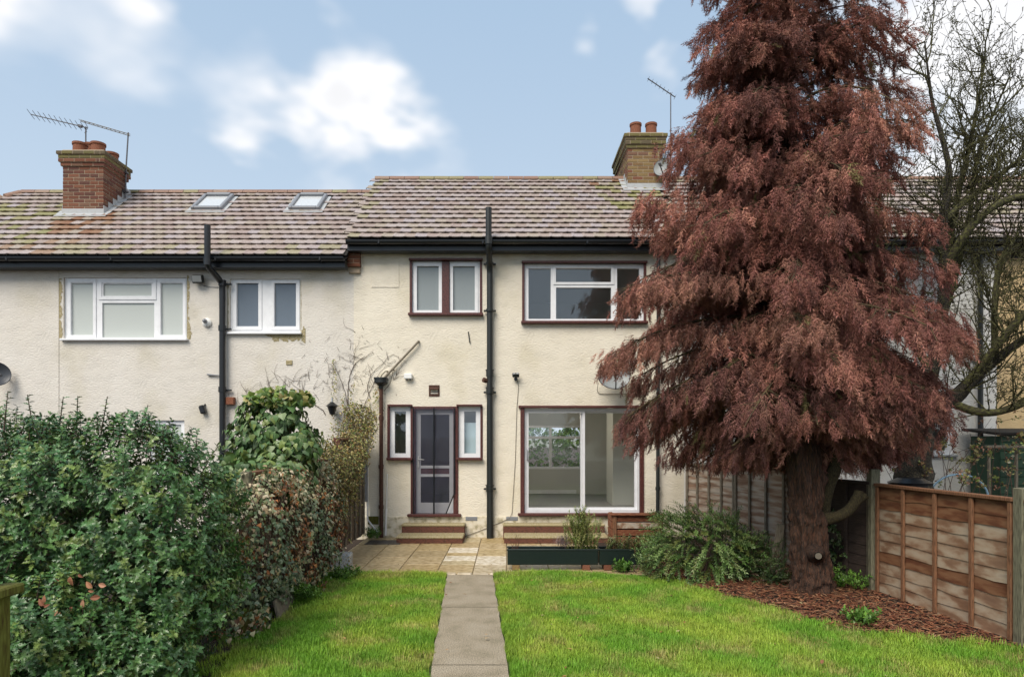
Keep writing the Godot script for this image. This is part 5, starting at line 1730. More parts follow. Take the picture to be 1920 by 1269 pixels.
func build_garden_things() -> void:
	steps("two brick steps with mossy treads below the back door", -1.93, -0.775, -0.02)
	steps("two wide brick steps with mossy treads below the patio door", -0.065, 1.80, 0.02)
	trough("long dark green plant trough standing on bricks", 0.01, 1.285)
	trough("shorter dark green plant trough next to the leafy mound", 1.305, 1.95)
	for e in [[0.13, 6, "ochre brick under the end of the long trough"], [1.12, 2, "orange brick under the right part of the long trough"], [1.42, 0, "red brick under the shorter trough"]]:
		var o := thing("loose_brick", e[2], "brick", Vector3(e[0], 0.0, -9.36), "bricks under the troughs")
		part("body", brick_meshes[e[1]], mats.brick, o, Transform3D(Basis.from_scale(Vector3(0.105, 0.072, 0.215)), Vector3(0, 0.046, -0.02)))
	# timber crate on the wide step
	var c := thing("timber_crate", "reddish slatted timber crate planter standing at the end of the wide steps", "planter", Vector3(1.86, 0.0, -11.75))
	var b := MB.new()
	for k in 4:
		for s in [0.0, 1.0]:
			b = MB.new()
			b.cbox(Vector3(0.42, 0.09 + k * 0.125, 0.22 - s * 0.42), Vector3(0.86, 0.105, 0.02), 0.005, Basis.IDENTITY)
			part("slat", b.mesh(), mats.crate if k != 2 else mats.board_grey, c)
		b = MB.new()
		b.cbox(Vector3(-0.02, 0.09 + k * 0.125, 0.01), Vector3(0.02, 0.11, 0.44), 0.005, Basis.IDENTITY)
		part("slat", b.mesh(), mats.crate, c)
		b = MB.new()
		b.cbox(Vector3(0.86, 0.09 + k * 0.125, 0.01), Vector3(0.02, 0.11, 0.44), 0.005, Basis.IDENTITY)
		part("slat", b.mesh(), mats.crate, c)
	for x in [0.02, 0.82]:
		for z in [0.245, -0.215]:
			b = MB.new()
			b.cbox(Vector3(x, 0.265, z), Vector3(0.07, 0.53, 0.025), 0.005, Basis.IDENTITY)
			part("corner_batten", b.mesh(), mats.batten, c)
	b = MB.new()
	b.cbox(Vector3(0.42, 0.36, 0.01), Vector3(0.8, 0.04, 0.36), 0.0, Basis.IDENTITY)
	part("compost", b.mesh(), mats.soil, c)
	b = MB.new()
	b.cbox(Vector3(0.42, 0.535, 0.25), Vector3(0.96, 0.03, 0.08), 0.006, Basis.IDENTITY)
	part("top_rail", b.mesh(), mats.crate, c)
	# paint-splashed block at the patio corner
	var pb := thing("painted_block", "paint splashed pale block at the corner of patio and ivy", "block", Vector3(-2.36, 0.0, -9.42))
	var pm := mat("splash", lin(0.62, 0.60, 0.55), 0.8, {"tex": ntex("splash", noise(98, 0.018, 4), [[0.0, Color(0.30, 0.24, 0.19)], [0.36, Color(0.65, 0.60, 0.5)], [0.5, Color(1, 1, 1)], [0.68, Color(0.62, 0.72, 0.85)], [0.8, Color(1, 1, 1)], [1.0, Color(0.5, 0.55, 0.6)]]), "scale": Vector3(2.6, 2.6, 2.6)})
	b = MB.new()
	b.cbox(Vector3(0, 0.115, 0), Vector3(0.30, 0.23, 0.24), 0.02, Basis(Vector3(0, 1, 0), 0.12))
	part("body", b.mesh(), pm, pb)
	# beyond the right fence
	var hoop := thing("garden_hoop", "pale blue hoop arching above the right fence", "hoop", Vector3(7.05, 0.0, -10.3))
	b = MB.new()
	var pts := []
	var rad := []
	for k in 25:
		var a := PI * k / 24.0
		pts.append(Vector3(cos(a) * 0.46, 0.92 + sin(a) * 0.38, 0))
		rad.append(0.015)
	pts.push_front(Vector3(0.46, 0.0, 0)); rad.append(0.015)
	pts.append(Vector3(-0.46, 0.0, 0)); rad.append(0.015)
	b.tube(pts, rad, 8)
	part("pipe", b.mesh(), mat("hoop_blue", lin(0.22, 0.36, 0.48), 0.5), hoop)
	var bin := thing("black_bin", "black lidded bin showing just above the right fence", "bin", Vector3(5.62, 0.0, -9.2))
	b = MB.new()
	b.lathe(Vector3.ZERO, [Vector2(0.0, 0.0), Vector2(0.19, 0.0), Vector2(0.23, 1.22), Vector2(0.25, 1.23)], 24)
	part("body", b.mesh(), mats.black_plastic, bin)
	b = MB.new()
	b.lathe(Vector3.ZERO, [Vector2(0.27, 1.22), Vector2(0.28, 1.25), Vector2(0.16, 1.31), Vector2(0.0, 1.32)], 24)
	part("lid", b.mesh(), mats.black_plastic, bin)
	var shed := thing("garden_shed", "dark green boarded shed at the far right behind the fence", "shed", Vector3(8.55, 0.0, -11.45))
	var gm := mat("shed_green", lin(0.025, 0.085, 0.04), 0.6, {"tex": tex.grain, "scale": Vector3(0.7, 6, 6)})
	b = MB.new()
	b.box(Vector3(0.02, 0, -0.75), Vector3(2.2, 1.9, -0.02))
	part("core", b.mesh(), gm, shed)
	for k in 13:
		b = MB.new()
		b.cbox(Vector3(1.11, 0.07 + k * 0.15, 0.0), Vector3(2.22, 0.148, 0.025), 0.006, Basis(Vector3(1, 0, 0), -0.06))
		part("board", b.mesh(), gm, shed)
	b = MB.new()
	b.cbox(Vector3(1.1, 1.98, -0.36), Vector3(2.4, 0.05, 0.95), 0.008, Basis(Vector3(1, 0, 0), 0.09))
	part("roof_panel", b.mesh(), mats.felt, shed)
	var bar := thing("wooden_rail", "grey wooden rail standing out in front of the green shed", "rail", Vector3(8.05, 0.0, -11.1))
	b = MB.new()
	b.cbox(Vector3(0.33, 1.72, 0), Vector3(0.66, 0.05, 0.08), 0.008, Basis.IDENTITY)
	part("rail", b.mesh(), mats.batten_grey, bar)
	for x in [0.1, 0.56]:
		b = MB.new()
		b.cbox(Vector3(x, 0.848, -0.06), Vector3(0.04, 1.695, 0.04), 0.005, Basis.IDENTITY)
		part("leg", b.mesh(), mats.batten_grey, bar)

# ---------------------------------------------------------------- plants
func tinted(base: Array, spread := 0.18) -> Color:
	var c: Color = base[rng.randi() % base.size()]
	var k := 1.0 + rng.randf_range(-spread, spread)
	return Color(c.r * k, c.g * k * rng.randf_range(0.95, 1.05), c.b * k)

func facing(dir: Vector3, up: Vector3, roll: float) -> Basis:
	# y axis along dir, z axis near up
	var y := dir.normalized()
	var x := y.cross(up)
	if x.length_squared() < 1e-6:
		x = y.cross(Vector3(0.3, 0.2, 0.9))
	x = x.normalized()
	var z := x.cross(y)
	return Basis(x, y, z) * Basis(Vector3.UP, roll)

func blade_leaf(outline: Array, fold: float, droop: float, c: Color) -> ArrayMesh:
	# outline: [half width, along]; leaf along +y, upper face +z, halves folded up by fold, tip bent by droop
	var b := MB.new()
	b.col = c
	for k in outline.size() - 1:
		var p: Array = outline[k]
		var q: Array = outline[k + 1]
		var m0 := Vector3(0, p[1], -droop * p[1] * p[1])
		var m1 := Vector3(0, q[1], -droop * q[1] * q[1])
		for s in [-1.0, 1.0]:
			var e0 := m0 + Vector3(s * p[0], 0, absf(p[0]) * fold)
			var e1 := m1 + Vector3(s * q[0], 0, absf(q[0]) * fold)
			if p[0] <= 0.001:
				if s > 0: b.tri(m0, e1, m1)
				else: b.tri(m0, m1, e1)
			elif q[0] <= 0.001:
				if s > 0: b.tri(m0, e0, m1)
				else: b.tri(m0, m1, e0)
			elif s > 0:
				b.quad(m0, e0, e1, m1)
			else:
				b.quad(m0, m1, e1, e0)
	return b.mesh()

const HOLLY := [[0.0, 0.0], [0.12, 0.12], [0.36, 0.20], [0.14, 0.36], [0.37, 0.50], [0.12, 0.64], [0.25, 0.78], [0.05, 0.88], [0.0, 1.12]]
const IVY := [[0.0, 0.0], [0.42, -0.08], [0.55, 0.18], [0.38, 0.45], [0.18, 0.75], [0.0, 1.0]]
const OVAL := [[0.0, 0.0], [0.22, 0.22], [0.28, 0.48], [0.17, 0.78], [0.0, 1.0]]
const NARROW := [[0.0, 0.0], [0.085, 0.3], [0.075, 0.65], [0.0, 1.0]]

# leaves over a set of lumps; the 300 nearest and outermost become single leaves, the rest one mass
func leafy(o: Node, part_name: String, outline: Array, m: Material, where: Array, cols: Array, fold: float, droop: float, single: bool) -> void:
	# where: [Transform3D, shown weight]; cols: palette of plain colours
	var tint := PackedColorArray()
	var mass := []
	var ones := []
	if single:
		var order := range(where.size())
		order.sort_custom(func(a, b): return where[a][1] > where[b][1])
		var pick := {}
		for i in mini(298, order.size()):
			pick[order[i]] = true
		for i in where.size():
			if pick.has(i):
				ones.append(where[i][0])
			else:
				mass.append(where[i][0])
	else:
		for e in where:
			mass.append(e[0])
	for i in mass.size():
		tint.append(tinted(cols))
	var mm := scatter(part_name, blade_leaf(outline, fold, droop, Color.WHITE), m, o, mass, tint)
	mm.set_meta("kind", "stuff")
	if single:
		var shapes := []
		for i in 10:
			shapes.append(blade_leaf(outline, fold, droop, tinted(cols)))
		for t in ones:
			part("leaf", shapes[rng.randi() % 10], m, o, t)

func on_lumps(lumps: Array, count: int, shell: float) -> Array:
	# points on the skin of a union of ellipsoids: [point, outward]
	var out := []
	var area := 0.0
	for l in lumps:
		area += l[1].x * l[1].y + l[1].y * l[1].z + l[1].x * l[1].z
	var nz := noise(131, 1.7, 3)
	for l in lumps:
		var c: Vector3 = l[0]
		var r: Vector3 = l[1]
		var n := int(count * (r.x * r.y + r.y * r.z + r.x * r.z) / area)
		for i in n:
			var d := Vector3(rng.randfn(), rng.randfn(), rng.randfn()).normalized()
			var p := c + d * r
			p += d * (nz.get_noise_3dv(p * 1.0) * 0.22 + nz.get_noise_3dv(p * 3.1) * 0.10 - shell * rng.randf() * rng.randf())
			if p.y < 0.03:
				continue
			var inside := false
			for q in lumps:
				if q == l: continue
				var e: Vector3 = (p - q[0]) / q[1]
				if e.length_squared() < 0.80:
					inside = true
			if inside:
				continue
			out.append([p, (d / r).normalized()])
	return out

func stems(o: Node, root: Vector3, ends: Array, r0: float, m: Material) -> void:
	var b := MB.new()
	for e in ends:
		var p: Vector3 = e
		var mid := root.lerp(p, 0.5) + Vector3(rng.randf_range(-0.1, 0.1), rng.randf_range(0.0, 0.15), rng.randf_range(-0.1, 0.1))
		b.tube([root + Vector3(rng.randf_range(-0.05, 0.05), 0, rng.randf_range(-0.05, 0.05)), mid, p], [r0, r0 * 0.6, r0 * 0.2], 5, false)
	var st := part("stems", b.mesh(), m, o)
	st.set_meta("kind", "stuff")

func build_plants() -> void:
	build_grass()
	build_holly()
	build_ivies()
	build_creeper()
	build_conifer()
	build_bare_tree()
	build_mound()
	build_small_plants()

func build_grass() -> void:
	# a patch of bent blades, many times over
	var lawn_grass := holder(numbered("grass"), self)
	tag(lawn_grass, "short bright green grass covering the lawn", "grass", "", "stuff")
	var tufts := []
	for v in 3:
		var b := MB.new()
		for k in 34:
			var a := rng.randf() * TAU
			var base := Vector3(cos(a), 0, sin(a)) * sqrt(rng.randf()) * 0.075
			a = rng.randf() * TAU
			var lean := Vector3(cos(a), 0, sin(a)) * rng.randf_range(0.008, 0.036)
			var hh := rng.randf_range(0.024, 0.060)
			var side := Vector3(-sin(a), 0, cos(a)) * rng.randf_range(0.0016, 0.0028)
			var t := rng.randf_range(0.78, 1.22)
			b.col = Color(t * rng.randf_range(0.9, 1.15), t, t)
			var m := base + lean * 0.4 + Vector3(0, hh * 0.6, 0)
			b.quad(base - side, base + side, m + side * 0.8, m - side * 0.8)
			b.tri(m - side * 0.8, m + side * 0.8, base + lean + Vector3(0, hh, 0))
		tufts.append(b.mesh())
	var patch := noise(141, 0.9, 4)
	var dry := noise(142, 1.6, 4)
	var long_ := noise(143, 0.5, 3)
	for v in 3:
		var where := []
		var tint := PackedColorArray()
		for i in 15500:
			var z := -9.02 + pow(rng.randf(), 1.25) * 6.2
			var x := rng.randf_range(-2.6, 4.55)
			var gap := absf(x - path_x(z)) - (0.315 + 0.015 * sin(z * 9.0 + x))
			if gap < 0.0 + 0.03 * rng.randf():
				continue
			if x > 1.4 and z < bed_edge(x) + 0.06 * sin(x * 13.0) + rng.randf() * 0.14 - 0.03:
				continue
			if x < -2.30 + 0.10 * sin(z * 2.3) and rng.randf() < 0.85:
				continue
			var d := dry.get_noise_2d(x, z)
			var p := patch.get_noise_2d(x, z)
			if d > 0.34 and rng.randf() < 0.7:
				continue
			var s := 0.75 + 0.5 * rng.randf() + 0.45 * long_.get_noise_2d(x * 2.0, z * 2.0)
			if z < -8.75 or x > 1.5 and z < bed_edge(x) + 0.25:
				s *= 1.2
			var wide := minf(s, maxf(0.3, gap / 0.075))
			var bs := Basis(Vector3.UP, rng.randf() * TAU).scaled(Vector3(wide, s * rng.randf_range(0.8, 1.3), wide))
			where.append(Transform3D(bs, Vector3(x, -0.014, z)))
			var c := Color(0.185, 0.385, 0.036).lerp(Color(0.37, 0.49, 0.062), clampf(0.40 + p * 1.4, 0, 1))
			if d > 0.06:
				c = c.lerp(Color(0.50, 0.38, 0.16), clampf((d - 0.06) * 3.2, 0, 0.85) * rng.randf())
			var k := rng.randf_range(0.62, 1.24)
			tint.append(Color(c.r * k, c.g * k, c.b * k))
		scatter("blades", tufts[v], mats.grass, lawn_grass, where, tint).set_meta("kind", "stuff")
	# dead leaves and needles on lawn and bed
	var where := []
	var tint := PackedColorArray()
	for i in 130:
		var z := -9.0 + rng.randf() * 5.5
		var x := rng.randf_range(-2.4, 4.4)
		var s := rng.randf_range(0.025, 0.055)
		where.append(Transform3D((facing(Vector3(rng.randfn(), 0.15, rng.randfn()), Vector3.UP, 0.0) * Basis.from_euler(Vector3(rng.randf_range(-0.4, 0.4), 0, 0))).scaled(Vector3(s, s, s)), Vector3(x, 0.035, z)))
		tint.append(tinted([Color(0.28, 0.14, 0.06), Color(0.36, 0.22, 0.09), Color(0.20, 0.10, 0.05), Color(0.45, 0.36, 0.2)]))
	for i in 60:
		var x := rng.randf_range(-2.5, 1.6)
		var z := rng.randf_range(-12.0, -9.2)
		var s := rng.randf_range(0.015, 0.04)
		where.append(Transform3D(facing(Vector3(rng.randfn(), 0.1, rng.randfn()), Vector3.UP, 0.0).scaled(Vector3(s, s, s)), Vector3(x, 0.016, z)))
		tint.append(tinted([Color(0.16, 0.10, 0.06), Color(0.24, 0.16, 0.09), Color(0.10, 0.07, 0.05)]))
	var l := scatter("leaf_litter", blade_leaf(OVAL, 0.3, 0.2, Color.WHITE), mats.dry_leaf, self, where, tint)
	tag(l, "scattered dead brown leaves on lawn and patio", "leaves", "", "stuff")
	where = []
	tint = PackedColorArray()
	for i in 15000:
		var x := rng.randf_range(1.9, 4.6)
		var z := rng.randf_range(-10.2, -5.7)
		if z > bed_edge(x) + 0.08 * rng.randfn() + 0.04:
			continue
		var s := rng.randf_range(0.04, 0.13)
		var a := rng.randf() * TAU
		where.append(Transform3D(facing(Vector3(cos(a), rng.randf_range(0.0, 0.25), sin(a)), Vector3.UP, 0.0).scaled(Vector3(s * 0.9, s, s)), Vector3(x, 0.012 + rng.randf() * 0.03, z)))
		tint.append(tinted([Color(0.20, 0.075, 0.042), Color(0.27, 0.115, 0.06), Color(0.14, 0.055, 0.035), Color(0.33, 0.19, 0.11)], 0.3))
	l = scatter("needle_litter", blade_leaf(NARROW, 0.2, 0.15, Color.WHITE), mats.dry_leaf, self, where, tint)
	tag(l, "carpet of fallen red brown needles under the conifer", "needles", "", "stuff")

func build_holly() -> void:
	var o := thing("holly_bush", "large glossy dark green holly bush filling the lower left", "bush")
	var lumps := [[Vector3(-3.15, 1.08, -5.5), Vector3(0.95, 0.98, 0.85)], [Vector3(-4.35, 1.15, -5.7), Vector3(1.1, 0.93, 0.85)], [Vector3(-2.78, 0.72, -5.25), Vector3(0.66, 0.74, 0.62)],
		[Vector3(-3.35, 0.42, -4.75), Vector3(0.72, 0.62, 0.55)], [Vector3(-2.72, 0.28, -4.9), Vector3(0.5, 0.42, 0.5)], [Vector3(-5.4, 1.1, -5.9), Vector3(0.9, 0.92, 0.8)], [Vector3(-3.75, 1.15, -5.35), Vector3(0.75, 0.85, 0.75)]]
	var pts := on_lumps(lumps, 9800, 0.30)
	var inner := []
	for l in lumps:
		inner.append([l[0], l[1] * 0.76])
	pts.append_array(on_lumps(inner, 2600, 0.1))
	for l in lumps:
		for i in 420:
			var dv := Vector3(rng.randfn(), rng.randfn(), rng.randfn()).normalized()
			pts.append([l[0] + dv * l[1] * rng.randf_range(0.2, 0.85), dv])
	var cam := Vector3(0, EYE, 0)
	var twigs := MB.new()
	# three rosettes of spiny leaves round a twig tip
	var rosettes := []
	var shapes := []
	for v in 3:
		var set_ := []
		var b := MB.new()
		var n := 8
		for k in n:
			var t := float(k) / n
			var a := k * 2.4 + rng.randf() * 0.5
			var dir := (Vector3(cos(a), 0, sin(a)) + Vector3(0, lerpf(0.85, -0.05, t), 0)).normalized()
			var s := rng.randf_range(0.036, 0.060)
			var tr := Transform3D(facing(dir, Vector3.UP, rng.randf_range(-0.4, 0.4)).scaled_local(Vector3(s * 1.02, s, s)), Vector3(0, -0.11 * t, 0))
			set_.append(tr)
			var c := rng.randf_range(0.75, 1.3)
			var q := blade_leaf(HOLLY, 0.34, 0.30, Color(c, c, c * 0.95))
			var arr := q.surface_get_arrays(0)
			var off := b.v.size()
			for i in arr[Mesh.ARRAY_VERTEX].size():
				b.v.append(tr * arr[Mesh.ARRAY_VERTEX][i])
				b.n.append((tr.basis * arr[Mesh.ARRAY_NORMAL][i]).normalized())
				b.c.append(arr[Mesh.ARRAY_COLOR][i])
			for i in arr[Mesh.ARRAY_INDEX]:
				b.ix.append(off + i)
		rosettes.append(b.mesh())
		shapes.append(set_)
	var cols := [Color(0.056, 0.135, 0.040), Color(0.072, 0.165, 0.050), Color(0.045, 0.108, 0.038), Color(0.10, 0.195, 0.055), Color(0.155, 0.225, 0.058)]
	var clusters := []
	for e in pts:
		var p: Vector3 = e[0]
		var d: Vector3 = (e[1] + Vector3(0, 0.35, 0) + Vector3(rng.randfn(), rng.randfn(), rng.randfn()) * 0.35).normalized()
		var show := -(p - cam).length() + (e[1] as Vector3).dot((cam - p).normalized()) * 1.5 + rng.randf() * 1.2 - (2.0 if p.x < -4.0 else 0.0)
		clusters.append([Transform3D(facing(d, Vector3(0.3, 0.8, 0.5), rng.randf() * TAU).scaled(Vector3.ONE * rng.randf_range(0.8, 1.15)), p), show])
		if rng.randf() < 0.4:
			twigs.tube([p - d * 0.16, p], [0.004, 0.0025], 3, false)
	clusters.sort_custom(func(a, b): return a[1] > b[1])
	var one_shapes := []
	for i in 10:
		one_shapes.append(blade_leaf(HOLLY, 0.34, 0.30, tinted(cols, 0.3)))
	for i in 37:
		for tr in shapes[i % 3]:
			part("leaf", one_shapes[rng.randi() % 10], mats.holly_leaf, o, clusters[i][0] * tr)
	for v in 3:
		var where_ := []
		var tint_ := PackedColorArray()
		var i := 37 + v
		while i < clusters.size():
			where_.append(clusters[i][0])
			tint_.append(tinted(cols, 0.25))
			i += 3
		scatter("foliage", rosettes[v], mats.holly_leaf, o, where_, tint_).set_meta("kind", "stuff")
	# upright shoots breaking the top line
	var where := []
	for e in [[-3.55, 2.0], [-3.35, 1.98], [-3.9, 2.0], [-4.15, 2.02], [-2.92, 1.88], [-2.72, 1.74], [-3.05, 1.92], [-4.5, 2.0], [-3.7, 1.98]]:
		var base := Vector3(e[0], e[1] - 0.1, -5.45)
		var tip := base + Vector3(rng.randf_range(-0.08, 0.08), rng.randf_range(0.16, 0.34), rng.randf_range(-0.05, 0.05))
		twigs.tube([base, tip], [0.006, 0.003], 4, false)
		for k in 14:
			var q := base.lerp(tip, 0.25 + 0.75 * k / 14.0)
			var a := k * 2.4
			var dir := Vector3(cos(a), 0.55, sin(a)).normalized()
			var s := rng.randf_range(0.035, 0.055)
			where.append([Transform3D(facing(dir, Vector3.UP, rng.randf_range(-0.4, 0.4)).scaled_local(Vector3(s, s, s)), q), 0.0])
	leafy(o, "shoot_leaves", HOLLY, mats.holly_leaf, where, cols, 0.32, 0.28, false)
	part("twigs", twigs.mesh(), mats.twig_brown, o)
	stems(o, Vector3(-3.3, 0.0, -5.5), [Vector3(-3.2, 1.6, -5.5), Vector3(-2.8, 1.0, -5.2), Vector3(-3.7, 1.7, -5.5), Vector3(-3.4, 0.6, -4.7), Vector3(-2.7, 0.4, -4.9)], 0.05, mats.bark_dark)
	stems(o, Vector3(-4.4, 0.0, -5.7), [Vector3(-4.4, 1.8, -5.7), Vector3(-4.0, 1.5, -5.4), Vector3(-5.2, 1.5, -5.9)], 0.05, mats.bark_dark)
	# dead leaves caught in it
	var b := thing("dead_leaves", "clump of curled brown dead leaves caught in the holly", "leaves")
	for k in 16:
		var s := rng.randf_range(0.035, 0.07)
		var q := Vector3(-2.95 + rng.randf_range(-0.26, 0.26), 0.80 + rng.randf_range(-0.14, 0.14), -4.52 + rng.randf_range(-0.05, 0.1))
		part("leaf", blade_leaf(OVAL, 0.5, 0.5, tinted([Color(0.28, 0.13, 0.075), Color(0.35, 0.19, 0.12), Color(0.20, 0.085, 0.05)])), mats.dry_leaf, b, Transform3D(facing(Vector3(rng.randfn(), rng.randfn(), 0.4), Vector3(0, 0.2, 1), 0.0).scaled(Vector3(s, s, s)), q))

func build_ivies() -> void:
	# big leaved ivy heaped over the fence
	var o := thing("ivy_clump", "heap of large green ivy leaves spilling over the fence top", "ivy")
	var lumps := [[Vector3(-2.98, 1.95, -8.6), Vector3(0.45, 0.42, 0.42)], [Vector3(-3.35, 1.72, -8.7), Vector3(0.36, 0.40, 0.35)], [Vector3(-2.70, 1.70, -8.5), Vector3(0.36, 0.42, 0.4)], [Vector3(-2.88, 2.28, -8.5), Vector3(0.22, 0.22, 0.2)], [Vector3(-2.72, 1.42, -8.1), Vector3(0.34, 0.30, 0.55)], [Vector3(-2.95, 1.40, -7.4), Vector3(0.35, 0.26, 0.5)], [Vector3(-3.2, 2.12, -8.65), Vector3(0.2, 0.2, 0.2)]]
	var pts := on_lumps(lumps, 4200, 0.26)
	var cam := Vector3(0, EYE, 0)
	var where := []
	for e in pts:
		var d: Vector3 = e[1]
		var dir := (Vector3(0, -1, 0) + d * 0.45 + Vector3(rng.randfn(), rng.randfn() * 0.5, rng.randfn()) * 0.35).normalized()
		var s := rng.randf_range(0.055, 0.105)
		var p: Vector3 = e[0]
		where.append([Transform3D(facing(dir, d, rng.randf_range(-0.4, 0.4)).scaled_local(Vector3(s, s, s)), p), d.dot((cam - p).normalized()) + s * 6.0])
	leafy(o, "foliage", IVY, mats.leaf, where, [Color(0.085, 0.165, 0.050), Color(0.12, 0.20, 0.065), Color(0.06, 0.12, 0.040), Color(0.17, 0.235, 0.10), Color(0.15, 0.20, 0.05)], -0.15, 0.2, true)
	where = []
	for k in 420:
		var a := rng.randf() * TAU
		var r := sqrt(rng.randf())
		var q := Vector3(-2.92 + cos(a) * r * 0.44, 2.30 + rng.randf_range(-0.06, 0.25) * (1.0 - r * 0.6), -8.5 + sin(a) * r * 0.3)
		var s := rng.randf_range(0.04, 0.085)
		var dir := Vector3(rng.randfn() * 0.6, 0.3 + rng.randf() * 0.5, rng.randfn() * 0.6 + 0.2)
		where.append([Transform3D(facing(dir, Vector3(0, 0.6, 0.6), rng.randf_range(-1, 1)).scaled_local(Vector3(s, s, s)), q), 0.0])
	leafy(o, "young_leaves", IVY, mats.leaf, where, [Color(0.13, 0.21, 0.038), Color(0.18, 0.24, 0.05), Color(0.10, 0.17, 0.045), Color(0.30, 0.27, 0.10)], -0.1, 0.2, false)
	stems(o, Vector3(-2.95, 0.0, -8.65), [Vector3(-2.9, 2.2, -8.5), Vector3(-3.3, 2.0, -8.6), Vector3(-2.6, 2.0, -8.4), Vector3(-2.75, 2.5, -8.5), Vector3(-3.05, 2.55, -8.5)], 0.02, mats.twig_brown)
	# variegated, half dead ivy down the fence
	o = thing("ivy_hedge", "bank of cream, green and rust coloured half dead ivy below the big ivy", "ivy")
	lumps = [[Vector3(-2.60, 0.80, -8.9), Vector3(0.36, 0.72, 0.75)], [Vector3(-2.60, 0.78, -7.9), Vector3(0.42, 0.74, 0.8)], [Vector3(-2.62, 0.78, -7.0), Vector3(0.40, 0.74, 0.7)], [Vector3(-2.55, 0.38, -8.2), Vector3(0.36, 0.40, 1.0)], [Vector3(-2.68, 0.9, -9.4), Vector3(0.26, 0.62, 0.6)], [Vector3(-2.55, 0.35, -6.4), Vector3(0.32, 0.4, 0.5)]]
	pts = on_lumps(lumps, 25000, 0.28)
	var zones := noise(151, 1.3, 3)
	var groups := [[], [], []]
	for e in pts:
		var d: Vector3 = e[1]
		var p: Vector3 = e[0]
		var dir := (Vector3(0, -0.8, 0) + d * 0.5 + Vector3(rng.randfn(), rng.randfn() * 0.6, rng.randfn()) * 0.45).normalized()
		var s := rng.randf_range(0.022, 0.050)
		var t := [Transform3D(facing(dir, d, rng.randf_range(-0.6, 0.6)).scaled_local(Vector3(s, s, s)), p), d.dot((cam - p).normalized()) * 1.4 - (cam - p).length() * 0.25 + s * 12.0]
		var zn := zones.get_noise_3dv(p) + rng.randf_range(-0.25, 0.25) + (0.22 if p.z < -8.5 and p.y < 1.0 else -0.08)
		if zn > 0.22:
			groups[2].append(t)
		elif zn > -0.05 or p.y > 1.15:
			groups[1].append(t)
		else:
			groups[0].append(t)
	leafy(o, "green_foliage", IVY, mats.leaf, groups[0], [Color(0.075, 0.12, 0.055), Color(0.12, 0.17, 0.10), Color(0.055, 0.09, 0.045), Color(0.20, 0.24, 0.15)], -0.1, 0.2, true)
	leafy(o, "cream_foliage", IVY, mats.leaf, groups[1], [Color(0.42, 0.37, 0.22), Color(0.26, 0.27, 0.14), Color(0.48, 0.40, 0.27), Color(0.18, 0.23, 0.11), Color(0.34, 0.24, 0.13), Color(0.24, 0.28, 0.16)], -0.1, 0.3, false)
	leafy(o, "rust_foliage", IVY, mats.dry_leaf, groups[2], [Color(0.34, 0.13, 0.05), Color(0.26, 0.12, 0.06), Color(0.42, 0.18, 0.07), Color(0.20, 0.11, 0.07), Color(0.36, 0.25, 0.15)], 0.2, 0.4, false)
	var mesh_stems := MB.new()
	for k in 70:
		var z := rng.randf_range(-9.7, -6.2)
		var p := Vector3(-2.5, rng.randf_range(0.0, 0.4), z)
		mesh_stems.tube([p, p + Vector3(rng.randf_range(-0.05, 0.2), 0.5, rng.randf_range(-0.25, 0.25)), p + Vector3(rng.randf_range(-0.1, 0.15), 1.1, rng.randf_range(-0.4, 0.4))], [0.006, 0.005, 0.003], 4, false)
	part("stems", mesh_stems.mesh(), mats.twig_brown, o)
	# yellow green climber on the fence near the wall
	o = thing("climber", "yellow green climber draped over the fence beside the rusty downpipe", "climber")
	where = []
	var strands := MB.new()
	for k in 480:
		var z := -9.5 - 2.5 * pow(rng.randf(), 0.8)
		var y := rng.randf_range(1.55, 1.98) + 0.22 * sin(z * 2.0) + (0.30 if z < -11.5 else 0.0)
		var p := Vector3(-2.66 + rng.randf_range(-0.30, 0.20), y, z)
		var ln := rng.randf_range(0.25, 0.95) * (1.2 if z > -11.0 else 0.85)
		var prev := p
		var n := int(ln / 0.045)
		var sway := Vector3(rng.randf_range(-0.05, 0.10), 0, rng.randf_range(-0.12, 0.12))
		var sp := [p]
		for i in n:
			var q := p + Vector3(0.12 * sin(PI * minf(1.0, i / 8.0)), -0.045 * i + 0.05 * sin(i * 0.5), 0) + sway * (float(i) / n)
			q += Vector3(rng.randfn(), rng.randfn(), rng.randfn()) * 0.018
			for j in 2:
				var s := rng.randf_range(0.022, 0.048)
				var dir := Vector3(rng.randfn() + 0.4, -0.6 + rng.randfn() * 0.5, rng.randfn() + 0.4)
				where.append([Transform3D(facing(dir, Vector3(0.5, 0.4, 0.7), rng.randf_range(-1, 1)).scaled_local(Vector3(s, s, s)), q + Vector3(rng.randfn(), rng.randfn(), rng.randfn()) * 0.018), 0.0])
			prev = q
			sp.append(q)
		if sp.size() > 2:
			var rr := []
			for i in sp.size():
				rr.append(0.003)
			strands.tube(sp, rr, 3, false)
	# shoots climbing the wall
	for e in [[-3.22, 2.0, 3.35], [-2.88, 1.9, 2.9], [-2.55, 2.0, 2.6], [-3.02, 2.0, 2.7], [-2.40, 2.45, 3.05], [-2.42, 2.3, 2.75]]:
		for i in int((e[2] - e[1]) / 0.012):
			var y: float = lerpf(e[1], e[2], i * 0.012 / (e[2] - e[1]))
			var thin: float = 1.0 - 0.8 * (y - e[1]) / (e[2] - e[1])
			var q := Vector3(e[0] + rng.randfn() * 0.06 * thin + 0.03 * sin(y * 9.0), y, FACADE_Z + 0.05 + rng.randf() * 0.14 * thin)
			var s := rng.randf_range(0.022, 0.046)
			where.append([Transform3D(facing(Vector3(rng.randfn(), rng.randfn() - 0.3, rng.randfn() + 0.5), Vector3(0, 0.4, 1), 0.0).scaled_local(Vector3(s, s, s)), q), 0.0])
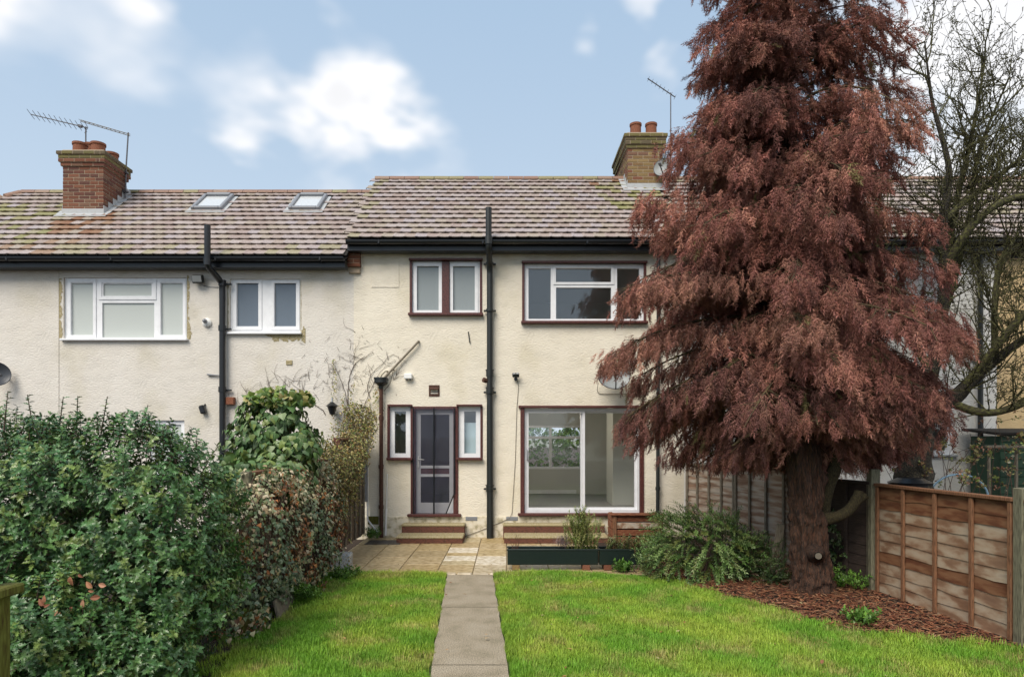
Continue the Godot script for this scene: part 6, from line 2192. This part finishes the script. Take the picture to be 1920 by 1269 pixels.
	leafy(o, "foliage", OVAL, mats.leaf, where, [Color(0.27, 0.26, 0.065), Color(0.33, 0.29, 0.10), Color(0.16, 0.19, 0.05), Color(0.40, 0.33, 0.15), Color(0.11, 0.15, 0.045), Color(0.30, 0.19, 0.06)], 0.25, 0.3, false)
	part("stems", strands.mesh(), mats.twig_brown, o)

# bare stems and tendril scars left on the render
func build_creeper() -> void:
	var o := thing("dead_creeper", "dead bare creeper stems clinging to the render above the climber", "creeper")
	var b := MB.new()
	var Z := FACADE_Z + 0.012
	var grow := func(p: Vector2, a: float, ln: float, r: float) -> void:
		var pts := [Vector3(p.x, p.y, Z)]
		var rad := [r]
		var q := p
		var n := int(ln / 0.05) + 1
		for i in n:
			a += rng.randfn() * 0.22
			q += Vector2(cos(a), sin(a)) * 0.05
			pts.append(Vector3(q.x, q.y, Z + rng.randf_range(-0.006, 0.012)))
			rad.append(lerpf(r, r * 0.3, float(i + 1) / n))
		b.tube(pts, rad, 4, false)
	for e in [[-2.95, 2.3, 1.5, 1.35, 0.009], [-3.05, 2.2, 1.9, 1.2, 0.007], [-3.4, 2.3, 2.0, 0.9, 0.007], [-3.6, 2.5, 2.3, 0.7, 0.006], [-2.7, 2.4, 1.1, 1.1, 0.006], [-2.55, 2.6, 1.8, 1.3, 0.006], [-4.1, 2.4, 1.9, 0.6, 0.005], [-4.5, 2.35, 1.5, 0.6, 0.004], [-4.25, 2.4, 1.2, 0.55, 0.004], [-2.3, 2.75, 0.9, 0.5, 0.005], [-4.8, 2.3, 1.8, 0.5, 0.004]]:
		grow.call(Vector2(e[0], e[1]), e[2], e[3], e[4])
		for k in 7:
			var t := rng.randf_range(0.3, 1.0)
			grow.call(Vector2(e[0] + cos(e[2]) * e[3] * t, e[1] + sin(e[2]) * e[3] * t), e[2] + rng.randf_range(-1.4, 1.4), rng.randf_range(0.08, 0.42), 0.0035)
	for k in 130:
		var p := Vector2(-2.95 + rng.randfn() * 0.42, 3.05 + rng.randfn() * 0.42)
		if p.y < 2.1 or p.x > -1.85 or p.y > 4.3:
			continue
		grow.call(p, rng.randf() * TAU, rng.randf_range(0.02, 0.12), 0.0035)
	part("stems", b.mesh(), mats.twig_brown, o)

# ---------------------------------------------------------------- the dead conifer
func curve(pts: Array, n: int) -> Array:
	var c := Curve3D.new()
	for i in pts.size():
		var a: Vector3 = pts[maxi(i - 1, 0)]
		var d: Vector3 = pts[mini(i + 1, pts.size() - 1)]
		var t := (d - a) / 6.0
		c.add_point(pts[i], -t, t)
	var out := []
	for k in n + 1:
		var f := float(k) / n * (pts.size() - 1)
		var i := mini(int(f), pts.size() - 2)
		out.append(c.sample(i, f - i))
	return out

func taper(r: Array, n: int) -> Array:
	var out := []
	for k in n + 1:
		var f := float(k) / n * (r.size() - 1)
		var i := mini(int(f), r.size() - 2)
		out.append(lerpf(r[i], r[i + 1], f - i))
	return out

func spray_mesh() -> ArrayMesh:
	# a hanging frond: stem along +y (laid downwards), loose side shoots set with fine drooping threads
	var b := MB.new()
	for k in 9:
		var t := (k + 0.3) / 9.0
		var s := 1.0 if k % 2 else -1.0
		var root := Vector3(rng.randf_range(-0.03, 0.03), t * 0.85, -0.12 * t * t)
		var d2 := Vector3(s * rng.randf_range(0.15, 0.6), rng.randf_range(0.45, 0.9), rng.randf_range(-0.45, 0.45)).normalized()
		var ln := 0.46 * (1.0 - 0.45 * t) * rng.randf_range(0.7, 1.2)
		if k == 8:
			d2 = Vector3(0.05, 1, 0)
			ln = 0.25
		for j in 7:
			var u := (j + 0.4) / 7.0
			var p := root + d2 * ln * u + Vector3(0, 0.30 * ln * u * u, 0)
			for q in 2:
				var dd := Vector3(rng.randfn() * 0.5 + d2.x * 0.4, 0.75 + rng.randfn() * 0.25, rng.randfn() * 0.5).normalized()
				var le := rng.randf_range(0.13, 0.26) * (1.1 - 0.3 * u)
				var wv := dd.cross(Vector3(rng.randfn(), rng.randfn(), rng.randfn())).normalized() * rng.randf_range(0.013, 0.026)
				var c := rng.randf_range(0.65, 1.30)
				b.col = Color(c, c * rng.randf_range(0.92, 1.08), c * rng.randf_range(0.9, 1.1))
				b.tri(p - wv * 0.6, p + wv, p + dd * le)
	return b.mesh()

func build_conifer() -> void:
	var o := thing("conifer_tree", "tall dead conifer with drooping red brown foliage", "tree")
	var nz := noise(161, 5.0, 4)
	var path := [Vector3(3.69, -0.08, -8.0), Vector3(3.68, 0.25, -8.0), Vector3(3.66, 0.7, -8.0), Vector3(3.62, 1.3, -8.0), Vector3(3.56, 2.2, -8.02), Vector3(3.50, 3.6, -8.03), Vector3(3.40, 6.5, -8.05), Vector3(3.35, 9.0, -8.08), Vector3(3.33, 12.0, -8.1)]
	var pts := curve(path, 200)
	var rad := taper([0.27, 0.205, 0.185, 0.185, 0.165, 0.13, 0.085, 0.055, 0.012], 200)
	var b := MB.new()
	var ridged := noise(162, 2.2, 3)
	# vertical ribs of bark
	var first := b.v.size()
	b.tube(pts, rad, 56, false)
	var plates := noise(163, 9.0, 3)
	for k in pts.size():
		for s in 56:
			var i := k * 56 + s
			var d: Vector3 = b.v[i] - pts[k]
			var a := TAU * s / 56.0
			var rib := sin(a * 7.0 + pts[k].y * 0.8 + nz.get_noise_2d(k * 0.02, 1.0) * 4.0) * 0.07 + ridged.get_noise_3d(cos(a) * 1.2, pts[k].y * 0.5, sin(a) * 1.2) * 0.42 + nz.get_noise_3dv(b.v[i]) * 0.16 + plates.get_noise_3dv(b.v[i] * Vector3(1.0, 0.22, 1.0)) * 0.30
			b.v[i] = pts[k] + d * (1.0 + rib)
	b.smooth(first)
	part("trunk", b.mesh(), mats.bark, o)
	# a second stem grown close behind the first, and the limbs low on the trunk
	b = MB.new()
	b.tube(curve([Vector3(3.83, 0.9, -8.06), Vector3(3.90, 1.25, -8.05), Vector3(3.99, 1.55, -8.0), Vector3(4.02, 1.95, -8.0), Vector3(3.97, 2.6, -8.02), Vector3(3.9, 3.4, -8.05)], 24), taper([0.10, 0.085, 0.07, 0.065, 0.055, 0.03], 24), 12, true, 0.2, nz)
	part("limb", b.mesh(), mats.bark_green, o)
	b = MB.new()
	b.tube(curve([Vector3(3.80, 0.88, -7.98), Vector3(3.92, 0.92, -7.9), Vector3(4.05, 1.0, -7.85), Vector3(4.14, 1.14, -7.82), Vector3(4.17, 1.24, -7.82)], 16), taper([0.085, 0.07, 0.062, 0.058, 0.05], 16), 12, true, 0.2, nz)
	b.tube(curve([Vector3(4.10, 1.08, -7.84), Vector3(4.19, 1.15, -7.82), Vector3(4.25, 1.19, -7.80)], 8), taper([0.05, 0.045, 0.04], 8), 10, true, 0.2, nz)
	part("broken_limb", b.mesh(), mats.bark_green, o)
	b = MB.new()
	b.tube([Vector3(3.66, 0.50, -7.86), Vector3(3.645, 0.495, -7.74), Vector3(3.635, 0.49, -7.70)], [0.12, 0.085, 0.050], 14, false)
	part("knot", b.mesh(), mats.bark, o)
	b = MB.new()
	b.tube([Vector3(3.645, 0.492, -7.73), Vector3(3.634, 0.49, -7.697)], [0.044, 0.036], 16, true)
	part("cut_face", b.mesh(), mats.cut_wood, o)
	# branches and hanging sprays
	var hs := [1.35, 1.9, 2.6, 3.3, 4.2, 5.2, 6.2, 7.2, 9.0, 11.8]
	var rs := [1.2, 1.5, 1.82, 2.05, 1.92, 1.52, 1.42, 1.36, 1.0, 0.12]
	var reach := func(h: float, az: float) -> float:
		var r := 0.1
		for k in hs.size() - 1:
			if h >= hs[k] and h < hs[k + 1]:
				r = lerpf(rs[k], rs[k + 1], (h - hs[k]) / (hs[k + 1] - hs[k]))
		# fuller towards -x
		return r * (1.0 - lerpf(0.09, -0.06, smoothstep(4.2, 5.2, h)) * cos(az) + 0.03 * sin(az * 3.0 + h)) * (1.0 - 0.22 * maxf(0.0, sin(az)))
	var wood := MB.new()
	var where := []
	var tint := PackedColorArray()
	var tones := [Color(0.33, 0.140, 0.105), Color(0.38, 0.175, 0.13), Color(0.25, 0.105, 0.084), Color(0.45, 0.235, 0.165), Color(0.16, 0.078, 0.068), Color(0.34, 0.145, 0.118)]
	var nb := 430
	for i in nb:
		var f := (i + rng.randf()) / nb
		var h: float = 1.62 + pow(f, 1.15) * 10.0 + rng.randfn() * 0.22
		var az := rng.randf() * TAU
		var R: float = reach.call(h, az) * (rng.randf_range(0.5, 1.03) if i % 4 else rng.randf_range(0.95, 1.08))
		var out := Vector3(cos(az), 0, sin(az))
		var lat := Vector3(-sin(az), 0, cos(az))
		var tk := clampf((h + 0.08) / 12.0 * 8.0, 0, 1)
		var tx: Vector3 = pts[0]
		for k in range(pts.size() - 1):
			if pts[k].y <= h and pts[k + 1].y > h:
				tx = pts[k]
		var rise := lerpf(0.05, 0.42, smoothstep(1.5, 6.0, h)) * R * rng.randf_range(0.6, 1.3)
		var sag := lerpf(0.34, 0.40, smoothstep(1.5, 6.0, h)) * R * rng.randf_range(0.7, 1.3)
		var bend := lat * rng.randf_range(-0.25, 0.25) * R
		var line := func(u: float) -> Vector3:
			return tx + out * (R * u) + bend * (u * u) + Vector3(0, rise * u * 1.6 - sag * u * u * 1.6, 0)
		var lp := []
		var lr := []
		var floor_y := lerpf(1.36, 1.86, clampf(0.35 + sin(az) * 0.9, 0.0, 1.0))
		for k in 9:
			var q: Vector3 = line.call(k / 8.0)
			if q.y < floor_y + 0.05:
				break
			lp.append(q)
			lr.append(lerpf(0.012 + 0.010 * R, 0.004, k / 8.0))
		if lp.size() > 2:
			wood.tube(lp, lr, 5, false)
		var ns := int((34 + R * 66) * lerpf(1.0, 0.60, smoothstep(3.8, 5.6, h)))
		var shade := rng.randf_range(0.82, 1.18)
		var hue: Color = tones[rng.randi() % tones.size()]
		for k in ns:
			var u := 0.16 + 0.88 * pow(rng.randf(), 0.75)
			var p: Vector3 = line.call(u)
			var spread := (0.34 if h < 4.5 else 0.27) * R * (0.25 + 0.75 * sin(PI * clampf(u, 0, 1) * 0.8 + 0.3)) * (1.15 - 0.65 * u)
			var side := rng.randf_range(-1, 1)
			p += lat * side * spread - out * absf(side) * spread * 0.25 + Vector3(rng.randfn() * 0.05, -absf(side) * spread * 0.35 + rng.randfn() * 0.06, rng.randfn() * 0.05)
			var s := rng.randf_range(0.12, 0.27) * (1.05 - 0.2 * smoothstep(5.0, 9.0, h))
			if p.y - s * 0.8 < floor_y + rng.randf() * 0.12:
				continue
			var hang := lerpf(2.1, 1.0, smoothstep(3.5, 7.0, h))
			var dir := out * 0.55 + lat * side * 0.45 + Vector3(0, -hang * rng.randf_range(0.35, 1.2), 0) + Vector3(rng.randfn(), rng.randfn(), rng.randfn()) * 0.32
			where.append(Transform3D(facing(dir, out + Vector3(0, 0.4, 0), rng.randf_range(-0.9, 0.9)).scaled_local(Vector3(s, s, s)), p))
			var c := hue.lerp(tones[rng.randi() % tones.size()], 0.5)
			var kk := shade * rng.randf_range(0.62, 1.32)
			if rng.randf() < 0.012:
				c = Color(0.24, 0.21, 0.09)
			tint.append(Color(c.r * kk, c.g * kk, c.b * kk))
			if k % 3 == 0:
				var q: Vector3 = line.call(clampf(u - 0.08, 0, 1))
				if q.y > floor_y and (q - p).length() < 0.5:
					wood.tube([q, p], [0.005, 0.003], 3, false)
	part("branches", wood.mesh(), mats.branch_lichen, o)
	scatter("crown", spray_mesh(), mats.needle, o, where, tint).set_meta("kind", "stuff")
	print("conifer sprays ", where.size())

# ---------------------------------------------------------------- the bare fruit tree
func build_bare_tree() -> void:
	var o := thing("bare_fruit_tree", "gnarled leafless fruit tree with tangled branches behind the right fence", "tree")
	var nz := noise(171, 4.0, 4)
	var b := MB.new()
	b.tube(curve([Vector3(6.02, -0.05, -9.8), Vector3(6.05, 0.6, -9.8), Vector3(6.03, 1.2, -9.8), Vector3(6.06, 1.8, -9.8), Vector3(6.08, 2.3, -9.78), Vector3(6.22, 2.9, -9.75)], 40), taper([0.30, 0.26, 0.235, 0.22, 0.24, 0.12], 40), 20, true, 0.42, nz)
	part("trunk", b.mesh(), mats.bark_dark, o)
	var limbs := [
		[[Vector3(6.10, 2.2, -9.78), Vector3(6.32, 3.2, -9.7), Vector3(6.36, 4.1, -9.6), Vector3(6.28, 5.04, -9.5), Vector3(6.36, 5.75, -9.5), Vector3(6.12, 6.7, -9.5), Vector3(5.95, 7.5, -9.4)], [0.13, 0.09, 0.075, 0.055, 0.04, 0.025, 0.008]],
		[[Vector3(6.34, 3.9, -9.62), Vector3(6.64, 5.2, -9.8), Vector3(6.95, 6.3, -9.9), Vector3(7.25, 7.6, -10.0)], [0.06, 0.045, 0.03, 0.008]],
		[[Vector3(6.08, 2.2, -9.75), Vector3(6.5, 2.45, -9.6), Vector3(6.75, 2.75, -9.5), Vector3(7.2, 3.2, -9.3), Vector3(7.75, 3.55, -9.2), Vector3(8.4, 3.9, -9.1)], [0.14, 0.12, 0.075, 0.055, 0.04, 0.015]],
		[[Vector3(6.45, 2.38, -9.62), Vector3(6.75, 2.22, -9.3), Vector3(7.1, 2.34, -9.1), Vector3(7.5, 2.65, -9.0), Vector3(8.0, 2.95, -8.9), Vector3(8.5, 3.0, -8.9)], [0.065, 0.055, 0.048, 0.042, 0.03, 0.015]],
		[[Vector3(6.33, 4.3, -9.6), Vector3(6.55, 4.85, -9.3), Vector3(6.9, 5.15, -9.2), Vector3(7.3, 5.22, -9.2), Vector3(7.8, 5.1, -9.2), Vector3(8.4, 5.15, -9.3)], [0.065, 0.055, 0.05, 0.045, 0.04, 0.02]],
		[[Vector3(6.30, 5.0, -9.5), Vector3(6.75, 5.35, -9.7), Vector3(7.2, 5.66, -9.8), Vector3(7.7, 6.05, -9.9), Vector3(8.4, 6.5, -10.0)], [0.05, 0.042, 0.035, 0.028, 0.01]],
		[[Vector3(6.22, 2.9, -9.72), Vector3(5.85, 3.7, -9.9), Vector3(5.62, 4.6, -10.0), Vector3(5.65, 5.5, -10.0), Vector3(5.75, 6.5, -10.0)], [0.07, 0.05, 0.04, 0.028, 0.008]],
		[[Vector3(6.95, 2.95, -9.4), Vector3(7.1, 3.9, -9.6), Vector3(7.4, 4.6, -9.8), Vector3(7.9, 4.5, -9.8), Vector3(8.5, 4.7, -9.8)], [0.05, 0.04, 0.035, 0.03, 0.012]],
	]
	limbs.append([[Vector3(6.6, 2.6, -9.55), Vector3(7.0, 3.5, -9.0), Vector3(7.5, 4.0, -8.9), Vector3(8.3, 4.3, -8.9)], [0.06, 0.045, 0.035, 0.012]])
	limbs.append([[Vector3(6.33, 3.4, -9.68), Vector3(6.7, 4.2, -9.9), Vector3(7.0, 5.2, -10.0), Vector3(7.15, 6.2, -10.0), Vector3(7.6, 7.3, -10.0)], [0.05, 0.045, 0.035, 0.025, 0.008]])
	var twigs := MB.new()
	var buds := []
	var grow := func(self_: Callable, p: Vector3, d: Vector3, ln: float, r: float, depth: int) -> void:
		var n := 5
		var pts := [p]
		var rad := [r]
		var q := p
		var dd := d
		for k in n:
			dd = (dd + Vector3(rng.randfn(), rng.randfn(), rng.randfn()) * 0.16 + Vector3(0, 0.10, 0)).normalized()
			q += dd * ln / n
			pts.append(q)
			rad.append(lerpf(r, r * 0.45, float(k + 1) / n))
			if depth > 0 and rng.randf() < 0.72:
				var sd := (dd + Vector3(rng.randfn(), rng.randfn() + 0.25, rng.randfn()) * 0.75).normalized()
				self_.call(self_, q, sd, ln * rng.randf_range(0.4, 0.75), r * 0.55, depth - 1)
			if rng.randf() < 0.55:
				# short fruiting spur
				var sp := (dd * 0.3 + Vector3(rng.randfn(), rng.randfn(), rng.randfn())).normalized()
				twigs.tube([q, q + sp * rng.randf_range(0.02, 0.06)], [0.0045, 0.006], 3, false)
		twigs.tube(pts, rad, 4 if r > 0.008 else 3, false)
	for l in limbs:
		var lp := curve(l[0], 28)
		b = MB.new()
		b.tube(lp, taper(l[1], 28), 10, true, 0.22, nz)
		part("limb", b.mesh(), mats.bark_dark if l[1][0] > 0.1 else mats.twig, o)
		for k in range(5, lp.size()):
			var dirl: Vector3 = (lp[k] - lp[k - 1]).normalized()
			for rep in 2:
				if rng.randf() < 0.78:
					var d := (Vector3(rng.randfn() * 0.8, 0.55 + rng.randfn() * 0.5, rng.randfn() * 0.7) + dirl * 0.4).normalized()
					grow.call(grow, lp[k], d, rng.randf_range(0.35, 1.05), rng.randf_range(0.008, 0.017), 2)
	var tw := part("twigs", twigs.mesh(), mats.twig, o)
	tw.set_meta("kind", "stuff")
	print("twig tris ", twigs.ix.size() / 3)

# ---------------------------------------------------------------- low shrubs
func leafy_shoot(n: int, leaf_len: float, leaf_w: float, arch: float) -> ArrayMesh:
	# unit shoot along +y arching towards -z, set with small narrow leaves
	var b := MB.new()
	var line := func(t: float) -> Vector3:
		return Vector3(0.05 * sin(t * 5.0), t, -arch * t * t)
	b.col = Color(0.8, 0.75, 0.7)
	b.tube([line.call(0.0), line.call(0.35), line.call(0.7), line.call(1.0)], [0.012, 0.010, 0.007, 0.003], 3, false)
	for k in n:
		var t := 0.12 + 0.88 * k / (n - 1.0)
		var p: Vector3 = line.call(t)
		var a := k * 2.4
		var d := (Vector3(cos(a), 0.8, sin(a)) + Vector3(0, 0, -arch * t)).normalized()
		var s := d.cross(Vector3(0.2, 0.9, 0.4)).normalized() * leaf_w
		var e := p + d * leaf_len * rng.randf_range(0.7, 1.2)
		var m := p.lerp(e, 0.45)
		var c := rng.randf_range(0.75, 1.25)
		b.col = Color(c, c, c)
		b.tri(p, m + s, m - s)
		b.tri(m - s, m + s, e)
	return b.mesh()

func shoots(o: Node, called: String, mesh: Mesh, pts: Array, cols: Array, s0: float, s1: float, bias: Vector3, m: Material) -> void:
	var where := []
	var tint := PackedColorArray()
	for e in pts:
		var d: Vector3 = (e[1] + bias + Vector3(rng.randfn(), rng.randfn(), rng.randfn()) * 0.3).normalized()
		var s := rng.randf_range(s0, s1)
		where.append(Transform3D(facing(d, Vector3.UP, rng.randf_range(-0.5, 0.5)).scaled_local(Vector3(s, s, s)), e[0] - d * s * 0.55))
		tint.append(tinted(cols))
	var f := scatter(called, mesh, m, o, where, tint)
	f.set_meta("kind", "stuff")

func build_mound() -> void:
	var o := thing("evergreen_shrub", "dense rounded green shrub with arching shoots in front of the fence", "shrub")
	var lumps := [[Vector3(2.55, 0.30, -8.85), Vector3(0.66, 0.60, 0.55)], [Vector3(2.95, 0.26, -9.0), Vector3(0.55, 0.52, 0.5)], [Vector3(2.25, 0.22, -8.75), Vector3(0.42, 0.40, 0.42)]]
	var sh := leafy_shoot(34, 0.13, 0.022, 0.35)
	var pts := on_lumps(lumps, 2300, 0.25)
	shoots(o, "foliage", sh, pts, [Color(0.10, 0.18, 0.040), Color(0.13, 0.22, 0.058), Color(0.06, 0.115, 0.030), Color(0.20, 0.28, 0.095), Color(0.13, 0.16, 0.04)], 0.18, 0.36, Vector3(-0.45, 0.0, 0.15), mats.leaf)
	stems(o, Vector3(2.65, 0.0, -8.9), [Vector3(2.4, 0.6, -8.6), Vector3(2.7, 0.7, -8.7), Vector3(2.9, 0.6, -8.8), Vector3(2.2, 0.4, -8.5)], 0.02, mats.twig_brown)
	o = thing("dark_shrub", "smaller dark shrub between the rounded shrub and the trunk", "shrub")
	lumps = [[Vector3(3.22, 0.22, -8.75), Vector3(0.33, 0.40, 0.35)], [Vector3(3.42, 0.10, -8.45), Vector3(0.25, 0.22, 0.25)]]
	pts = on_lumps(lumps, 900, 0.25)
	shoots(o, "foliage", leafy_shoot(26, 0.12, 0.035, 0.1), pts, [Color(0.035, 0.065, 0.022), Color(0.055, 0.085, 0.03), Color(0.09, 0.055, 0.035), Color(0.06, 0.11, 0.03)], 0.10, 0.2, Vector3(0, 0.5, 0), mats.leaf)

func build_small_plants() -> void:
	var fluff := leafy_shoot(30, 0.16, 0.028, 0.05)
	# in the long trough
	var o := thing("trough_shrub", "upright yellow green shrub growing in the long trough", "shrub")
	var pts := []
	for k in 170:
		var a := rng.randf() * TAU
		var r := rng.randf()
		pts.append([Vector3(1.08 + cos(a) * r * 0.27, 0.32 + rng.randf() * 0.50 * (1.1 - r * 0.4), -9.41 + sin(a) * r * 0.14), Vector3(cos(a) * r * 0.5, 1.0, sin(a) * r * 0.4)])
	shoots(o, "foliage", fluff, pts, [Color(0.24, 0.29, 0.075), Color(0.18, 0.25, 0.065), Color(0.30, 0.31, 0.11)], 0.16, 0.30, Vector3(0, 0.5, 0), mats.leaf)
	stems(o, Vector3(1.08, 0.25, -9.41), [Vector3(0.9, 0.6, -9.4), Vector3(1.1, 0.72, -9.4), Vector3(1.25, 0.6, -9.4), Vector3(1.0, 0.55, -9.35)], 0.008, mats.twig_brown)
	o = thing("trough_sedum", "small grey purple dried plant in the long trough", "plant")
	pts = []
	for k in 40:
		pts.append([Vector3(0.80 + rng.randfn() * 0.06, 0.33 + rng.randf() * 0.10, -9.40 + rng.randfn() * 0.05), Vector3(rng.randfn() * 0.4, 1, rng.randfn() * 0.4)])
	shoots(o, "foliage", fluff, pts, [Color(0.22, 0.17, 0.17), Color(0.28, 0.22, 0.21), Color(0.16, 0.12, 0.12)], 0.07, 0.15, Vector3(0, 0.4, 0), mats.dry_leaf)
	o = thing("dry_stalks", "thin dead stalks standing at the left end of the long trough", "plant")
	stems(o, Vector3(0.10, 0.25, -9.41), [Vector3(0.04, 0.46, -9.4), Vector3(0.09, 0.53, -9.4), Vector3(0.13, 0.48, -9.42), Vector3(0.18, 0.50, -9.4), Vector3(0.15, 0.42, -9.38), Vector3(0.06, 0.40, -9.44)], 0.004, mats.rust_pipe)
	o = thing("trough_grass", "low green brown tuft filling the shorter trough", "plant")
	pts = []
	for k in 110:
		pts.append([Vector3(rng.randf_range(1.42, 1.93), 0.30 + rng.randf() * 0.10, -9.41 + rng.randfn() * 0.06), Vector3(rng.randfn() * 0.5, 1, rng.randfn() * 0.4)])
	shoots(o, "foliage", fluff, pts, [Color(0.13, 0.17, 0.05), Color(0.20, 0.17, 0.07), Color(0.09, 0.13, 0.04), Color(0.24, 0.15, 0.07)], 0.12, 0.24, Vector3(0, 0.3, 0), mats.leaf)
	# weeds and seedlings
	var spots := [[3.95, -8.2, 0.30, "green weed clump at the foot of the green fence post", 0.20], [4.20, -8.05, 0.26, "bright weeds growing right beside the green fence post", 0.22], [3.55, -6.6, 0.14, "small bright weeds at the lawn edge below the conifer", 0.16],
		[1.62, -9.15, 0.16, "weed tuft under the shorter trough", 0.12], [-2.45, -12.1, 0.22, "small weed in the corner of fence and plinth", 0.12], [-2.15, -8.75, 0.16, "leafy weeds at the lawn corner by the painted block", 0.22], [-2.3, -7.5, 0.22, "long grass tuft against the timber edging board", 0.2]]
	for s in spots:
		o = thing("weed", s[3], "weed", Vector3.ZERO, "weeds along the edges")
		pts = []
		for k in 46:
			pts.append([Vector3(s[0] + rng.randfn() * s[4] * 0.5, s[2] * rng.randf_range(0.3, 0.8), s[1] + rng.randfn() * s[4] * 0.4), Vector3(rng.randfn() * 0.6, 1, rng.randfn() * 0.6)])
		shoots(o, "foliage", leafy_shoot(12, 0.30, 0.09, 0.2), pts, [Color(0.10, 0.22, 0.035), Color(0.14, 0.27, 0.04), Color(0.08, 0.16, 0.03)], 0.09, 0.17, Vector3(0, 0.2, 0), mats.leaf)
	o = thing("fence_ivy", "thin dark ivy creeping up the dark brown fence panel", "ivy")
	pts = []
	for k in 170:
		var y := pow(rng.randf(), 1.4) * 0.95
		var z := -8.75 + rng.randfn() * (0.22 - 0.12 * y)
		pts.append([Vector3(4.16 + (z + 9.22) * 0.23 - 0.07, 0.06 + y, z), Vector3(-0.8, 0.3, 0.6)])
	shoots(o, "foliage", leafy_shoot(8, 0.4, 0.16, 0.1), pts, [Color(0.035, 0.075, 0.022), Color(0.055, 0.10, 0.03), Color(0.09, 0.13, 0.04)], 0.07, 0.13, Vector3(0, -0.3, 0), mats.leaf)
	# rose stems beyond the right fence
	o = thing("rose_bush", "thin bare rose stems with a few leaves above the right fence", "shrub")
	var b := MB.new()
	var leaves := []
	for k in 34:
		var p := Vector3(rng.randf_range(5.9, 9.2), 0.0, rng.randf_range(-11.0, -9.6))
		var h := rng.randf_range(1.3, 2.3)
		var lean := Vector3(rng.randfn() * 0.5, 0, rng.randfn() * 0.2)
		var mid := p + lean * 0.4 + Vector3(0, h * 0.6, 0)
		var tip := p + lean + Vector3(0, h, 0)
		b.tube([p, mid, tip], [0.008, 0.006, 0.003], 4, false)
		for j in 3:
			var q := mid.lerp(tip, rng.randf())
			var e := q + Vector3(rng.randfn() * 0.3, rng.randf_range(0.0, 0.3), rng.randfn() * 0.2)
			b.tube([q, e], [0.004, 0.002], 3, false)
			if rng.randf() < 0.8:
				for i in 5:
					leaves.append([q.lerp(e, rng.randf()), Vector3(rng.randfn(), rng.randfn(), rng.randfn())])
	part("stems", b.mesh(), mats.twig_brown, o)
	shoots(o, "foliage", leafy_shoot(5, 0.5, 0.2, 0.1), leaves, [Color(0.20, 0.24, 0.06), Color(0.28, 0.14, 0.08), Color(0.33, 0.30, 0.12)], 0.05, 0.11, Vector3.ZERO, mats.leaf)
	o = thing("pale_blossom_shrub", "shrub with pale cream flecks in front of the green shed", "shrub")
	pts = []
	for k in 160:
		pts.append([Vector3(9.1 + rng.randfn() * 0.45, 0.9 + rng.randf() * 1.6, -11.2 + rng.randfn() * 0.15), Vector3(rng.randfn(), 0.5, rng.randfn())])
	shoots(o, "foliage", leafy_shoot(6, 0.35, 0.16, 0.1), pts, [Color(0.42, 0.38, 0.16), Color(0.50, 0.48, 0.34), Color(0.30, 0.26, 0.09), Color(0.36, 0.20, 0.10)], 0.05, 0.11, Vector3.ZERO, mats.leaf)
	stems(o, Vector3(9.1, 0.0, -11.2), [Vector3(8.8, 1.8, -11.2), Vector3(9.2, 2.3, -11.2), Vector3(9.6, 1.9, -11.2), Vector3(9.4, 2.6, -11.2), Vector3(8.95, 2.4, -11.2), Vector3(9.0, 1.4, -11.2)], 0.010, mats.twig)
	# hedge in the front garden, seen right through the house
	o = thing("front_hedge", "green hedge outside the far window seen through the patio door", "hedge")
	var ph := on_lumps([[Vector3(0.8, 1.0, -19.8), Vector3(1.3, 1.3, 0.6)], [Vector3(2.6, 1.1, -20.0), Vector3(1.3, 1.4, 0.6)], [Vector3(-1.0, 1.0, -20.0), Vector3(1.2, 1.3, 0.6)]], 3500, 0.2)
	shoots(o, "foliage", leafy_shoot(10, 0.4, 0.14, 0.1), ph, [Color(0.20, 0.38, 0.05), Color(0.27, 0.44, 0.07), Color(0.14, 0.28, 0.04)], 0.12, 0.25, Vector3(0, 0.2, 0.3), mats.leaf)
